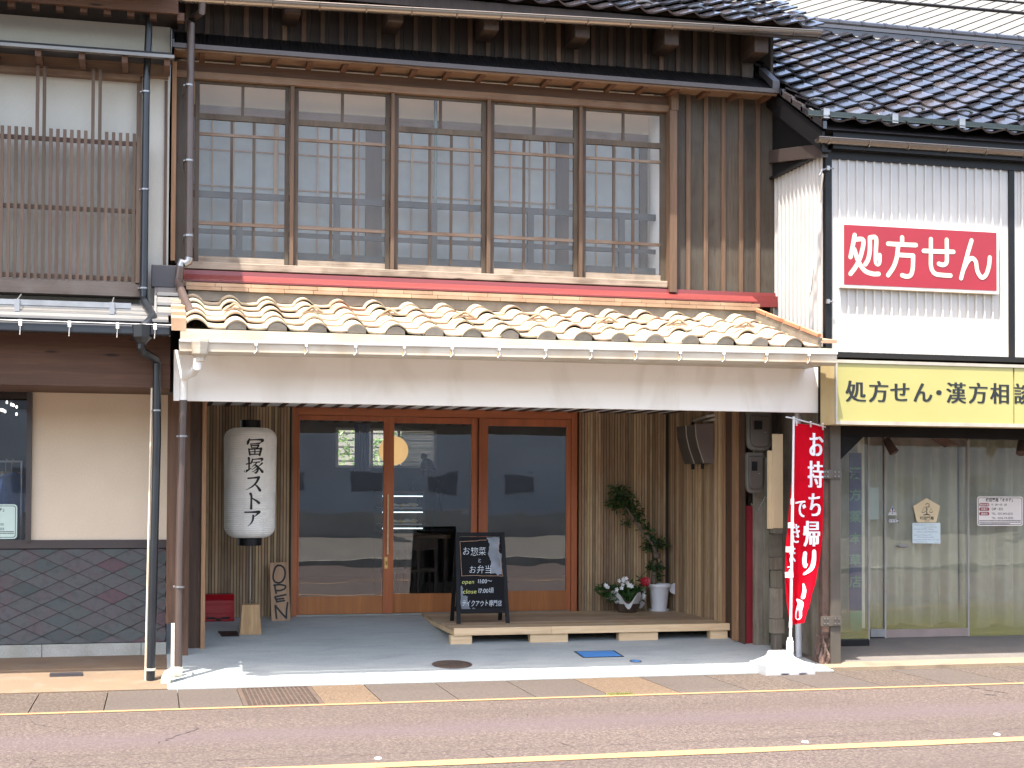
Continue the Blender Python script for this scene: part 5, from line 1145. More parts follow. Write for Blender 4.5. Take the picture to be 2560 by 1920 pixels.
mb = MB()
for i in range(9): xx = U('D', 830, 860, -.6).x+i*.70; mb.box(xx-.03, xx+.03, -.655, -.605, ze+.07, ze+.16); mb.bar((xx, -.6, ze+.09), (xx, -.3, ze+.25), .024, .01)
mb.build('bracket', M['steel'], sr)
g0 = U('D', 790, 950, -.6); gutter('gutter', (g0.x, -.575, g0.z), (14.9, -.575, U('D', 2200, 1040, -.6).z-.0), .048, M['guttermetal'], PH, [.012+.0455*i for i in range(22)], M['guttermetal'])
# ground floor: pillars, beam, glass, curtains
mb = MB(); mb.box(6.065, 6.09, -.37, 1.6, -.1, 2.85); mb.build('lower_side_wall', M['graypost'], PH)
zsg = U('K', 1000, 150, -.5).z
mb = MB(); a, b = U('K', 545, 900, -.50).x, U('K', 604, 900, -.50).x; PLX0, PLX1 = a, b
mb.box(a, b, -.50, -.40, gz(-.5)-.03, zsg+.02); mb.build('steel_pillar', M['pillar'], PH, bevel=.004)
mb = MB(); a0, b0 = U('K', 497, 900, -.46).x, U('K', 538, 900, -.46).x; mb.box(a0, b0, -.46, -.38, .16, zsg+.02); mb.build('wood_pillar', M['rust'], PH, bevel=.004)
mb = MB(); rr = random.Random(6)
zz = gz(-.46)-.02
def stump(u, v):
    a = 2*math.pi*u; z = zz+(.19-zz)*v; r_ = .062*(1.25-.5*v)+.018*math.sin(5*a+7*v)+.012*math.sin(11*a-9*v); return ((a0+b0)/2-.006+r_*math.cos(a)*.95, -.42+r_*math.sin(a), z)
mb.grid(stump, 30, 8); mb.build('rotten_foot', M['rust'], PH)
mb = MB()
for y0, y1 in ((402, 452), (1246, 1302)):
    for xx in ((a0+b0)/2,): pass
    z1, z0 = U('K', 550, y0, -.52).z, U('K', 550, y1, -.52).z; mb.box(U('K', 490, 900, -.515).x, PLX1+.003, -.515, -.501, z0, z1)
pl = mb.build('joint_plate', M['pillar'], PH)
mb = MB()
for y0, y1 in ((402, 452), (1246, 1302)):
    for fx in (510, 527, 570, 590):
        for fy in (.25, .75): p = U('K', fx, y0+(y1-y0)*fy, -.516); mb.box(p.x-.006, p.x+.006, -.525, -.516, p.z-.006, p.z+.006)
mb.build('bolt', M['steel'], pl)
mb = MB(); zb1_, zb0_ = zsg-.002, U('K', 1000, 216, -.46).z; mb.box(PLX1-.0, PX1, -.46, -.40, zb0_, zb1_); mb.prism([(PLX1+.001, -.47, zb0_-.001), (PLX1+.001, -.47, U('K', 605, 350, -.47).z), (U('K', 735, 225, -.47).x, -.47, zb0_-.001)], (0, .06, 0)); mb.build('dark_beam', M['darkpillar'], PH)
zcl = zb0_+.02; mb = MB(); mb.box(PLX1-.05, PX1, -.39, YGL+.6, zcl+.05, zcl+.08); mb.build('porch_ceiling', M['darkpillar'], PH)
zg0, zg1 = U('T', 1200, 1185, YGL).z, zcl+.05
GX0 = U('K', 520, 900, YGL-.35).x
mb = MB(); mb.box(GX0, U('K', 765, 900, YGL-.35).x, YGL-.35, YGL-.344, U('K', 700, 1380, YGL-.35).z, zg1); mb.box(U('K', 765, 900, YGL).x, U('K', 845, 900, YGL).x, YGL, YGL+.006, zg0, zg1); xdA, xdB = U('K', 862, 900, YGL).x, U('K', 1332, 900, YGL).x; mb.box(xdB+.02, PX1, YGL, YGL+.006, zg0-.02, zg1); mb.build('shop_window', M['shopglass'], PH)
mb = MB(); zk1, zk0 = U('K', 1000, 1320, YGL).z, U('K', 1000, 1366, YGL).z
mb.box(xdA+.002, xdB-.002, YGL-.01, YGL+.03, zk0, zk1); dr = mb.build('glass_door', plain('door_kick_rail', (.25, .19, .165), (.2, .15, .13), 6, .5), PH)
mb = MB(); mb.box(xdA+.004, xdB-.004, YGL+.004, YGL+.014, zk1, zg1-.01); mb.build('pane', M['shopglass'], dr)
mb = MB(); p = U('K', 962, 842, YGL-.04); mb.lathe([(.002, 0), (.02, .003), (.028, .015), (.026, .03), (.005, .036)], (0, 0, 0), 16); mb.v = [(p.x+v[0]*2., p.y-.0+v[1]*.7, p.z-.018+v[2]) for v in mb.v]; mb.box(p.x-.05, p.x+.02, p.y+.015, p.y+.045, p.z-.008, p.z+.008); mb.build('handle', M['steel'], dr, smooth='a')
mb = MB(); mb.box(U('K', 850, 900, YGL).x+.002, xdA-.004, YGL-.02, YGL+.03, zg0-.02, zg1); mb.box(xdB, xdB+.018, YGL-.008, YGL+.03, zg0-.02, zg1); a = U('K', 762, 900, YGL-.35).x; mb.box(a, a+.014, YGL-.352, YGL-.33, zg0, zg1); mb.build('window_frame', plain('pale_frame', (.30, .28, .25), (.24, .22, .2), 5, .5), PH)
mb = MB(); a = U('K', 770, 1340, YGL).x; mb.box(a, U('K', 852, 1340, YGL).x, YGL-.02, YGL+.02, U('K', 800, 1364, YGL).z, U('K', 800, 1318, YGL).z); mb.build('floor_hinge', M['steel'], PH)
mb = MB(); p0, p1 = U('K', 300, 1400, .2), U('K', 786, 1400, YGL-.46); mb.box(6.05, p1.x, YGL-.40, YGL-.33, gz(.25)-.03, U('K', 600, 1381, YGL-.40).z); mb.build('window_base', M['black'], PH, bevel=.006)
mb = MB(); zh = U('K', 1000, 262, YGL+.03).z; mb.box(U('K', 770, 240, YGL).x, U('K', 1325, 240, YGL).x, YGL+.02, YGL+.05, zh, zg1); mb.build('door_header', plain('peeling_header', (.36, .29, .26), (.28, .22, .20), 6, .8, stain=(.06, .04, .03)), PH)
mb = MB(); p = U('K', 1130, 225, YGL-.1); mb.prism([(p.x, p.y, p.z), (p.x+.17, p.y, p.z+.01), (p.x+.36, p.y+.03, p.z-.06), (p.x+.22, p.y+.02, p.z-.055), (p.x+.16, p.y+.02, p.z-.085)], (0, .012, 0)); mb.prism([(p.x+.2, p.y, p.z+.03), (p.x+.42, p.y, p.z-.01), (p.x+.42, p.y, p.z+.03)], (0, .012, 0)); mb.build('peeling_flap', M['rust'], PH)
def curtain(x0, x1, Y, z0, z1, seed, lab):
    rr = random.Random(seed); ph = [rr.uniform(0, 6) for _ in range(4)]
    def fn(u, v):
        x = x0+(x1-x0)*u; s = x*1.; a = .060*math.sin(s*26+ph[0]+.8*math.sin(s*5+ph[1]))+.02*math.sin(s*61+ph[2]); a *= .75+.25*(1-v)
        return (x+.012*math.sin(s*26+ph[3])*(1-v), Y+a, z0+(z1-z0)*v+(.02*math.sin(s*11) if v == 0 else 0))
    mb = MB(); mb.grid(fn, int((x1-x0)*110), 8); return tag(mb.build('curtain', M['curtain'], smooth=True), lab, 'curtain', 'curtains in the pharmacy window')
curtain(GX0+.02, U('K', 760, 900, YGL-.15).x-.01, YGL-.13, gz(.3)+.13, zg1-.01, 1, 'cream sheer curtain in the leftmost pharmacy pane beside the navy banner')
curtain(U('K', 770, 900, YGL).x, xdB-.03, YGL+.16, zg0+.1, zg1-.02, 2, 'cream sheer curtain behind the pharmacy glass door')
curtain(xdB+.02, PX1-.1, YGL+.20, zg0+.06, zg1-.02, 3, 'wide cream sheer curtain right of the pharmacy door')
mb = MB(); mb.box(GX0, PX1, YGL+.5, YGL+.55, -.1, zg1+.1); mb.box(GX0-.08, GX0-.05, YGL-.36, YGL+.5, -.1, zg1+.1); mb.build('inner_wall', plain('dim_inner_wall', (.24, .24, .19), None, 3, .9), PH)
mb = MB(); mb.box(6.03, PX1, YP0+.05, YP0+.1, zcl+.1, zsd0+.05); mb.box(6.03, PX1, YP0+.05, 6.5, zsd0-.10, zsd0-.05); mb.build('floor_slab', M['darkpillar'], PH)

# ================================================================ what lies behind and across the street
t = thing('rear_building', 'pale gravel-coated sloping roof rising behind the pharmacy ridge', 'building', (0, 0, 0))
def rroof(u, v): return (13.2+46*u, 12+11*v, 8.2+7.6*v)
mb = MB()
for i in range(-38, 70):
    a, b = i/110, (i+1)/110-.0013; mb.add([rroof(a, 0), rroof(b, 0), rroof(b+.33, 1), rroof(a+.33, 1)], [(0, 1, 2, 3)])
mb.build('roof', M['pantile'], t); mb = MB(); mb.add([(v[0], v[1]+.01, v[2]-.03) for v in (rroof(-.34, 0), rroof(.63, 0), rroof(.96, 1), rroof(-.01, 1))], [(0, 1, 2, 3)]); mb.build('roof_joint', M['crack'], t)
mb = MB(); mb.box(13.4, 59, 12.3, 12.5, -.16, 8.2); mb.build('wall', M['farlight'], t)
for k, (ya, yb, lab) in enumerate(((2, 34, 'upper black overhead cable crossing the pale roof at the top right'), (-24, 8, 'thin black overhead cable at the very top right corner'))):
    a = U('P', 2150, ya-4, -.95+.02*k); b = U('P', 2570, yb, -.95+.02*k); d = (b-a); mb = MB(); mb.tube([a-d*1.2+Vector((0, 0, .05)), a, b, b+d*3+Vector((0, 0, .25))], .016 if k == 0 else .011, 8); tag(mb.build('overhead_cable', M['black']), lab, 'cable', 'overhead cables')
t = thing('far_building', 'wide grey building across the street reflected in the shop doors', 'building', (0, -44, -.1))
mb = MB(); mb.box(-38, 40, -6, 0, 0, 8.6); mb.build('wall', M['farwall'], t); mb = MB()
for j in range(2):
    for i in range(22): mb.box(-36+i*3.4, -34.7+i*3.4, -.05, .03, 1.6+j*3.1, 2.5+j*3.1)
mb.build('windows', plain('far_window', (.17, .175, .18)), t); mb = MB(); mb.box(-38.5, 40.5, -6.5, .6, 8.61, 8.9); mb.build('roof', M['darkmetal'], t)
mb = MB(); mb.box(-40, 42, -34.2, -34, -.1, .8); tag(mb.build('garden_wall', M['farlight']), 'low pale wall across the street reflected in the glass', 'wall')

# ================================================================ signs
# red wall sign, rounded letters
YS = YP0-.065
t = thing('wall_sign', 'red rectangular sign with four cream rounded characters on the white ribbed wall', 'sign', (0, 0, 0))
c = [U('L', 605, 355, YS), U('L', 1516, 400, YS), U('L', 1516, 770, YS), U('L', 603, 737, YS)]
sx0, sx1 = (c[0].x+c[3].x)/2, (c[1].x+c[2].x)/2; sz1, sz0 = (c[0].z+c[1].z)/2, (c[2].z+c[3].z)/2
mb = MB(); mb.box(sx0, sx1, YS, YS+.045, sz0, sz1); mb.build('frame', M['aged'], t, bevel=.004)
bw = .03; mb = MB(); mb.box(sx0+bw, sx1-bw, YS-.004, YS-.001, sz0+bw, sz1-bw); mb.build('panel', M['signred'], t)
def LS(x, y):                                          # photo zoom coordinates -> sign plane, undoing the skew of the perspective
    p = U('L', x, y, YS-.006); return p.x, p.z
def rs(*pts): return [(*LS(a, b), .043) for a, b in catmull(pts, 5)]
letters = [
    [(684, 432), (672, 500), (660, 558)], [(692, 457), (734, 462), (722, 540), (696, 605), (660, 655)], [(682, 515), (704, 580), (740, 635), (785, 655), (822, 656)],
    [(771, 447), (771, 520), (762, 570), (746, 600)], [(771, 447), (806, 449), (806, 520), (806, 585), (818, 600), (826, 585), (827, 548)],
    [(957, 446), (957, 484)], [(876, 482), (955, 487), (1036, 490)], [(934, 494), (926, 560), (908, 615), (876, 663)], [(928, 546), (1016, 551)], [(1020, 551), (1018, 620), (1008, 660), (985, 671), (957, 664)],
    [(1081, 523), (1165, 527), (1252, 529)], [(1213, 460), (1214, 540), (1212, 590), (1192, 604), (1168, 598)], [(1122, 456), (1122, 540), (1123, 615), (1145, 654), (1190, 663), (1235, 666)],
    [(1356, 464), (1335, 535), (1312, 620), (1296, 681)], [(1306, 640), (1330, 590), (1356, 566), (1380, 585), (1390, 640), (1414, 676), (1440, 660), (1456, 610), (1461, 562)]]
mb = MB()
for k, s in enumerate(letters): mb.stroke(rs(*s), lambda x, z, k: (x, YS-.0045-.00025*k, z), k, 8)
mb.build('lettering', M['creamprint'], t)
# yellow sign box
YY = -.78; t = thing('shop_sign', 'long yellow sign box with black characters over the pharmacy front', 'sign', (0, 0, 0))
z1, z0 = U('L', 1000, 1180, YY).z, U('L', 1000, 1508, YY).z; x0 = U('L', 572, 1300, YY).x; xj = U('L', 1600, 1350, YY).x
mb = MB(); mb.box(x0+.004, 15, YY+.02, -.47, z0-.03, z1+.03); mb.build('housing', M['yellowside'], t)
mb = MB(); mb.box(x0+.02, xj-.008, YY, YY+.019, z0, z1); mb.box(xj+.008, 15, YY, YY+.019, z0, z1); mb.build('panel', M['yellow'], t)
mb = MB(); mb.box(x0, 15, YY-.010, YY+.019, z0-.035, z0-.001); mb.box(x0, 15, YY-.010, YY+.019, z1+.001, z1+.03); mb.box(x0, x0+.019, YY-.010, YY+.019, z0, z1); mb.build('frame', M['boxgray'] if 0 else plain('sign_frame', (.42, .38, .30), (.3, .27, .22), 6, .5, .3), t)
chars = '処方せん・漢方相談'; cxs = [690, 822, 945, 1075, 1168, 1267, 1395, 1520, 1655]; lm = MB()
zc_, hs = U('L', 1000, 1338, YY).z, (U('L', 690, 1270, YY).z-U('L', 690, 1393, YY).z)
for ch, cx in zip(chars, cxs):
    xc = U('L', cx, 1340, YY).x; zc_ = U('L', cx, 1335+(cx-900)*.016, YY).z; sz = hs*1.07
    text(ch, sz, lambda x, y, k, xc=xc, zc_=zc_, sz=sz: (xc-sz/2+x, YY-.0015-.0003*k, zc_-.38*sz+y), 'lettering', M['inkgray'], t, bold=.0, wide=.030)
# --- lantern
YLn = 1.74
cxl = U('H', 622, 570, YLn).x; zt_, zb_ = U('H', 630, 191, YLn-.1).z, U('H', 615, 953, YLn-.1).z; rL = (U('H', 807, 400, YLn).x-U('H', 441, 400, YLn).x)/2
t = thing('paper_lantern', 'tall white paper lantern with black brush lettering hanging at the entrance', 'lantern', (cxl, YLn, zb_))
hL = zt_-zb_
def lr(s):                                            # radius along the height
    e = min(s, 1-s); base = rL*(.955+.045*s)
    return base*(1 if e > .10 else (.60+.40*math.sin(math.pi/2*(e/.10)**.62)))
prof = []
nR = 330
for i in range(nR+1):
    s = i/nR; prof.append((lr(s)+.0022*math.cos(2*math.pi*55*s), s*hL))
mb = MB(); mb.lathe(prof, n=72, cap=False); mb.build('paper_shade', M['lantern'], t, smooth=True)
mb = MB(); a = U('H', 554, 170, YLn).x-cxl; mb.lathe([(.02, hL-.01), (abs(a), hL-.012), (abs(a), hL+.078), (abs(a)-.012, hL+.078), (abs(a)-.012, hL+.03), (.01, hL+.03)], n=40, cap=False); mb.build('cap_ring', M['black'], t, smooth='a')
b = .118; mb = MB(); mb.lathe([(.02, .006), (b, .008), (b, -.078), (b-.01, -.078), (b-.01, -.03), (.01, -.03)], n=40, cap=False); mb.build('cap_ring', M['black'], t, smooth='a')
mb = MB(); mb.tube([(0, 0, hL+.05), (0, 0, zc-zb_-.03)], .003, 6); mb.build('hook_cord', M['black'], t)
strokes = [  # brush strokes in photo zoom pixels (x, y, width)
    [(432, 192, 12), (420, 222, 22), (404, 252, 28)], [(425, 208, 12), (520, 204, 12), (602, 206, 24), (598, 222, 22), (574, 242, 6)], [(446, 262, 12), (500, 256, 10), (566, 251, 15)],
    [(452, 280, 12), (464, 314, 10)], [(452, 281, 10), (552, 276, 14)], [(550, 276, 18), (536, 312, 12)], [(464, 310, 9), (538, 307, 9)],
    [(424, 324, 16), (430, 360, 16), (438, 400, 18)], [(424, 330, 12), (500, 324, 11), (584, 318, 15)], [(585, 318, 24), (576, 360, 20), (564, 404, 20)], [(436, 362, 9), (566, 357, 9)], [(502, 326, 12), (502, 392, 12)], [(438, 394, 13), (562, 391, 12)],
    [(388, 522, 14), (420, 512, 12), (452, 508, 15)], [(424, 440, 22), (428, 510, 16), (426, 588, 16)], [(380, 614, 28), (420, 596, 14), (458, 572, 5)],
    [(472, 456, 12), (462, 496, 18)], [(470, 461, 10), (540, 454, 12), (602, 452, 22), (580, 486, 5)], [(482, 502, 9), (520, 496, 9), (562, 492, 14)], [(528, 498, 13), (500, 532, 9), (464, 556, 4)],
    [(490, 530, 8), (526, 540, 16), (542, 572, 20), (538, 604, 19), (514, 634, 17), (494, 624, 4)], [(522, 548, 11), (494, 574, 8), (460, 592, 4)], [(532, 576, 11), (502, 604, 8), (464, 622, 4)], [(598, 508, 18), (572, 532, 11), (544, 550, 5)], [(540, 544, 8), (568, 580, 17), (602, 620, 26)],
    [(414, 704, 15), (480, 698, 14), (556, 690, 22)], [(556, 690, 24), (520, 760, 19), (460, 816, 12), (386, 856, 4)], [(498, 778, 9), (536, 812, 18), (570, 860, 26)],
    [(446, 904, 26), (458, 935, 20), (456, 1020, 18), (454, 1094, 24)], [(470, 964, 12), (516, 990, 18), (556, 1022, 27)],
    [(370, 1143, 14), (450, 1142, 15), (556, 1138, 26)], [(560, 1140, 28), (534, 1168, 16), (500, 1198, 5)], [(482, 1186, 20), (476, 1240, 18), (452, 1286, 12), (414, 1322, 4)]]
mb = MB()
def onl(x, z, k):
    s = max(0, min(1, (z-zb_)/hL)); r_ = lr(s)+.0035+.00025*(k % 6); d = x-cxl
    return (d, -math.sqrt(max(.0001, r_*r_-d*d)), z-zb_)
for k, st in enumerate(strokes):
    P = []
    for x, y, wd in catmull(st, 5): p = U('N', x, y, YLn-.24); P.append((p.x, p.z, wd/5.183*.0054))
    mb.stroke(P, onl, k, 4)
mb.build('lettering', M['ink'], t)
mb = MB()                                             # two faint paper seams
for fx in (375, 640):
    P = [U('N', fx+(y-700)*-.035, y, YLn-.24) for y in range(110, 1441, 70)]; mb.stroke([(p.x, p.z, .010) for p in P], lambda x, z, k: onl(x, z, -7), 0, 2)
mb.build('paper_seam', cloth('seam_paper', (.86, .84, .80), .3), t)
# wooden weight and its cord
zb = gz(1.74)+.0; p = UR('H', 622, 1613); yw = 1.74; zw = gz(yw)
wb0, wb1, wt0, wt1 = (U('H', a, 1500, yw-.09).x for a in (552, 702, 570, 690)); ztp = U('H', 630, 1416, yw-.08).z
t = thing('wooden_weight', 'tapered pale wood block holding the lantern cord on the floor', 'weight', ((wb0+wb1)/2, yw, zw))
hb, ht = (wb1-wb0)/2, (wt1-wt0)/2; mb = MB(); hz = ztp-zw
mb.add([(-hb, -hb, -.01), (hb, -hb, -.01), (hb, hb, .01), (-hb, hb, .01), (-ht, -ht, hz), (ht, -ht, hz), (ht, ht, hz), (-ht, ht, hz)], [(0, 3, 2, 1), (4, 5, 6, 7), (0, 1, 5, 4), (1, 2, 6, 5), (2, 3, 7, 6), (3, 0, 4, 7)]); mb.build('block', M['pinez'], t, bevel=.004)
mb = MB(); mb.tube([(0, 0, hz), (0, 0, hz+.02), (.012, 0, hz+.035), (0, 0, hz+.05), (-.012, 0, hz+.035)], .004, 8); mb.build('eye_hook', M['steel'], t)
mb = MB(); mb.tube([(0, 0, hz+.05), (0, 0, zb_-.032-zw)], .0035, 6); mb.build('cord', M['conduit'], t)
# OPEN board
yo = 2.42; zo = gz(yo); a, b = U('H', 770, 1530, yo).x, U('H', 902, 1530, yo).x; ho = U('H', 825, 1116, yo+.1).z-zo; wo = b-a
t = thing('open_board', 'upright wooden plank with OPEN painted in black letters leaning beside the door', 'sign', ((a+b)/2, yo, zo)); lean = .12
t.rotation_euler = (-lean*1.0/ho if 0 else -math.atan(lean/ho), rad(-1.6), 0)
mb = MB(); mb.box(-wo/2, wo/2, 0, .022, 0, ho); mb.build('plank', M['signwood'], t, bevel=.002)
def OB(x, y):                                         # H-zoom pixel -> board coordinates
    return ((x-832-(1330-y)*.0)/2.765*.00423*(wo/(140/2.765*.00423)), (1535-y)/(1535-1116)*ho)
mb = MB()
O = [[(828, 1136), (806, 1150), (790, 1190), (786, 1230), (800, 1256), (832, 1262), (858, 1246), (874, 1210), (872, 1168), (852, 1142), (820, 1136)], [(796, 1276), (798, 1306), (804, 1336)], [(790, 1280), (830, 1276), (872, 1286), (868, 1306), (836, 1318), (804, 1318)],
     [(794, 1364), (808, 1396)], [(796, 1362), (836, 1356), (874, 1350)], [(800, 1380), (858, 1376)], [(806, 1398), (838, 1394), (862, 1392)], [(794, 1424), (796, 1462), (800, 1516)], [(794, 1424), (830, 1470), (872, 1518)], [(872, 1518), (876, 1460), (886, 1408)]]
for k, st in enumerate(O): mb.stroke([(*OB(x, y), .019) for x, y in catmull(st, 4)], lambda x, z, k: (x, -.0015-.0002*k, z), k, 5)
mb.build('lettering', M['ink'], t)
# red box on the floor
yr_ = 2.44; zr_ = gz(yr_); a, b = U('H', 295, 1500, yr_).x, U('H', 514, 1500, yr_).x; hr = U('H', 400, 1345, yr_).z-zr_
t = thing('red_box', 'glossy red metal box standing on the floor behind the left post', 'box', ((a+b)/2, yr_, zr_)); w2 = (b-a)/2
mb = MB(); mb.box(-w2, w2, 0, .22, 0, hr*.80); mb.prism([(-w2, 0, hr*.805), (-w2, .05, hr), (-w2, .22, hr), (-w2, .22, hr*.805)], (2*w2, 0, 0)); mb.build('case', M['redbox'], t, bevel=.006)
mb = MB(); mb.box(-w2+.01, w2-.01, -.012, -.001, hr*.66, hr*.78); mb.box(-w2+.02, w2-.02, -.006, -.001, hr*.30, hr*.62); mb.build('flap', M['redbox'], t, bevel=.003)
mb = MB()
for x0_, x1_ in ((-w2*.75, -w2*.2), (w2*.18, w2*.72)): mb.box(x0_, x1_, -.004, -.001, hr*.10, hr*.165)
mb.box(-w2*.18, w2*.14, -.006, -.001, hr*.03, hr*.12); mb.build('slot', M['black'], t)

# ================================================================ deck and what stands on it
DY0, DY1, DX0, DX1, DZ = .87, 2.63, 2.80, 5.65, .193
t = thing('timber_deck', 'low timber platform of brown boards with a pale front edge on wooden blocks', 'platform', (0, 0, 0))
mb = MB(); n = 12; w_ = (DY1-DY0-.03)/n; rd = random.Random(5)
for i in range(n):
    y = DY0+.031+i*w_; s = rd.uniform(3.6, 5.0)
    mb.box(DX0, s-.0015, y+.0015, y+w_-.0015, DZ-.028, DZ); mb.box(s+.0015, DX1, y+.0015, y+w_-.0015, DZ-.028, DZ-.0006)
mb.build('deck_boards', M['deck'], t)
mb = MB(); xj = U('I', 1875, 1580, DY0).x; mb.box(DX0-.0, xj-.001, DY0, DY0+.03, DZ-.070, DZ+.001); mb.box(xj+.001, DX1, DY0, DY0+.03, DZ-.070, DZ+.0005); mb.build('front_edge', M['pine'], t, bevel=.002)
mb = MB(); mb.box(DX0, DX0+.03, DY0+.031, DY1, DZ-.070, DZ-.029); mb.box(DX1-.03, DX1, DY0+.031, DY1, DZ-.070, DZ-.029); mb.box(4.2, 4.24, DY0+.031, DY1, DZ-.070, DZ-.029); mb.build('joist', M['pine'], t)
zb_d = DZ-.071
for xa, xb in ((1127, 1180), (1326, 1420), (1548, 1645), (1776, 1819)):
    a, b = U('P', xa, 1590, DY0+.02).x, U('P', xb, 1590, DY0+.02).x
    mb = MB(); mb.box(a, b, DY0+.02, DY0+.12, gz(DY0)-.012, zb_d); mb.build('block', M['pine'], t, bevel=.002)
for xa, xb, y in ((2.86, 3.0, 1.50), (3.9, 4.1, 1.7), (5.2, 5.4, 1.7), (2.9, 3.05, 2.3)):
    mb = MB(); mb.box(xa, xb, y, y+.1, gz(y)-.012, zb_d); mb.build('block', M['pine'], t)
# A-board
p0, p1 = UZ('O', 275, 1540, DZ), UZ('O', 1003, 1528, DZ); pb0 = UZ('O', 135, 1495, DZ)
mid = (p0+p1)/2; d = p1-p0; az = math.atan2(d.y, d.x); wA = d.length/2+.02
dep = max(.36, min(.46, (Vector((pb0.x, pb0.y, 0))-Vector((p0.x, p0.y, 0))).length)); hA = U('O', 585, 185, mid.y+.15).z-DZ
t = thing('chalkboard_stand', 'black folding A-board with chalk writing standing on the deck', 'signboard', (mid.x, mid.y, DZ), az)
sl_ = dep/2/hA                                       # forward lean of each leaf
def AF(x, s, off=0): return (x, s*sl_*1.0-off*1.0, s)     # on the front leaf: s = height, y grows towards the ridge
wt = wA*.93
def leaf_frame(front, zlow):
    mb = MB(); f = (lambda x, s: Vector((x, s*sl_, s))) if front else (lambda x, s: Vector((x, dep-s*sl_, s)))
    def wx(s): return wA+(wt-wA)*s/hA
    L = .04
    for sg in (-1, 1): mb.bar(f(sg*(wx(0)-L/2), 0), f(sg*(wx(hA)-L/2), hA), L, .022, (0, 1, 0))
    mb.bar(f(-wx(hA)+L, hA-L/2), f(wx(hA)-L, hA-L/2), .021, L); mb.bar(f(-wx(zlow)+L, zlow), f(wx(zlow)-L, zlow), .021, .045)
    return mb
zlow = (1545-1360)/(1545-185)*hA
leaf_frame(True, zlow).build('front_frame', M['boardframe'], t, bevel=.002); leaf_frame(False, zlow).build('rear_frame', M['boardframe'], t, bevel=.002)
mb = MB(); z0_, z1_ = zlow+.0, hA-.045
def BP(u, v, k=0): s = z0_+(z1_-z0_)*v; wv = wA+(wt-wA)*s/hA-.04; return ((2*u-1)*wv, s*sl_-.003-.0006*k, s)
mb.prism([BP(0, 0), BP(1, 0), BP(1, 1), BP(0, 1)], (0, .008, 0)); mb.build('board', M['chalkboard'], t)
mb = MB(); mb.prism([(-wA+.05, dep-z0_*sl_-.002, z0_), (wA-.05, dep-z0_*sl_-.002, z0_), (wt-.04, dep-z1_*sl_-.002, z1_), (-wt+.04, dep-z1_*sl_-.002, z1_)], (0, .006, 0)); mb.build('rear_board', M['boardframe'], t)
def bu(x, y):                                        # O-zoom pixel -> (u, v) on the board
    v = (1335-y)/(1335-222); xl = 292+(255-292)*v; xr = 965+(925-965)*v; return (x-xl)/(xr-xl), v
def BQ(x, y, k): return BP(*bu(x, y), k)
sm = MB(); rs_ = random.Random(4)
def blob(pts, k):
    P = []
    for (a, b), (c_, d_) in zip(pts, pts[1:]+pts[:1]):
        for i in range(6): f_ = i/6; P.append((a+(c_-a)*f_+rs_.gauss(0, 7), b+(d_-b)*f_+rs_.gauss(0, 7)))
    sm.add([BQ(x, y, k) for x, y in P], [tuple(range(len(P)))])
blob([(690, 230), (900, 228), (905, 330), (880, 450), (930, 480), (935, 780), (860, 800), (760, 770), (760, 600), (710, 480), (740, 330)], .4)
blob([(285, 960), (310, 950), (330, 1090), (390, 1120), (400, 1220), (440, 1320), (300, 1325)], .4); blob([(470, 1290), (500, 1280), (540, 1325), (470, 1328)], .4)
sm.build('chalk_smudge', M['smudge'], t)
def ct(s, x, y, h, m, bold=-.012, slant=.06, jit=.05, sx=.92):     # chalk text: x,y = left baseline in zoom px
    text(s, h*1.12, lambda X, Y_, k: BQ(x+X, y-Y_, 1+.12*k), 'chalk_writing', m, t, bold=bold, slant=slant, jit=jit, sx=sx)
ct('お惣菜', 300, 492, 124, M['chalk']); ct('と', 545, 606, 66, M['chalk']); ct('お弁当', 408, 764, 118, M['chalk'])
ct('open', 300, 924, 76, M['chalkyellow'], -.004, .15, .03, 1.1); ct('11:00〜', 538, 918, 76, M['chalk'], -.006, .1)
ct('close', 318, 1072, 82, M['chalkyellow'], -.004, .15, .03, 1.1); ct('17:00頃', 545, 1066, 82, M['chalk'], -.006, .08, .04, .86)
ct('テイクアウト専門店', 306, 1258, 92, M['chalk'], -.008, .1, .05, .66)
mb = MB(); wob = random.Random(6)
for a, b in (((262, 295), (690, 268)), ((262, 295), (300, 800)), ((300, 805), (945, 815)), ((880, 270), (878, 430)), ((878, 430), (945, 810))):
    P = [(a[0]+(b[0]-a[0])*i/8+wob.gauss(0, 2.5), a[1]+(b[1]-a[1])*i/8+wob.gauss(0, 2.5), 5.5) for i in range(9)]; mb.stroke(P, lambda x, y, k: BQ(x, y, 1), 0, 3)
mb.build('chalk_line', M['chalkorange'], t)
# potted fig with a bent trunk
p = UZ('J', 660, 1452, DZ); t = thing('potted_fig', 'bent-trunk potted fig in a white fluted pot on the deck', 'potted plant', (p.x, p.y-.12, DZ)); kp = (U('J', 735, 1290, p.y-.12).x-U('J', 580, 1290, p.y-.12).x)/2
hp = U('J', 655, 1270, p.y-.12).z-DZ
mb = MB(); n = 40; prof = [(.62, .03), (.66, .05), (.84, .86), (.86, .88)]
vs = []
for r_, z_ in prof:
    for k in range(n): fl = .018*abs(math.cos(6*2*math.pi*k/n/1.0)) if .04 < z_ < .87 else 0; rr_ = (r_-fl)*kp; vs.append((rr_*math.cos(2*math.pi*k/n), rr_*math.sin(2*math.pi*k/n), z_*hp))
mb.add(vs, [(i*n+k, i*n+(k+1) % n, (i+1)*n+(k+1) % n, (i+1)*n+k) for i in range(3) for k in range(n)]+[tuple(range(n))])
mb.lathe([(.86*kp, .88*hp), (.99*kp, .885*hp), (1.0*kp, .97*hp), (.97*kp, hp), (.90*kp, hp), (.88*kp, .93*hp)], (0, 0, 0), 40, False); mb.build('pot', M['pot'], t, smooth='a')
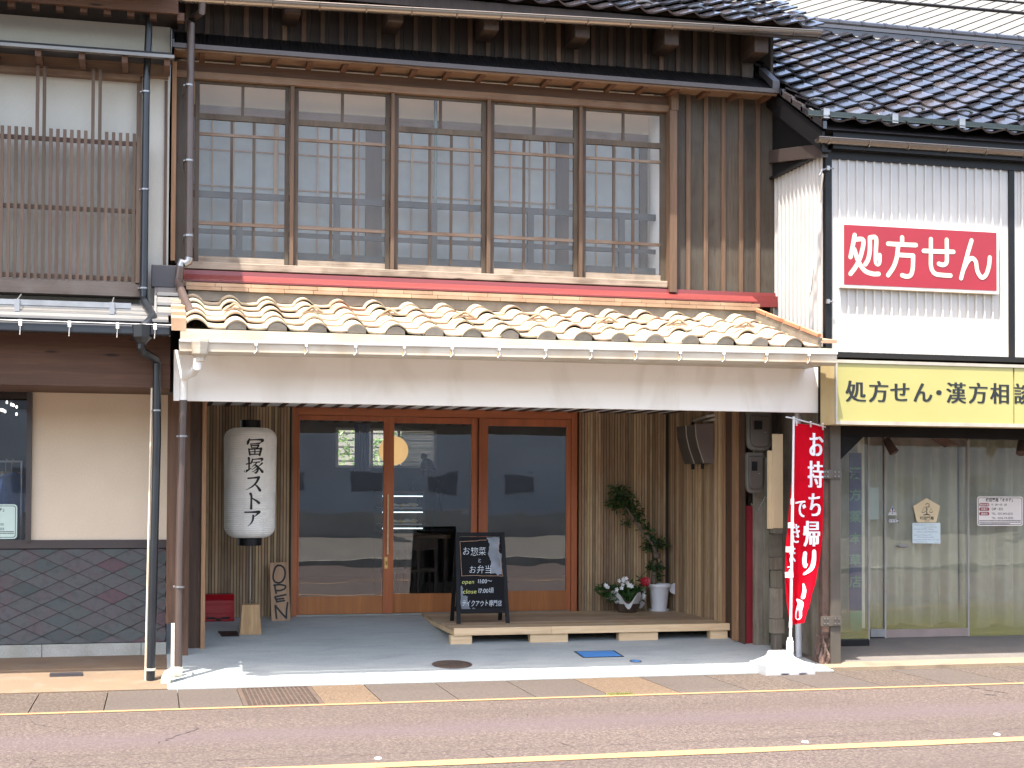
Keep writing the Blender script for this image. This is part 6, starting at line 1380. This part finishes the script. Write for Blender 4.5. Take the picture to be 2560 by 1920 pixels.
mb = MB(); mb.lathe([(.001, .001), (.80*kp, .001), (.88*kp, .02), (.86*kp, .022), (.78*kp, .012), (.001, .012)], (0, 0, 0), 36, False); mb.build('saucer', M['pot'], t)
mb = MB(); mb.lathe([(.001, .94*hp), (.9*kp, .93*hp)], (0, 0, 0), 24, False); mb.build('soil', M['soil'], t)
def TP(x, y, dy=0): q = U('J', x, y, p.y-.12); return (q.x-p.x, dy, q.z-DZ)
trk = [TP(648, 1275), TP(648, 1225), TP(655, 1180, .02), TP(660, 1120, .02), TP(662, 1065), TP(640, 1010, -.02), TP(610, 960, -.02), TP(575, 915), TP(545, 870, .01), TP(515, 830), TP(475, 770), TP(430, 700), TP(405, 640)]
mb = MB(); mb.tube(catmull(trk, 4), [.030-.020*i/48 for i in range(49)][:len(catmull(trk, 4))], 10); mb.tube([TP(655, 1090, .0), TP(664, 1075, -.02), TP(672, 1060, -.015)], [.03, .045, .03], 10)
mb.build('trunk', M['bark'], t, smooth=True)
mb = MB(); lf = random.Random(31); sc_ = U('J', 700, 900, p.y).x-U('J', 690, 900, p.y).x; sc_ /= 10
for x, y, rx, ry, n in ((405, 640, 75, 60, 190), (365, 720, 50, 45, 70), (440, 700, 85, 70, 200), (500, 740, 65, 50, 120), (540, 800, 45, 50, 110), (455, 850, 35, 25, 40), (590, 890, 45, 40, 70), (620, 950, 45, 40, 90), (660, 1000, 80, 38, 150), (715, 995, 35, 30, 45), (605, 1025, 25, 25, 30), (645, 1130, 45, 35, 70), (690, 1150, 35, 30, 45), (680, 1210, 25, 40, 40), (625, 1155, 30, 20, 30)):
    c_ = TP(x, y); leaves(mb, c_, (rx*sc_, rx*sc_*.75, ry*sc_), n, .058, lf)
mb.build('foliage', M['leaf'], t)
# flower basket
q = UZ('J', 435, 1460, DZ); t = thing('flower_basket', 'round basket of white flowers wrapped in white paper on the deck', 'flower basket', (q.x, q.y-.13, DZ)); yb_ = q.y-.13
def FP(x, y, dy=0): r_ = U('J', x, y, yb_); return Vector((r_.x-q.x, dy, r_.z-DZ))
s1 = (U('J', 510, 1430, yb_).x-U('J', 350, 1430, yb_).x)/2
mb = MB(); mb.lathe([(.001, .003), (s1*.75, .003), (s1*.98, .06), (s1*1.05, .13), (s1*.98, .13)], n=30, cap=False); mb.build('basket', M['wicker'], t, smooth='a')
def wrap(u, v):
    a = 2*math.pi*u; r_ = s1*(1.02+.55*v+.10*math.sin(9*a)*v+.12*math.sin(4*a+1)*v); z = .10+.10*math.sin(v*1.7)+.05*v*math.sin(5*a+2)-.13*v*max(0, math.sin(3*a+.4))**2
    return (r_*math.cos(a), r_*math.sin(a), z)
mb = MB(); mb.grid(wrap, 72, 6); mb.build('wrapping_paper', M['tissue'], t, smooth=True)
mb = MB(); lf = random.Random(77)
for x, y, rx, ry, n in ((420, 1320, 150, 60, 230), (380, 1350, 90, 50, 90), (480, 1330, 100, 70, 150), (300, 1300, 60, 40, 40), (530, 1350, 50, 50, 60), (560, 1240, 40, 30, 26)): leaves(mb, FP(x, y), (rx*sc_, rx*sc_*.7, ry*sc_), n, .075, lf)
mb.build('foliage', M['leaf2'], t)
mb = MB()
def flower(mb, c_, r_, n=5):
    a0_ = lf.uniform(0, 6); dv = Vector((lf.uniform(-.3, .3), -1, lf.uniform(0, .7))).normalized(); ax = dv.cross(Vector((0, 0, 1))).normalized(); ay = ax.cross(dv)
    for i in range(n):
        a = a0_+2*math.pi*i/n; e = ax*math.cos(a)+ay*math.sin(a); f_ = ax*math.cos(a+1.2)+ay*math.sin(a+1.2)
        mb.add([c_, c_+e*r_*.6-f_*r_*.35+dv*.004, c_+e*r_+dv*.008, c_+e*r_*.6+f_*r_*.45+dv*.004], [(0, 1, 2, 3)])
for x, y in ((412, 1232), (425, 1228), (405, 1245), (455, 1275), (445, 1280), (465, 1282), (290, 1282), (305, 1290), (285, 1275), (365, 1305), (405, 1272), (380, 1245), (400, 1295), (440, 1258)): flower(mb, FP(x, y, -.14+lf.uniform(-.02, .02)), .026)
mb.build('white_flower', M['petalw'], t)
mb = MB(); c_ = FP(568, 1252, -.10)
for i in range(40):
    dv = Vector((lf.gauss(0, 1), lf.gauss(-.4, .8), lf.gauss(.1, 1))).normalized(); flower(mb, c_+dv*.03, .034, 3)
mb.build('red_flower', M['petalr'], t)
tag(MOSS.build('moss', leaf('moss_green', (.14, .16, .04), (.26, .27, .09))), kind='stuff')
# half-round white hood low on the side wall
hp0 = UX('J', 790, 1305, XS-.02); t = thing('vent_hood', 'small white half-round hood low on the lattice side wall', 'vent', (XS-.018, hp0.y+.0, hp0.z))
mb = MB(); mb.prism([(0, 0, .06), (-.03, 0, .052), (-.052, 0, .03), (-.06, 0, 0), (-.052, 0, -.03), (-.03, 0, -.052), (0, 0, -.06)], (0, .03, 0)); mb.build('hood', M['pot'], t, bevel=.006); mb = MB(); mb.box(.001, .012, -.004, .034, -.062, .062); mb.build('back_plate', M['pot'], t)
# switch box, conduits and meters on the right
xb_ = XS-.02; ye0 = UX('J', 1065, 300, xb_).y; ye1 = ye0+.62
def SP(x, y): r_ = U('J', x, y, ye0); return (r_.x, ye0, r_.z)
t = thing('switch_box', 'brown ridged electrical box with a curved front high on the lattice side wall', 'electrical box', (0, 0, 0))
sec = [SP(1064, 160), SP(938, 168), SP(944, 250), SP(962, 330), SP(985, 400), SP(998, 436), SP(1062, 440)]
mb = MB(); mb.prism(sec, (0, .008, 0)); mb.build('end_plate', M['boxgray'], t)
inn = [(x+.0, y+.0085, z) for x, y, z in sec]; mb = MB(); mb.prism(inn, (0, .26, 0)); mb.prism([(x, y+.27, z) for x, y, z in inn], (0, .30, 0)); mb.build('case', M['boxdark'], t, bevel=.004)
mb = MB(); mb.tube([(x-.006, y+.265, z) for x, y, z in inn[1:6]], .006, 6); mb.tube([(x-.004, y-.004, z) for x, y, z in inn[1:6]], .005, 6); mb.build('ridge', M['conduit'], t)
mb = MB(); 
for dy in (.12, .40): x, y, z = inn[5]; mb.tube([(x+.03, y+dy, z), (x+.03, y+dy, z-.06)], .018, 10)
mb.build('cable_gland', M['black'], t)
t = thing('cable_run', 'beige conduits and black cables above the electrical box', 'cable', (0, 0, 0)); za = SP(950, 122)[2]; zb2 = SP(1000, 142)[2]
mb = MB(); mb.tube([(xb_-.09, ye0+.35, za-.02), (xb_-.05, ye0+.05, za+.02), (xb_+.01, ye0-.02, za+.035)], .016, 10); mb.tube([(xb_-.06, ye0+.15, zb2-.01), (xb_-.02, ye0+.02, zb2+.01), (xb_+.02, ye0-.04, zb2+.02)], .016, 10); mb.build('conduit', M['conduit'], t)
mb = MB(); A_ = (xb_+.02, ye0-.04, zb2+.02); mb.tube(catmull([A_, (XS+.05, ye0-.15, zb2-.0), (XS+.06, ye0-.35, zb2+.03), (XS+.06, ye0-.5, zc)], 5), .012, 8); mb.tube(catmull([(xb_+.01, ye0-.02, za+.035), (XS+.03, ye0-.12, za+.03), (XS+.05, ye0-.3, za+.09), (XS+.06, ye0-.4, zc)], 5), .010, 8); mb.tube([(xb_-.09, ye0+.35, za-.02), (xb_-.10, ye0+.37, za-.06)], .016, 8); mb.build('black_cable', M['black'], t)
def meter(x0, y0, x1, y1, lab, dy, wide):
    Y = .30+dy; a, b = U('J', x0, (y0+y1)/2, Y).x, U('J', x1, (y0+y1)/2, Y).x; z1, z0 = U('J', (x0+x1)/2, y0, Y).z, U('J', (x0+x1)/2, y1, Y).z
    t = thing('electricity_meter', lab, 'meter', ((a+b)/2, Y, (z0+z1)/2), 0, 'electricity meters by the old post'); hw, hh = (b-a)/2, (z1-z0)/2
    mb = MB(); pts = [(-hw, 0, hh), (hw, 0, hh)]+[(hw*(abs(math.cos(a))**.5)*(1 if math.cos(a) > 0 else -1), 0, -hh*.45-hh*.55*math.sin(a)**.8) for a in [math.pi*i/14 for i in range(15)]]
    mb.prism(pts, (0, .05, 0)); mb.build('case', M['meter'], t, bevel=.012); mb = MB(); mb.prism([(x*.78, -.025, z*.8) for x, y, z in pts], (0, .024, 0)); mb.build('cover', M['boxdark'], t, bevel=.010)
    mb = MB(); mb.box(-hw*.55, hw*.1, -.030, -.0255, hh*.1, hh*.55); mb.build('dial_window', M['black'], t); mb = MB(); mb.lathe([(.001, .006), (.008, .004), (.01, 0)], (hw*.35, -.027, -hh*.05), 10); mb.build('screw', M['steel'], t)
    return t
meter(1296, 84, 1466, 352, 'larger upper electricity meter at the top of the old grey post', 0, 1)
t2 = meter(1290, 362, 1410, 645, 'smaller lower electricity meter under the larger one', -.0, 0)
p = U('J', 1430, 540, .28); mb = MB(); mb.box(p.x-.02, p.x+.015, .26, .32, p.z-.18, p.z+.2); mb.tube([(p.x-.02, .27, p.z-.18), (p.x-.1, .27, p.z-.33), (p.x-.17, .27, p.z-.25)], .008, 8); o = mb.build('meter_conduit', M['meter']); tag(o, 'beige conduit strip with a looped cable beside the lower meter', 'conduit')

# ================================================================ banner
YB0 = -.76; base = UR('K', 318, 1510)
t = thing('banner_flag', 'red takeaway banner with white lettering on a white pole and water base', 'banner', (0, 0, 0))
top = U('K', 332, 95, YB0); bot = U('K', 312, 1450, YB0)
mb = MB(); mid_ = U('K', 326, 600, YB0)
mb.tube([bot, U('K', 320, 1000, YB0), mid_], .013, 12); mb.tube([mid_, U('K', 329, 350, YB0), top], .0105, 12)
for y in (590, 1010, 1300): pp = U('K', 312+(1450-y)*.0148, y, YB0); mb.tube([pp-Vector((0, 0, .02)), pp+Vector((0, 0, .035))], .0165, 12)
mb.build('pole', M['white'], t, smooth='a')
mb = MB(); e = U('K', 515, 156, YB0+.20); s_ = U('K', 288, 98, YB0-.05); mb.tube([s_, U('K', 332, 106, YB0), e], .0065, 10); mb.build('cross_bar', M['white'], t)
Lx = [(0, 338, .01), (.09, 336, .02), (.22, 332, .03), (.33, 314, .04), (.48, 300, .045), (.62, 286, .05), (.76, 282, .05), (.88, 290, .05), (.95, 302, .045), (1, 322, .04)]
Rx = [(0, 503, .20), (.2, 505, .20), (.4, 503, .19), (.55, 499, .17), (.66, 486, .15), (.78, 462, .11), (.88, 432, .07), (1, 394, .02)]
def itp(T, v):
    for (a, b, c_), (d_, e_, f_) in zip(T, T[1:]):
        if v <= d_: k = (v-a)/(d_-a); k = k*k*(3-2*k)*.5+k*.5; return b+(e_-b)*k, c_+(f_-c_)*k
    return T[-1][1], T[-1][2]
def flag(u, v, off=0):
    lx, ly = itp(Lx, v); rx, ry = itp(Rx, v); x = lx+(rx-lx)*u; yt = 134+16*u; ybm = 1296-14*u; y = yt+(ybm-yt)*v
    dyy = ly+(ry-ly)*u+.020*(1+math.sin(u*5.5+v*6))*(.3+.7*v)+.012*math.sin(u*14-v*9)
    return U('K', x, y, YB0+.02+dyy-off)
mb = MB(); mb.grid(lambda u, v: flag(u, v), 28, 80); mb.build('cloth', M['redcloth'], t, smooth=True)
def fuv(x, y):
    v = (y-142)/(1290-142); v = min(.995, max(0, v)); lx, _ = itp(Lx, v); rx, _ = itp(Rx, v); return (x-lx)/(rx-lx), v
def FQ(x, y, k): u, v = fuv(x, y); return flag(u, v, .006+.0006*k)
def ft(ch, x, y, h, wd):                              # one banner character in K-zoom px: centre x, centre y
    mb = MB(); sz = h*1.06
    text(ch, sz, lambda X, Y_, k: FQ(x-wd/2*1.0+X*wd/sz, y+.37*sz-Y_, k), 'lettering', M['whiteprint'], t, bold=.0, wide=.046)
for ch, x, y, h, wd in (('お', 461, 256, 150, 88), ('持', 459, 428, 158, 90), ('ち', 455, 604, 150, 86), ('帰', 436, 772, 152, 100)): ft(ch, x, y, h, wd)
mb = MB()
for k, st in enumerate(([(398, 884, 24), (394, 930, 25), (398, 962, 18), (410, 948, 8)], [(450, 874, 24), (448, 930, 26), (432, 975, 24), (392, 1004, 14)], [(388, 1062, 10), (394, 1100, 20), (386, 1140, 24)], [(352, 1150, 12), (372, 1175, 34), (362, 1215, 36), (360, 1248, 40)])): mb.stroke(catmull(st, 5), FQ, k, 5)
mb.build('lettering', M['whiteprint'], t)
for ch, x, y, h, wd in (('で', 372, 625, 118, 66), ('き', 345, 770, 120, 56), ('ま', 324, 890, 110, 46), ('す', 312, 985, 90, 36)): ft(ch, x, y, h, wd)
mb = MB()
for x, y in ((348, 138), (430, 142), (500, 152)): pp = FQ(x, y, 0); q2 = U('K', x, y-18, YB0+.12*(x-340)/160); mb.bar(pp-Vector((0, .004, .02)), q2, .016, .006)
for y in (722, 860, 1005): pp = U('K', 312+(1450-y)*.0148, y, YB0-.012); mb.bar(pp+Vector((.01, -.008, 0)), flag(.02, (y-142)/1148, .01), .014, .05, (0, 0, 1))
mb.build('loop_tab', M['whiteprint'], t)
bx = U('K', 311, 1500, YB0).x; gb = gz(YB0)
mb = MB(); a_, b_ = U('K', 168, 1530, YB0-.18).x, U('K', 455, 1530, YB0-.18).x
def bz(y): return gz(y)
prof = []
W_ = (b_-a_)/2; cx_ = (a_+b_)/2
sec = [(-W_, .0), (-W_*.42, .0), (-W_*.36, .018), (-W_*.12, .018), (-W_*.06, .0), (W_*.30, .0), (W_*.36, .018), (W_*.60, .018), (W_*.66, .0), (W_, .0), (W_, .105), (-W_, .105)]
mb.prism([(cx_+x, YB0-.20, gb-.022+z) for x, z in sec], (0, .38, 0)); bs = mb.build('water_base', M['basewhite'], t, bevel=.022)
mb = MB(); zt2_ = gb+.0835; mb.add([(cx_+a*W_-.02, YB0-.01+b*.17, zt2_+c_) for a, b, c_ in ((-.86, -.95, 0), (.86, -.95, 0), (.86, .95, 0), (-.86, .95, 0), (-.42, -.55, .055), (.42, -.55, .055), (.42, .55, .055), (-.42, .55, .055), (-.36, -.5, .10), (.36, -.5, .10), (.36, .5, .10), (-.36, .5, .10))], [(0, 1, 5, 4), (1, 2, 6, 5), (2, 3, 7, 6), (3, 0, 4, 7), (4, 5, 9, 8), (5, 6, 10, 9), (6, 7, 11, 10), (7, 4, 8, 11), (8, 9, 10, 11)])
mb.build('base_top', M['basewhite'], t, bevel=.012)
mb = MB(); mb.lathe([(.034, 0), (.034, .10), (.026, .11), (.024, .135)], (bx, YB0, gb+.165), 16); mb.build('pole_socket', M['white'], t, smooth='a')
# grey pipe behind the banner
p = UR('K', 360, 1450); mb = MB(); yq = -.15; mb.tube([(U('K', 362, 1450, yq).x, yq, gz(yq)), (U('K', 360, 1300, yq).x, yq, U('K', 360, 1285, yq).z), (U('K', 356, 200, yq).x, yq, zf0+.03)], .030, 14)
tag(mb.build('grey_pipe', plain('grey_pipe_paint', (.42, .43, .44), (.33, .34, .35), 5, .45), smooth='a'), 'upright grey pipe standing behind the red banner', 'pipe')

# ================================================================ pharmacy details
def spotlight(x, y, lab, mir):
    Y = YGL-.25; p = U('K', x, y, Y); t = thing('spotlight', lab, 'spotlight', (p.x, Y, p.z), 0, 'spotlights under the pharmacy beam')
    mb = MB(); d = Vector((.35*mir, -.4, -.85)).normalized(); a = Vector((0, 0, .07))-d*.06; b = Vector((0, 0, .07))+d*.11
    mb.tube([a-d*.0, a+d*.02, Vector((0, 0, .07))+d*.06, b], [.026, .040, .047, .05], 16); mb.build('head', M['rust'], t, smooth='a')
    mb = MB(); mb.tube([(0, 0, .08), (.015, .01, .13), (0, 0, .17), (0, 0, zcl+.05-p.z)], .009, 8); mb.lathe([(.03, zcl+.02-p.z), (.03, zcl+.05-p.z)], n=14); mb.build('arm', M['rust'], t)
spotlight(880, 292, 'dark brown spotlight above the glass door', 1); spotlight(1645, 296, 'dark brown spotlight near the right picture edge', -1)
GY = YGL-.006
def flat(mb, r, pts, Y, th=.006): mb.prism([U(r, x, y, Y) for x, y in pts], (0, th, 0))
def rrect(w, h, r, n=6):
    P = []
    for cx, cz, a0 in ((w/2-r, h/2-r, 0), (-w/2+r, h/2-r, 90), (-w/2+r, -h/2+r, 180), (w/2-r, -h/2+r, 270)):
        P += [(cx+r*math.cos(rad(a0+90*i/n)), cz+r*math.sin(rad(a0+90*i/n))) for i in range(n+1)]
    return P
def plaque(cx, cy, cz, w, h, m, lab):
    t = thing('hours_plate', lab, 'plate', (cx, cy, cz))
    mb = MB(); mb.prism([(x, -.008, z) for x, z in rrect(w, h, .03)], (0, .008, 0)); mb.build('plate', m, t)
    mb = MB(); o, i_ = rrect(w-.024, h-.024, .022), rrect(w-.034, h-.034, .019); n = len(o)
    mb.add([(x, -.0086, z) for x, z in o]+[(x, -.0086, z) for x, z in i_], [(k, (k+1) % n, n+(k+1) % n, n+k) for k in range(n)]); mb.build('border', M['ink'], t)
    k_ = w/.62
    def T(s, x, z, sz, mm, bold=.012, al='L', sx=1): text(s, sz*k_, lambda X, Y_, k: (x*k_+X, -.0088-.0001*k, z*k_+Y_), 'lettering', mm, t, bold=bold, sx=sx, align=al)
    T('坂田薬局「オタテ」', 0, .118, .046, M['ink'], .022, 'C', .95)
    for j, (s, b) in enumerate((('開局時間', '9：00〜19：00'), ('休業日', '日曜・祝日'), ('連絡先', 'TEL. 025-543-6212'))):
        z = .066-.054*j; mb = MB(); mb.prism([(x*k_-.215*k_, -.0088, zz*k_+(z+.012)*k_) for x, zz in rrect(.135, .042, .018)], (0, .0006, 0)); mb.build('pill', M['pill'], t)
        text(s, .030*k_, lambda X, Y_, k, z=z: (-.215*k_+X, -.0095-.0001*k, z*k_+Y_), 'lettering', m, t, bold=.01, align='C')
        T(b, -.118, z, .036, M['ink'], .008, 'L', .88 if j < 2 else .98)
    T('TEL. 0255-74-2025', -.118, -.094, .036, M['ink'], .008, 'L', .98)
    mb = MB(); rp = random.Random(2)
    for j, (xa, xb) in enumerate(((-.28, .27), (-.28, .275), (-.265, .13))):
        x = xa; z = -.118-.019*j
        while x < xb: d_ = rp.uniform(.004, .010); mb.box(x*k_, (x+d_)*k_, -.0089, -.0085, z*k_, (z+.010)*k_); x += d_+.003
    mb.build('fine_print', M['ink'], t)
    return t
a, b = U('K', 1386, 640, GY), U('K', 1650, 640, GY); z1, z0 = U('K', 1518, 556, GY).z, U('K', 1518, 725, GY).z
plaque((a.x+b.x)/2, GY-.002, (z0+z1)/2, b.x-a.x, z1-z0, M['platewhite'], 'white opening-hours plate with red labels on the pharmacy glass')
YLG = YL+.018; b = U('V', 162, 1300, YLG); z1, z0 = U('V', 80, 1134, YLG).z, U('V', 80, 1460, YLG).z; wq = (z1-z0)*(.62/.39)
plaque(b.x-wq/2, YLG, (z0+z1)/2, wq, z1-z0, M['mint'], 'pale green opening-hours plate cut off by the left picture edge')
# pentagon plate with the scales emblem
t = thing('emblem_plate', 'cream pentagon plate with a snake and scales emblem on the pharmacy door', 'plate', (0, 0, 0)); GD = YGL+.002
mb = MB(); flat(mb, 'Z', [(796, 378), (994, 495), (938, 722), (925, 735), (668, 735), (655, 722), (600, 497)], GD-.012, .010); mb.build('plate', M['khaki'], t, bevel=.003)
mb = MB(); zs = 1
def ZP(x, y, k): q_ = U('Z', x, y, GD-.0128-.0002*k); return q_
for k, st in enumerate(([(782, 474, 9), (800, 456, 9), (826, 462, 10), (834, 488, 10), (818, 508, 9), (788, 510, 8)], [(752, 512, 6), (800, 510, 6), (846, 510, 6)], [(797, 510, 8), (797, 615, 9)], [(775, 530, 7), (812, 545, 8), (790, 562, 7), (772, 575, 7), (806, 590, 7), (790, 604, 6)], [(745, 628, 8), (775, 622, 14), (800, 614, 20), (825, 622, 14), (848, 630, 8)], [(745, 528, 3), (726, 582, 3)], [(745, 528, 3), (764, 582, 3)], [(722, 582, 7), (744, 592, 9), (766, 582, 7)], [(858, 528, 3), (840, 580, 3)], [(858, 528, 3), (880, 578, 3)], [(836, 580, 7), (860, 592, 9), (884, 580, 7)])): mb.stroke(st, ZP, k, 4)
mb.build('emblem', M['ink'], t)
text('坂田薬局', 50, lambda X, Y_, k: ZP(798+X, 690-Y_, 0), 'lettering', M['ink'], t, bold=.03, align='C', sx=1.02); text('オタテ', 22, lambda X, Y_, k: ZP(800+X, 722-Y_, 0), 'lettering', M['ink'], t, bold=.03, align='C', sx=1.15)
t = thing('notice_paper', 'pale blue handwritten notice taped below the pentagon plate', 'notice', (0, 0, 0))
mb = MB(); flat(mb, 'Z', [(588, 742), (994, 740), (996, 1042), (590, 1036)], GD-.005, .003); mb.build('paper', M['paperblue'], t)
mb = MB(); rn = random.Random(14)
for y, xa, xb in ((770, 610, 900), (802, 755, 930), (832, 610, 895), (872, 640, 950), (918, 610, 860), (950, 650, 900), (988, 610, 975), (1020, 635, 790), (1022, 915, 955)):
    x = xa
    while x < xb:
        w_ = rn.uniform(10, 20)
        for _ in range(3): aa, bb = (x+rn.uniform(0, w_), y+rn.uniform(-9, 9)), (x+rn.uniform(0, w_), y+rn.uniform(-9, 9)); mb.stroke([(*aa, 2.6), (*bb, 2.2)], lambda X, Y_, k: U('Z', X, Y_, GD-.0056), 0, 2)
        x += w_+rn.uniform(3, 8)
mb.build('handwriting', M['inkgray'], t)
t = thing('triangle_sticker', 'small white triangular warning sticker on the pharmacy door', 'sticker', (0, 0, 0))
mb = MB(); flat(mb, 'Z', [(297, 492), (366, 628), (231, 628)], GD-.004, .002); mb.build('sticker', M['white'], t)
mb = MB(); mb.stroke([(299, 525, 22), (299, 580, 9)], lambda X, Y_, k: U('Z', X, Y_, GD-.0045), 0, 5); mb.stroke([(296, 600, 17), (299, 600, 17)], lambda X, Y_, k: U('Z', X, Y_, GD-.0045), 0, 5); mb.build('mark', M['navy'], t)
mb = MB()
for x in (270, 324): mb.stroke([(x-2, 577, 18), (x+2, 577, 18)], lambda X, Y_, k: U('Z', X, Y_, GD-.0045), 0, 5)
mb.build('red_dot', M['pill'], t)
t = thing('arrow_sticker', 'small navy and white arrow sticker below the triangle', 'sticker', (0, 0, 0))
mb = MB(); flat(mb, 'Z', [(235, 684), (385, 684), (385, 738), (235, 738)], GD-.004, .002); mb.build('sticker', M['navy'], t)
mb = MB(); flat(mb, 'Z', [(243, 690), (365, 690), (390, 712), (365, 734), (243, 734)], GD-.0055, .001); mb.build('arrow', M['white'], t)
mb = MB(); 
for x in (262, 300, 342): mb.stroke([(x-6, 712, 15), (x+8, 712, 12)], lambda X, Y_, k: U('Z', X, Y_, GD-.006), 0, 3)
mb.build('print', M['inkgray'], t)
p = U('K', 790, 600, YGL-.02); mb = MB(); flat(mb, 'K', [(760, 503), (822, 503), (822, 692), (760, 690)], YGL+.05, .02); tag(mb.build('intercom_panel', plain('frosted_panel', (.42, .50, .48), None, 3, .3), bevel=.004), 'pale grey-green panel behind the pharmacy glass left of the door', 'panel')
# hanging navy banner inside the glass
t = thing('hanging_banner', 'navy cloth banner with green characters behind the left pharmacy pane', 'banner', (0, 0, 0)); YV2 = YGL-.28
a, b = U('K', 653, 700, YV2), U('K', 724, 700, YV2); z1, z0 = U('K', 690, 305, YV2).z, U('K', 690, 1215, YV2).z
mb = MB(); mb.box(a.x, b.x, YV2, YV2+.004, z0, z1); mb.build('cloth', M['navy'], t)
mb = MB(); mb.prism([(a.x, YV2+.0, z0-.001), (b.x, YV2, z0-.001), (b.x, YV2, U('K', 690, 1340, YV2).z), (a.x+.02, YV2, U('K', 690, 1330, YV2).z)], (0, .004, 0)); mb.build('hem', M['greenprint'], t)
for i, ch in enumerate('漢方薬本草店'):
    y = 420+i*125; text(ch, 72, lambda X, Y_, k, y=y: U('K', 652+X, y+28-Y_, YV2-.001), 'lettering', M['greenprint'], t, bold=.015)
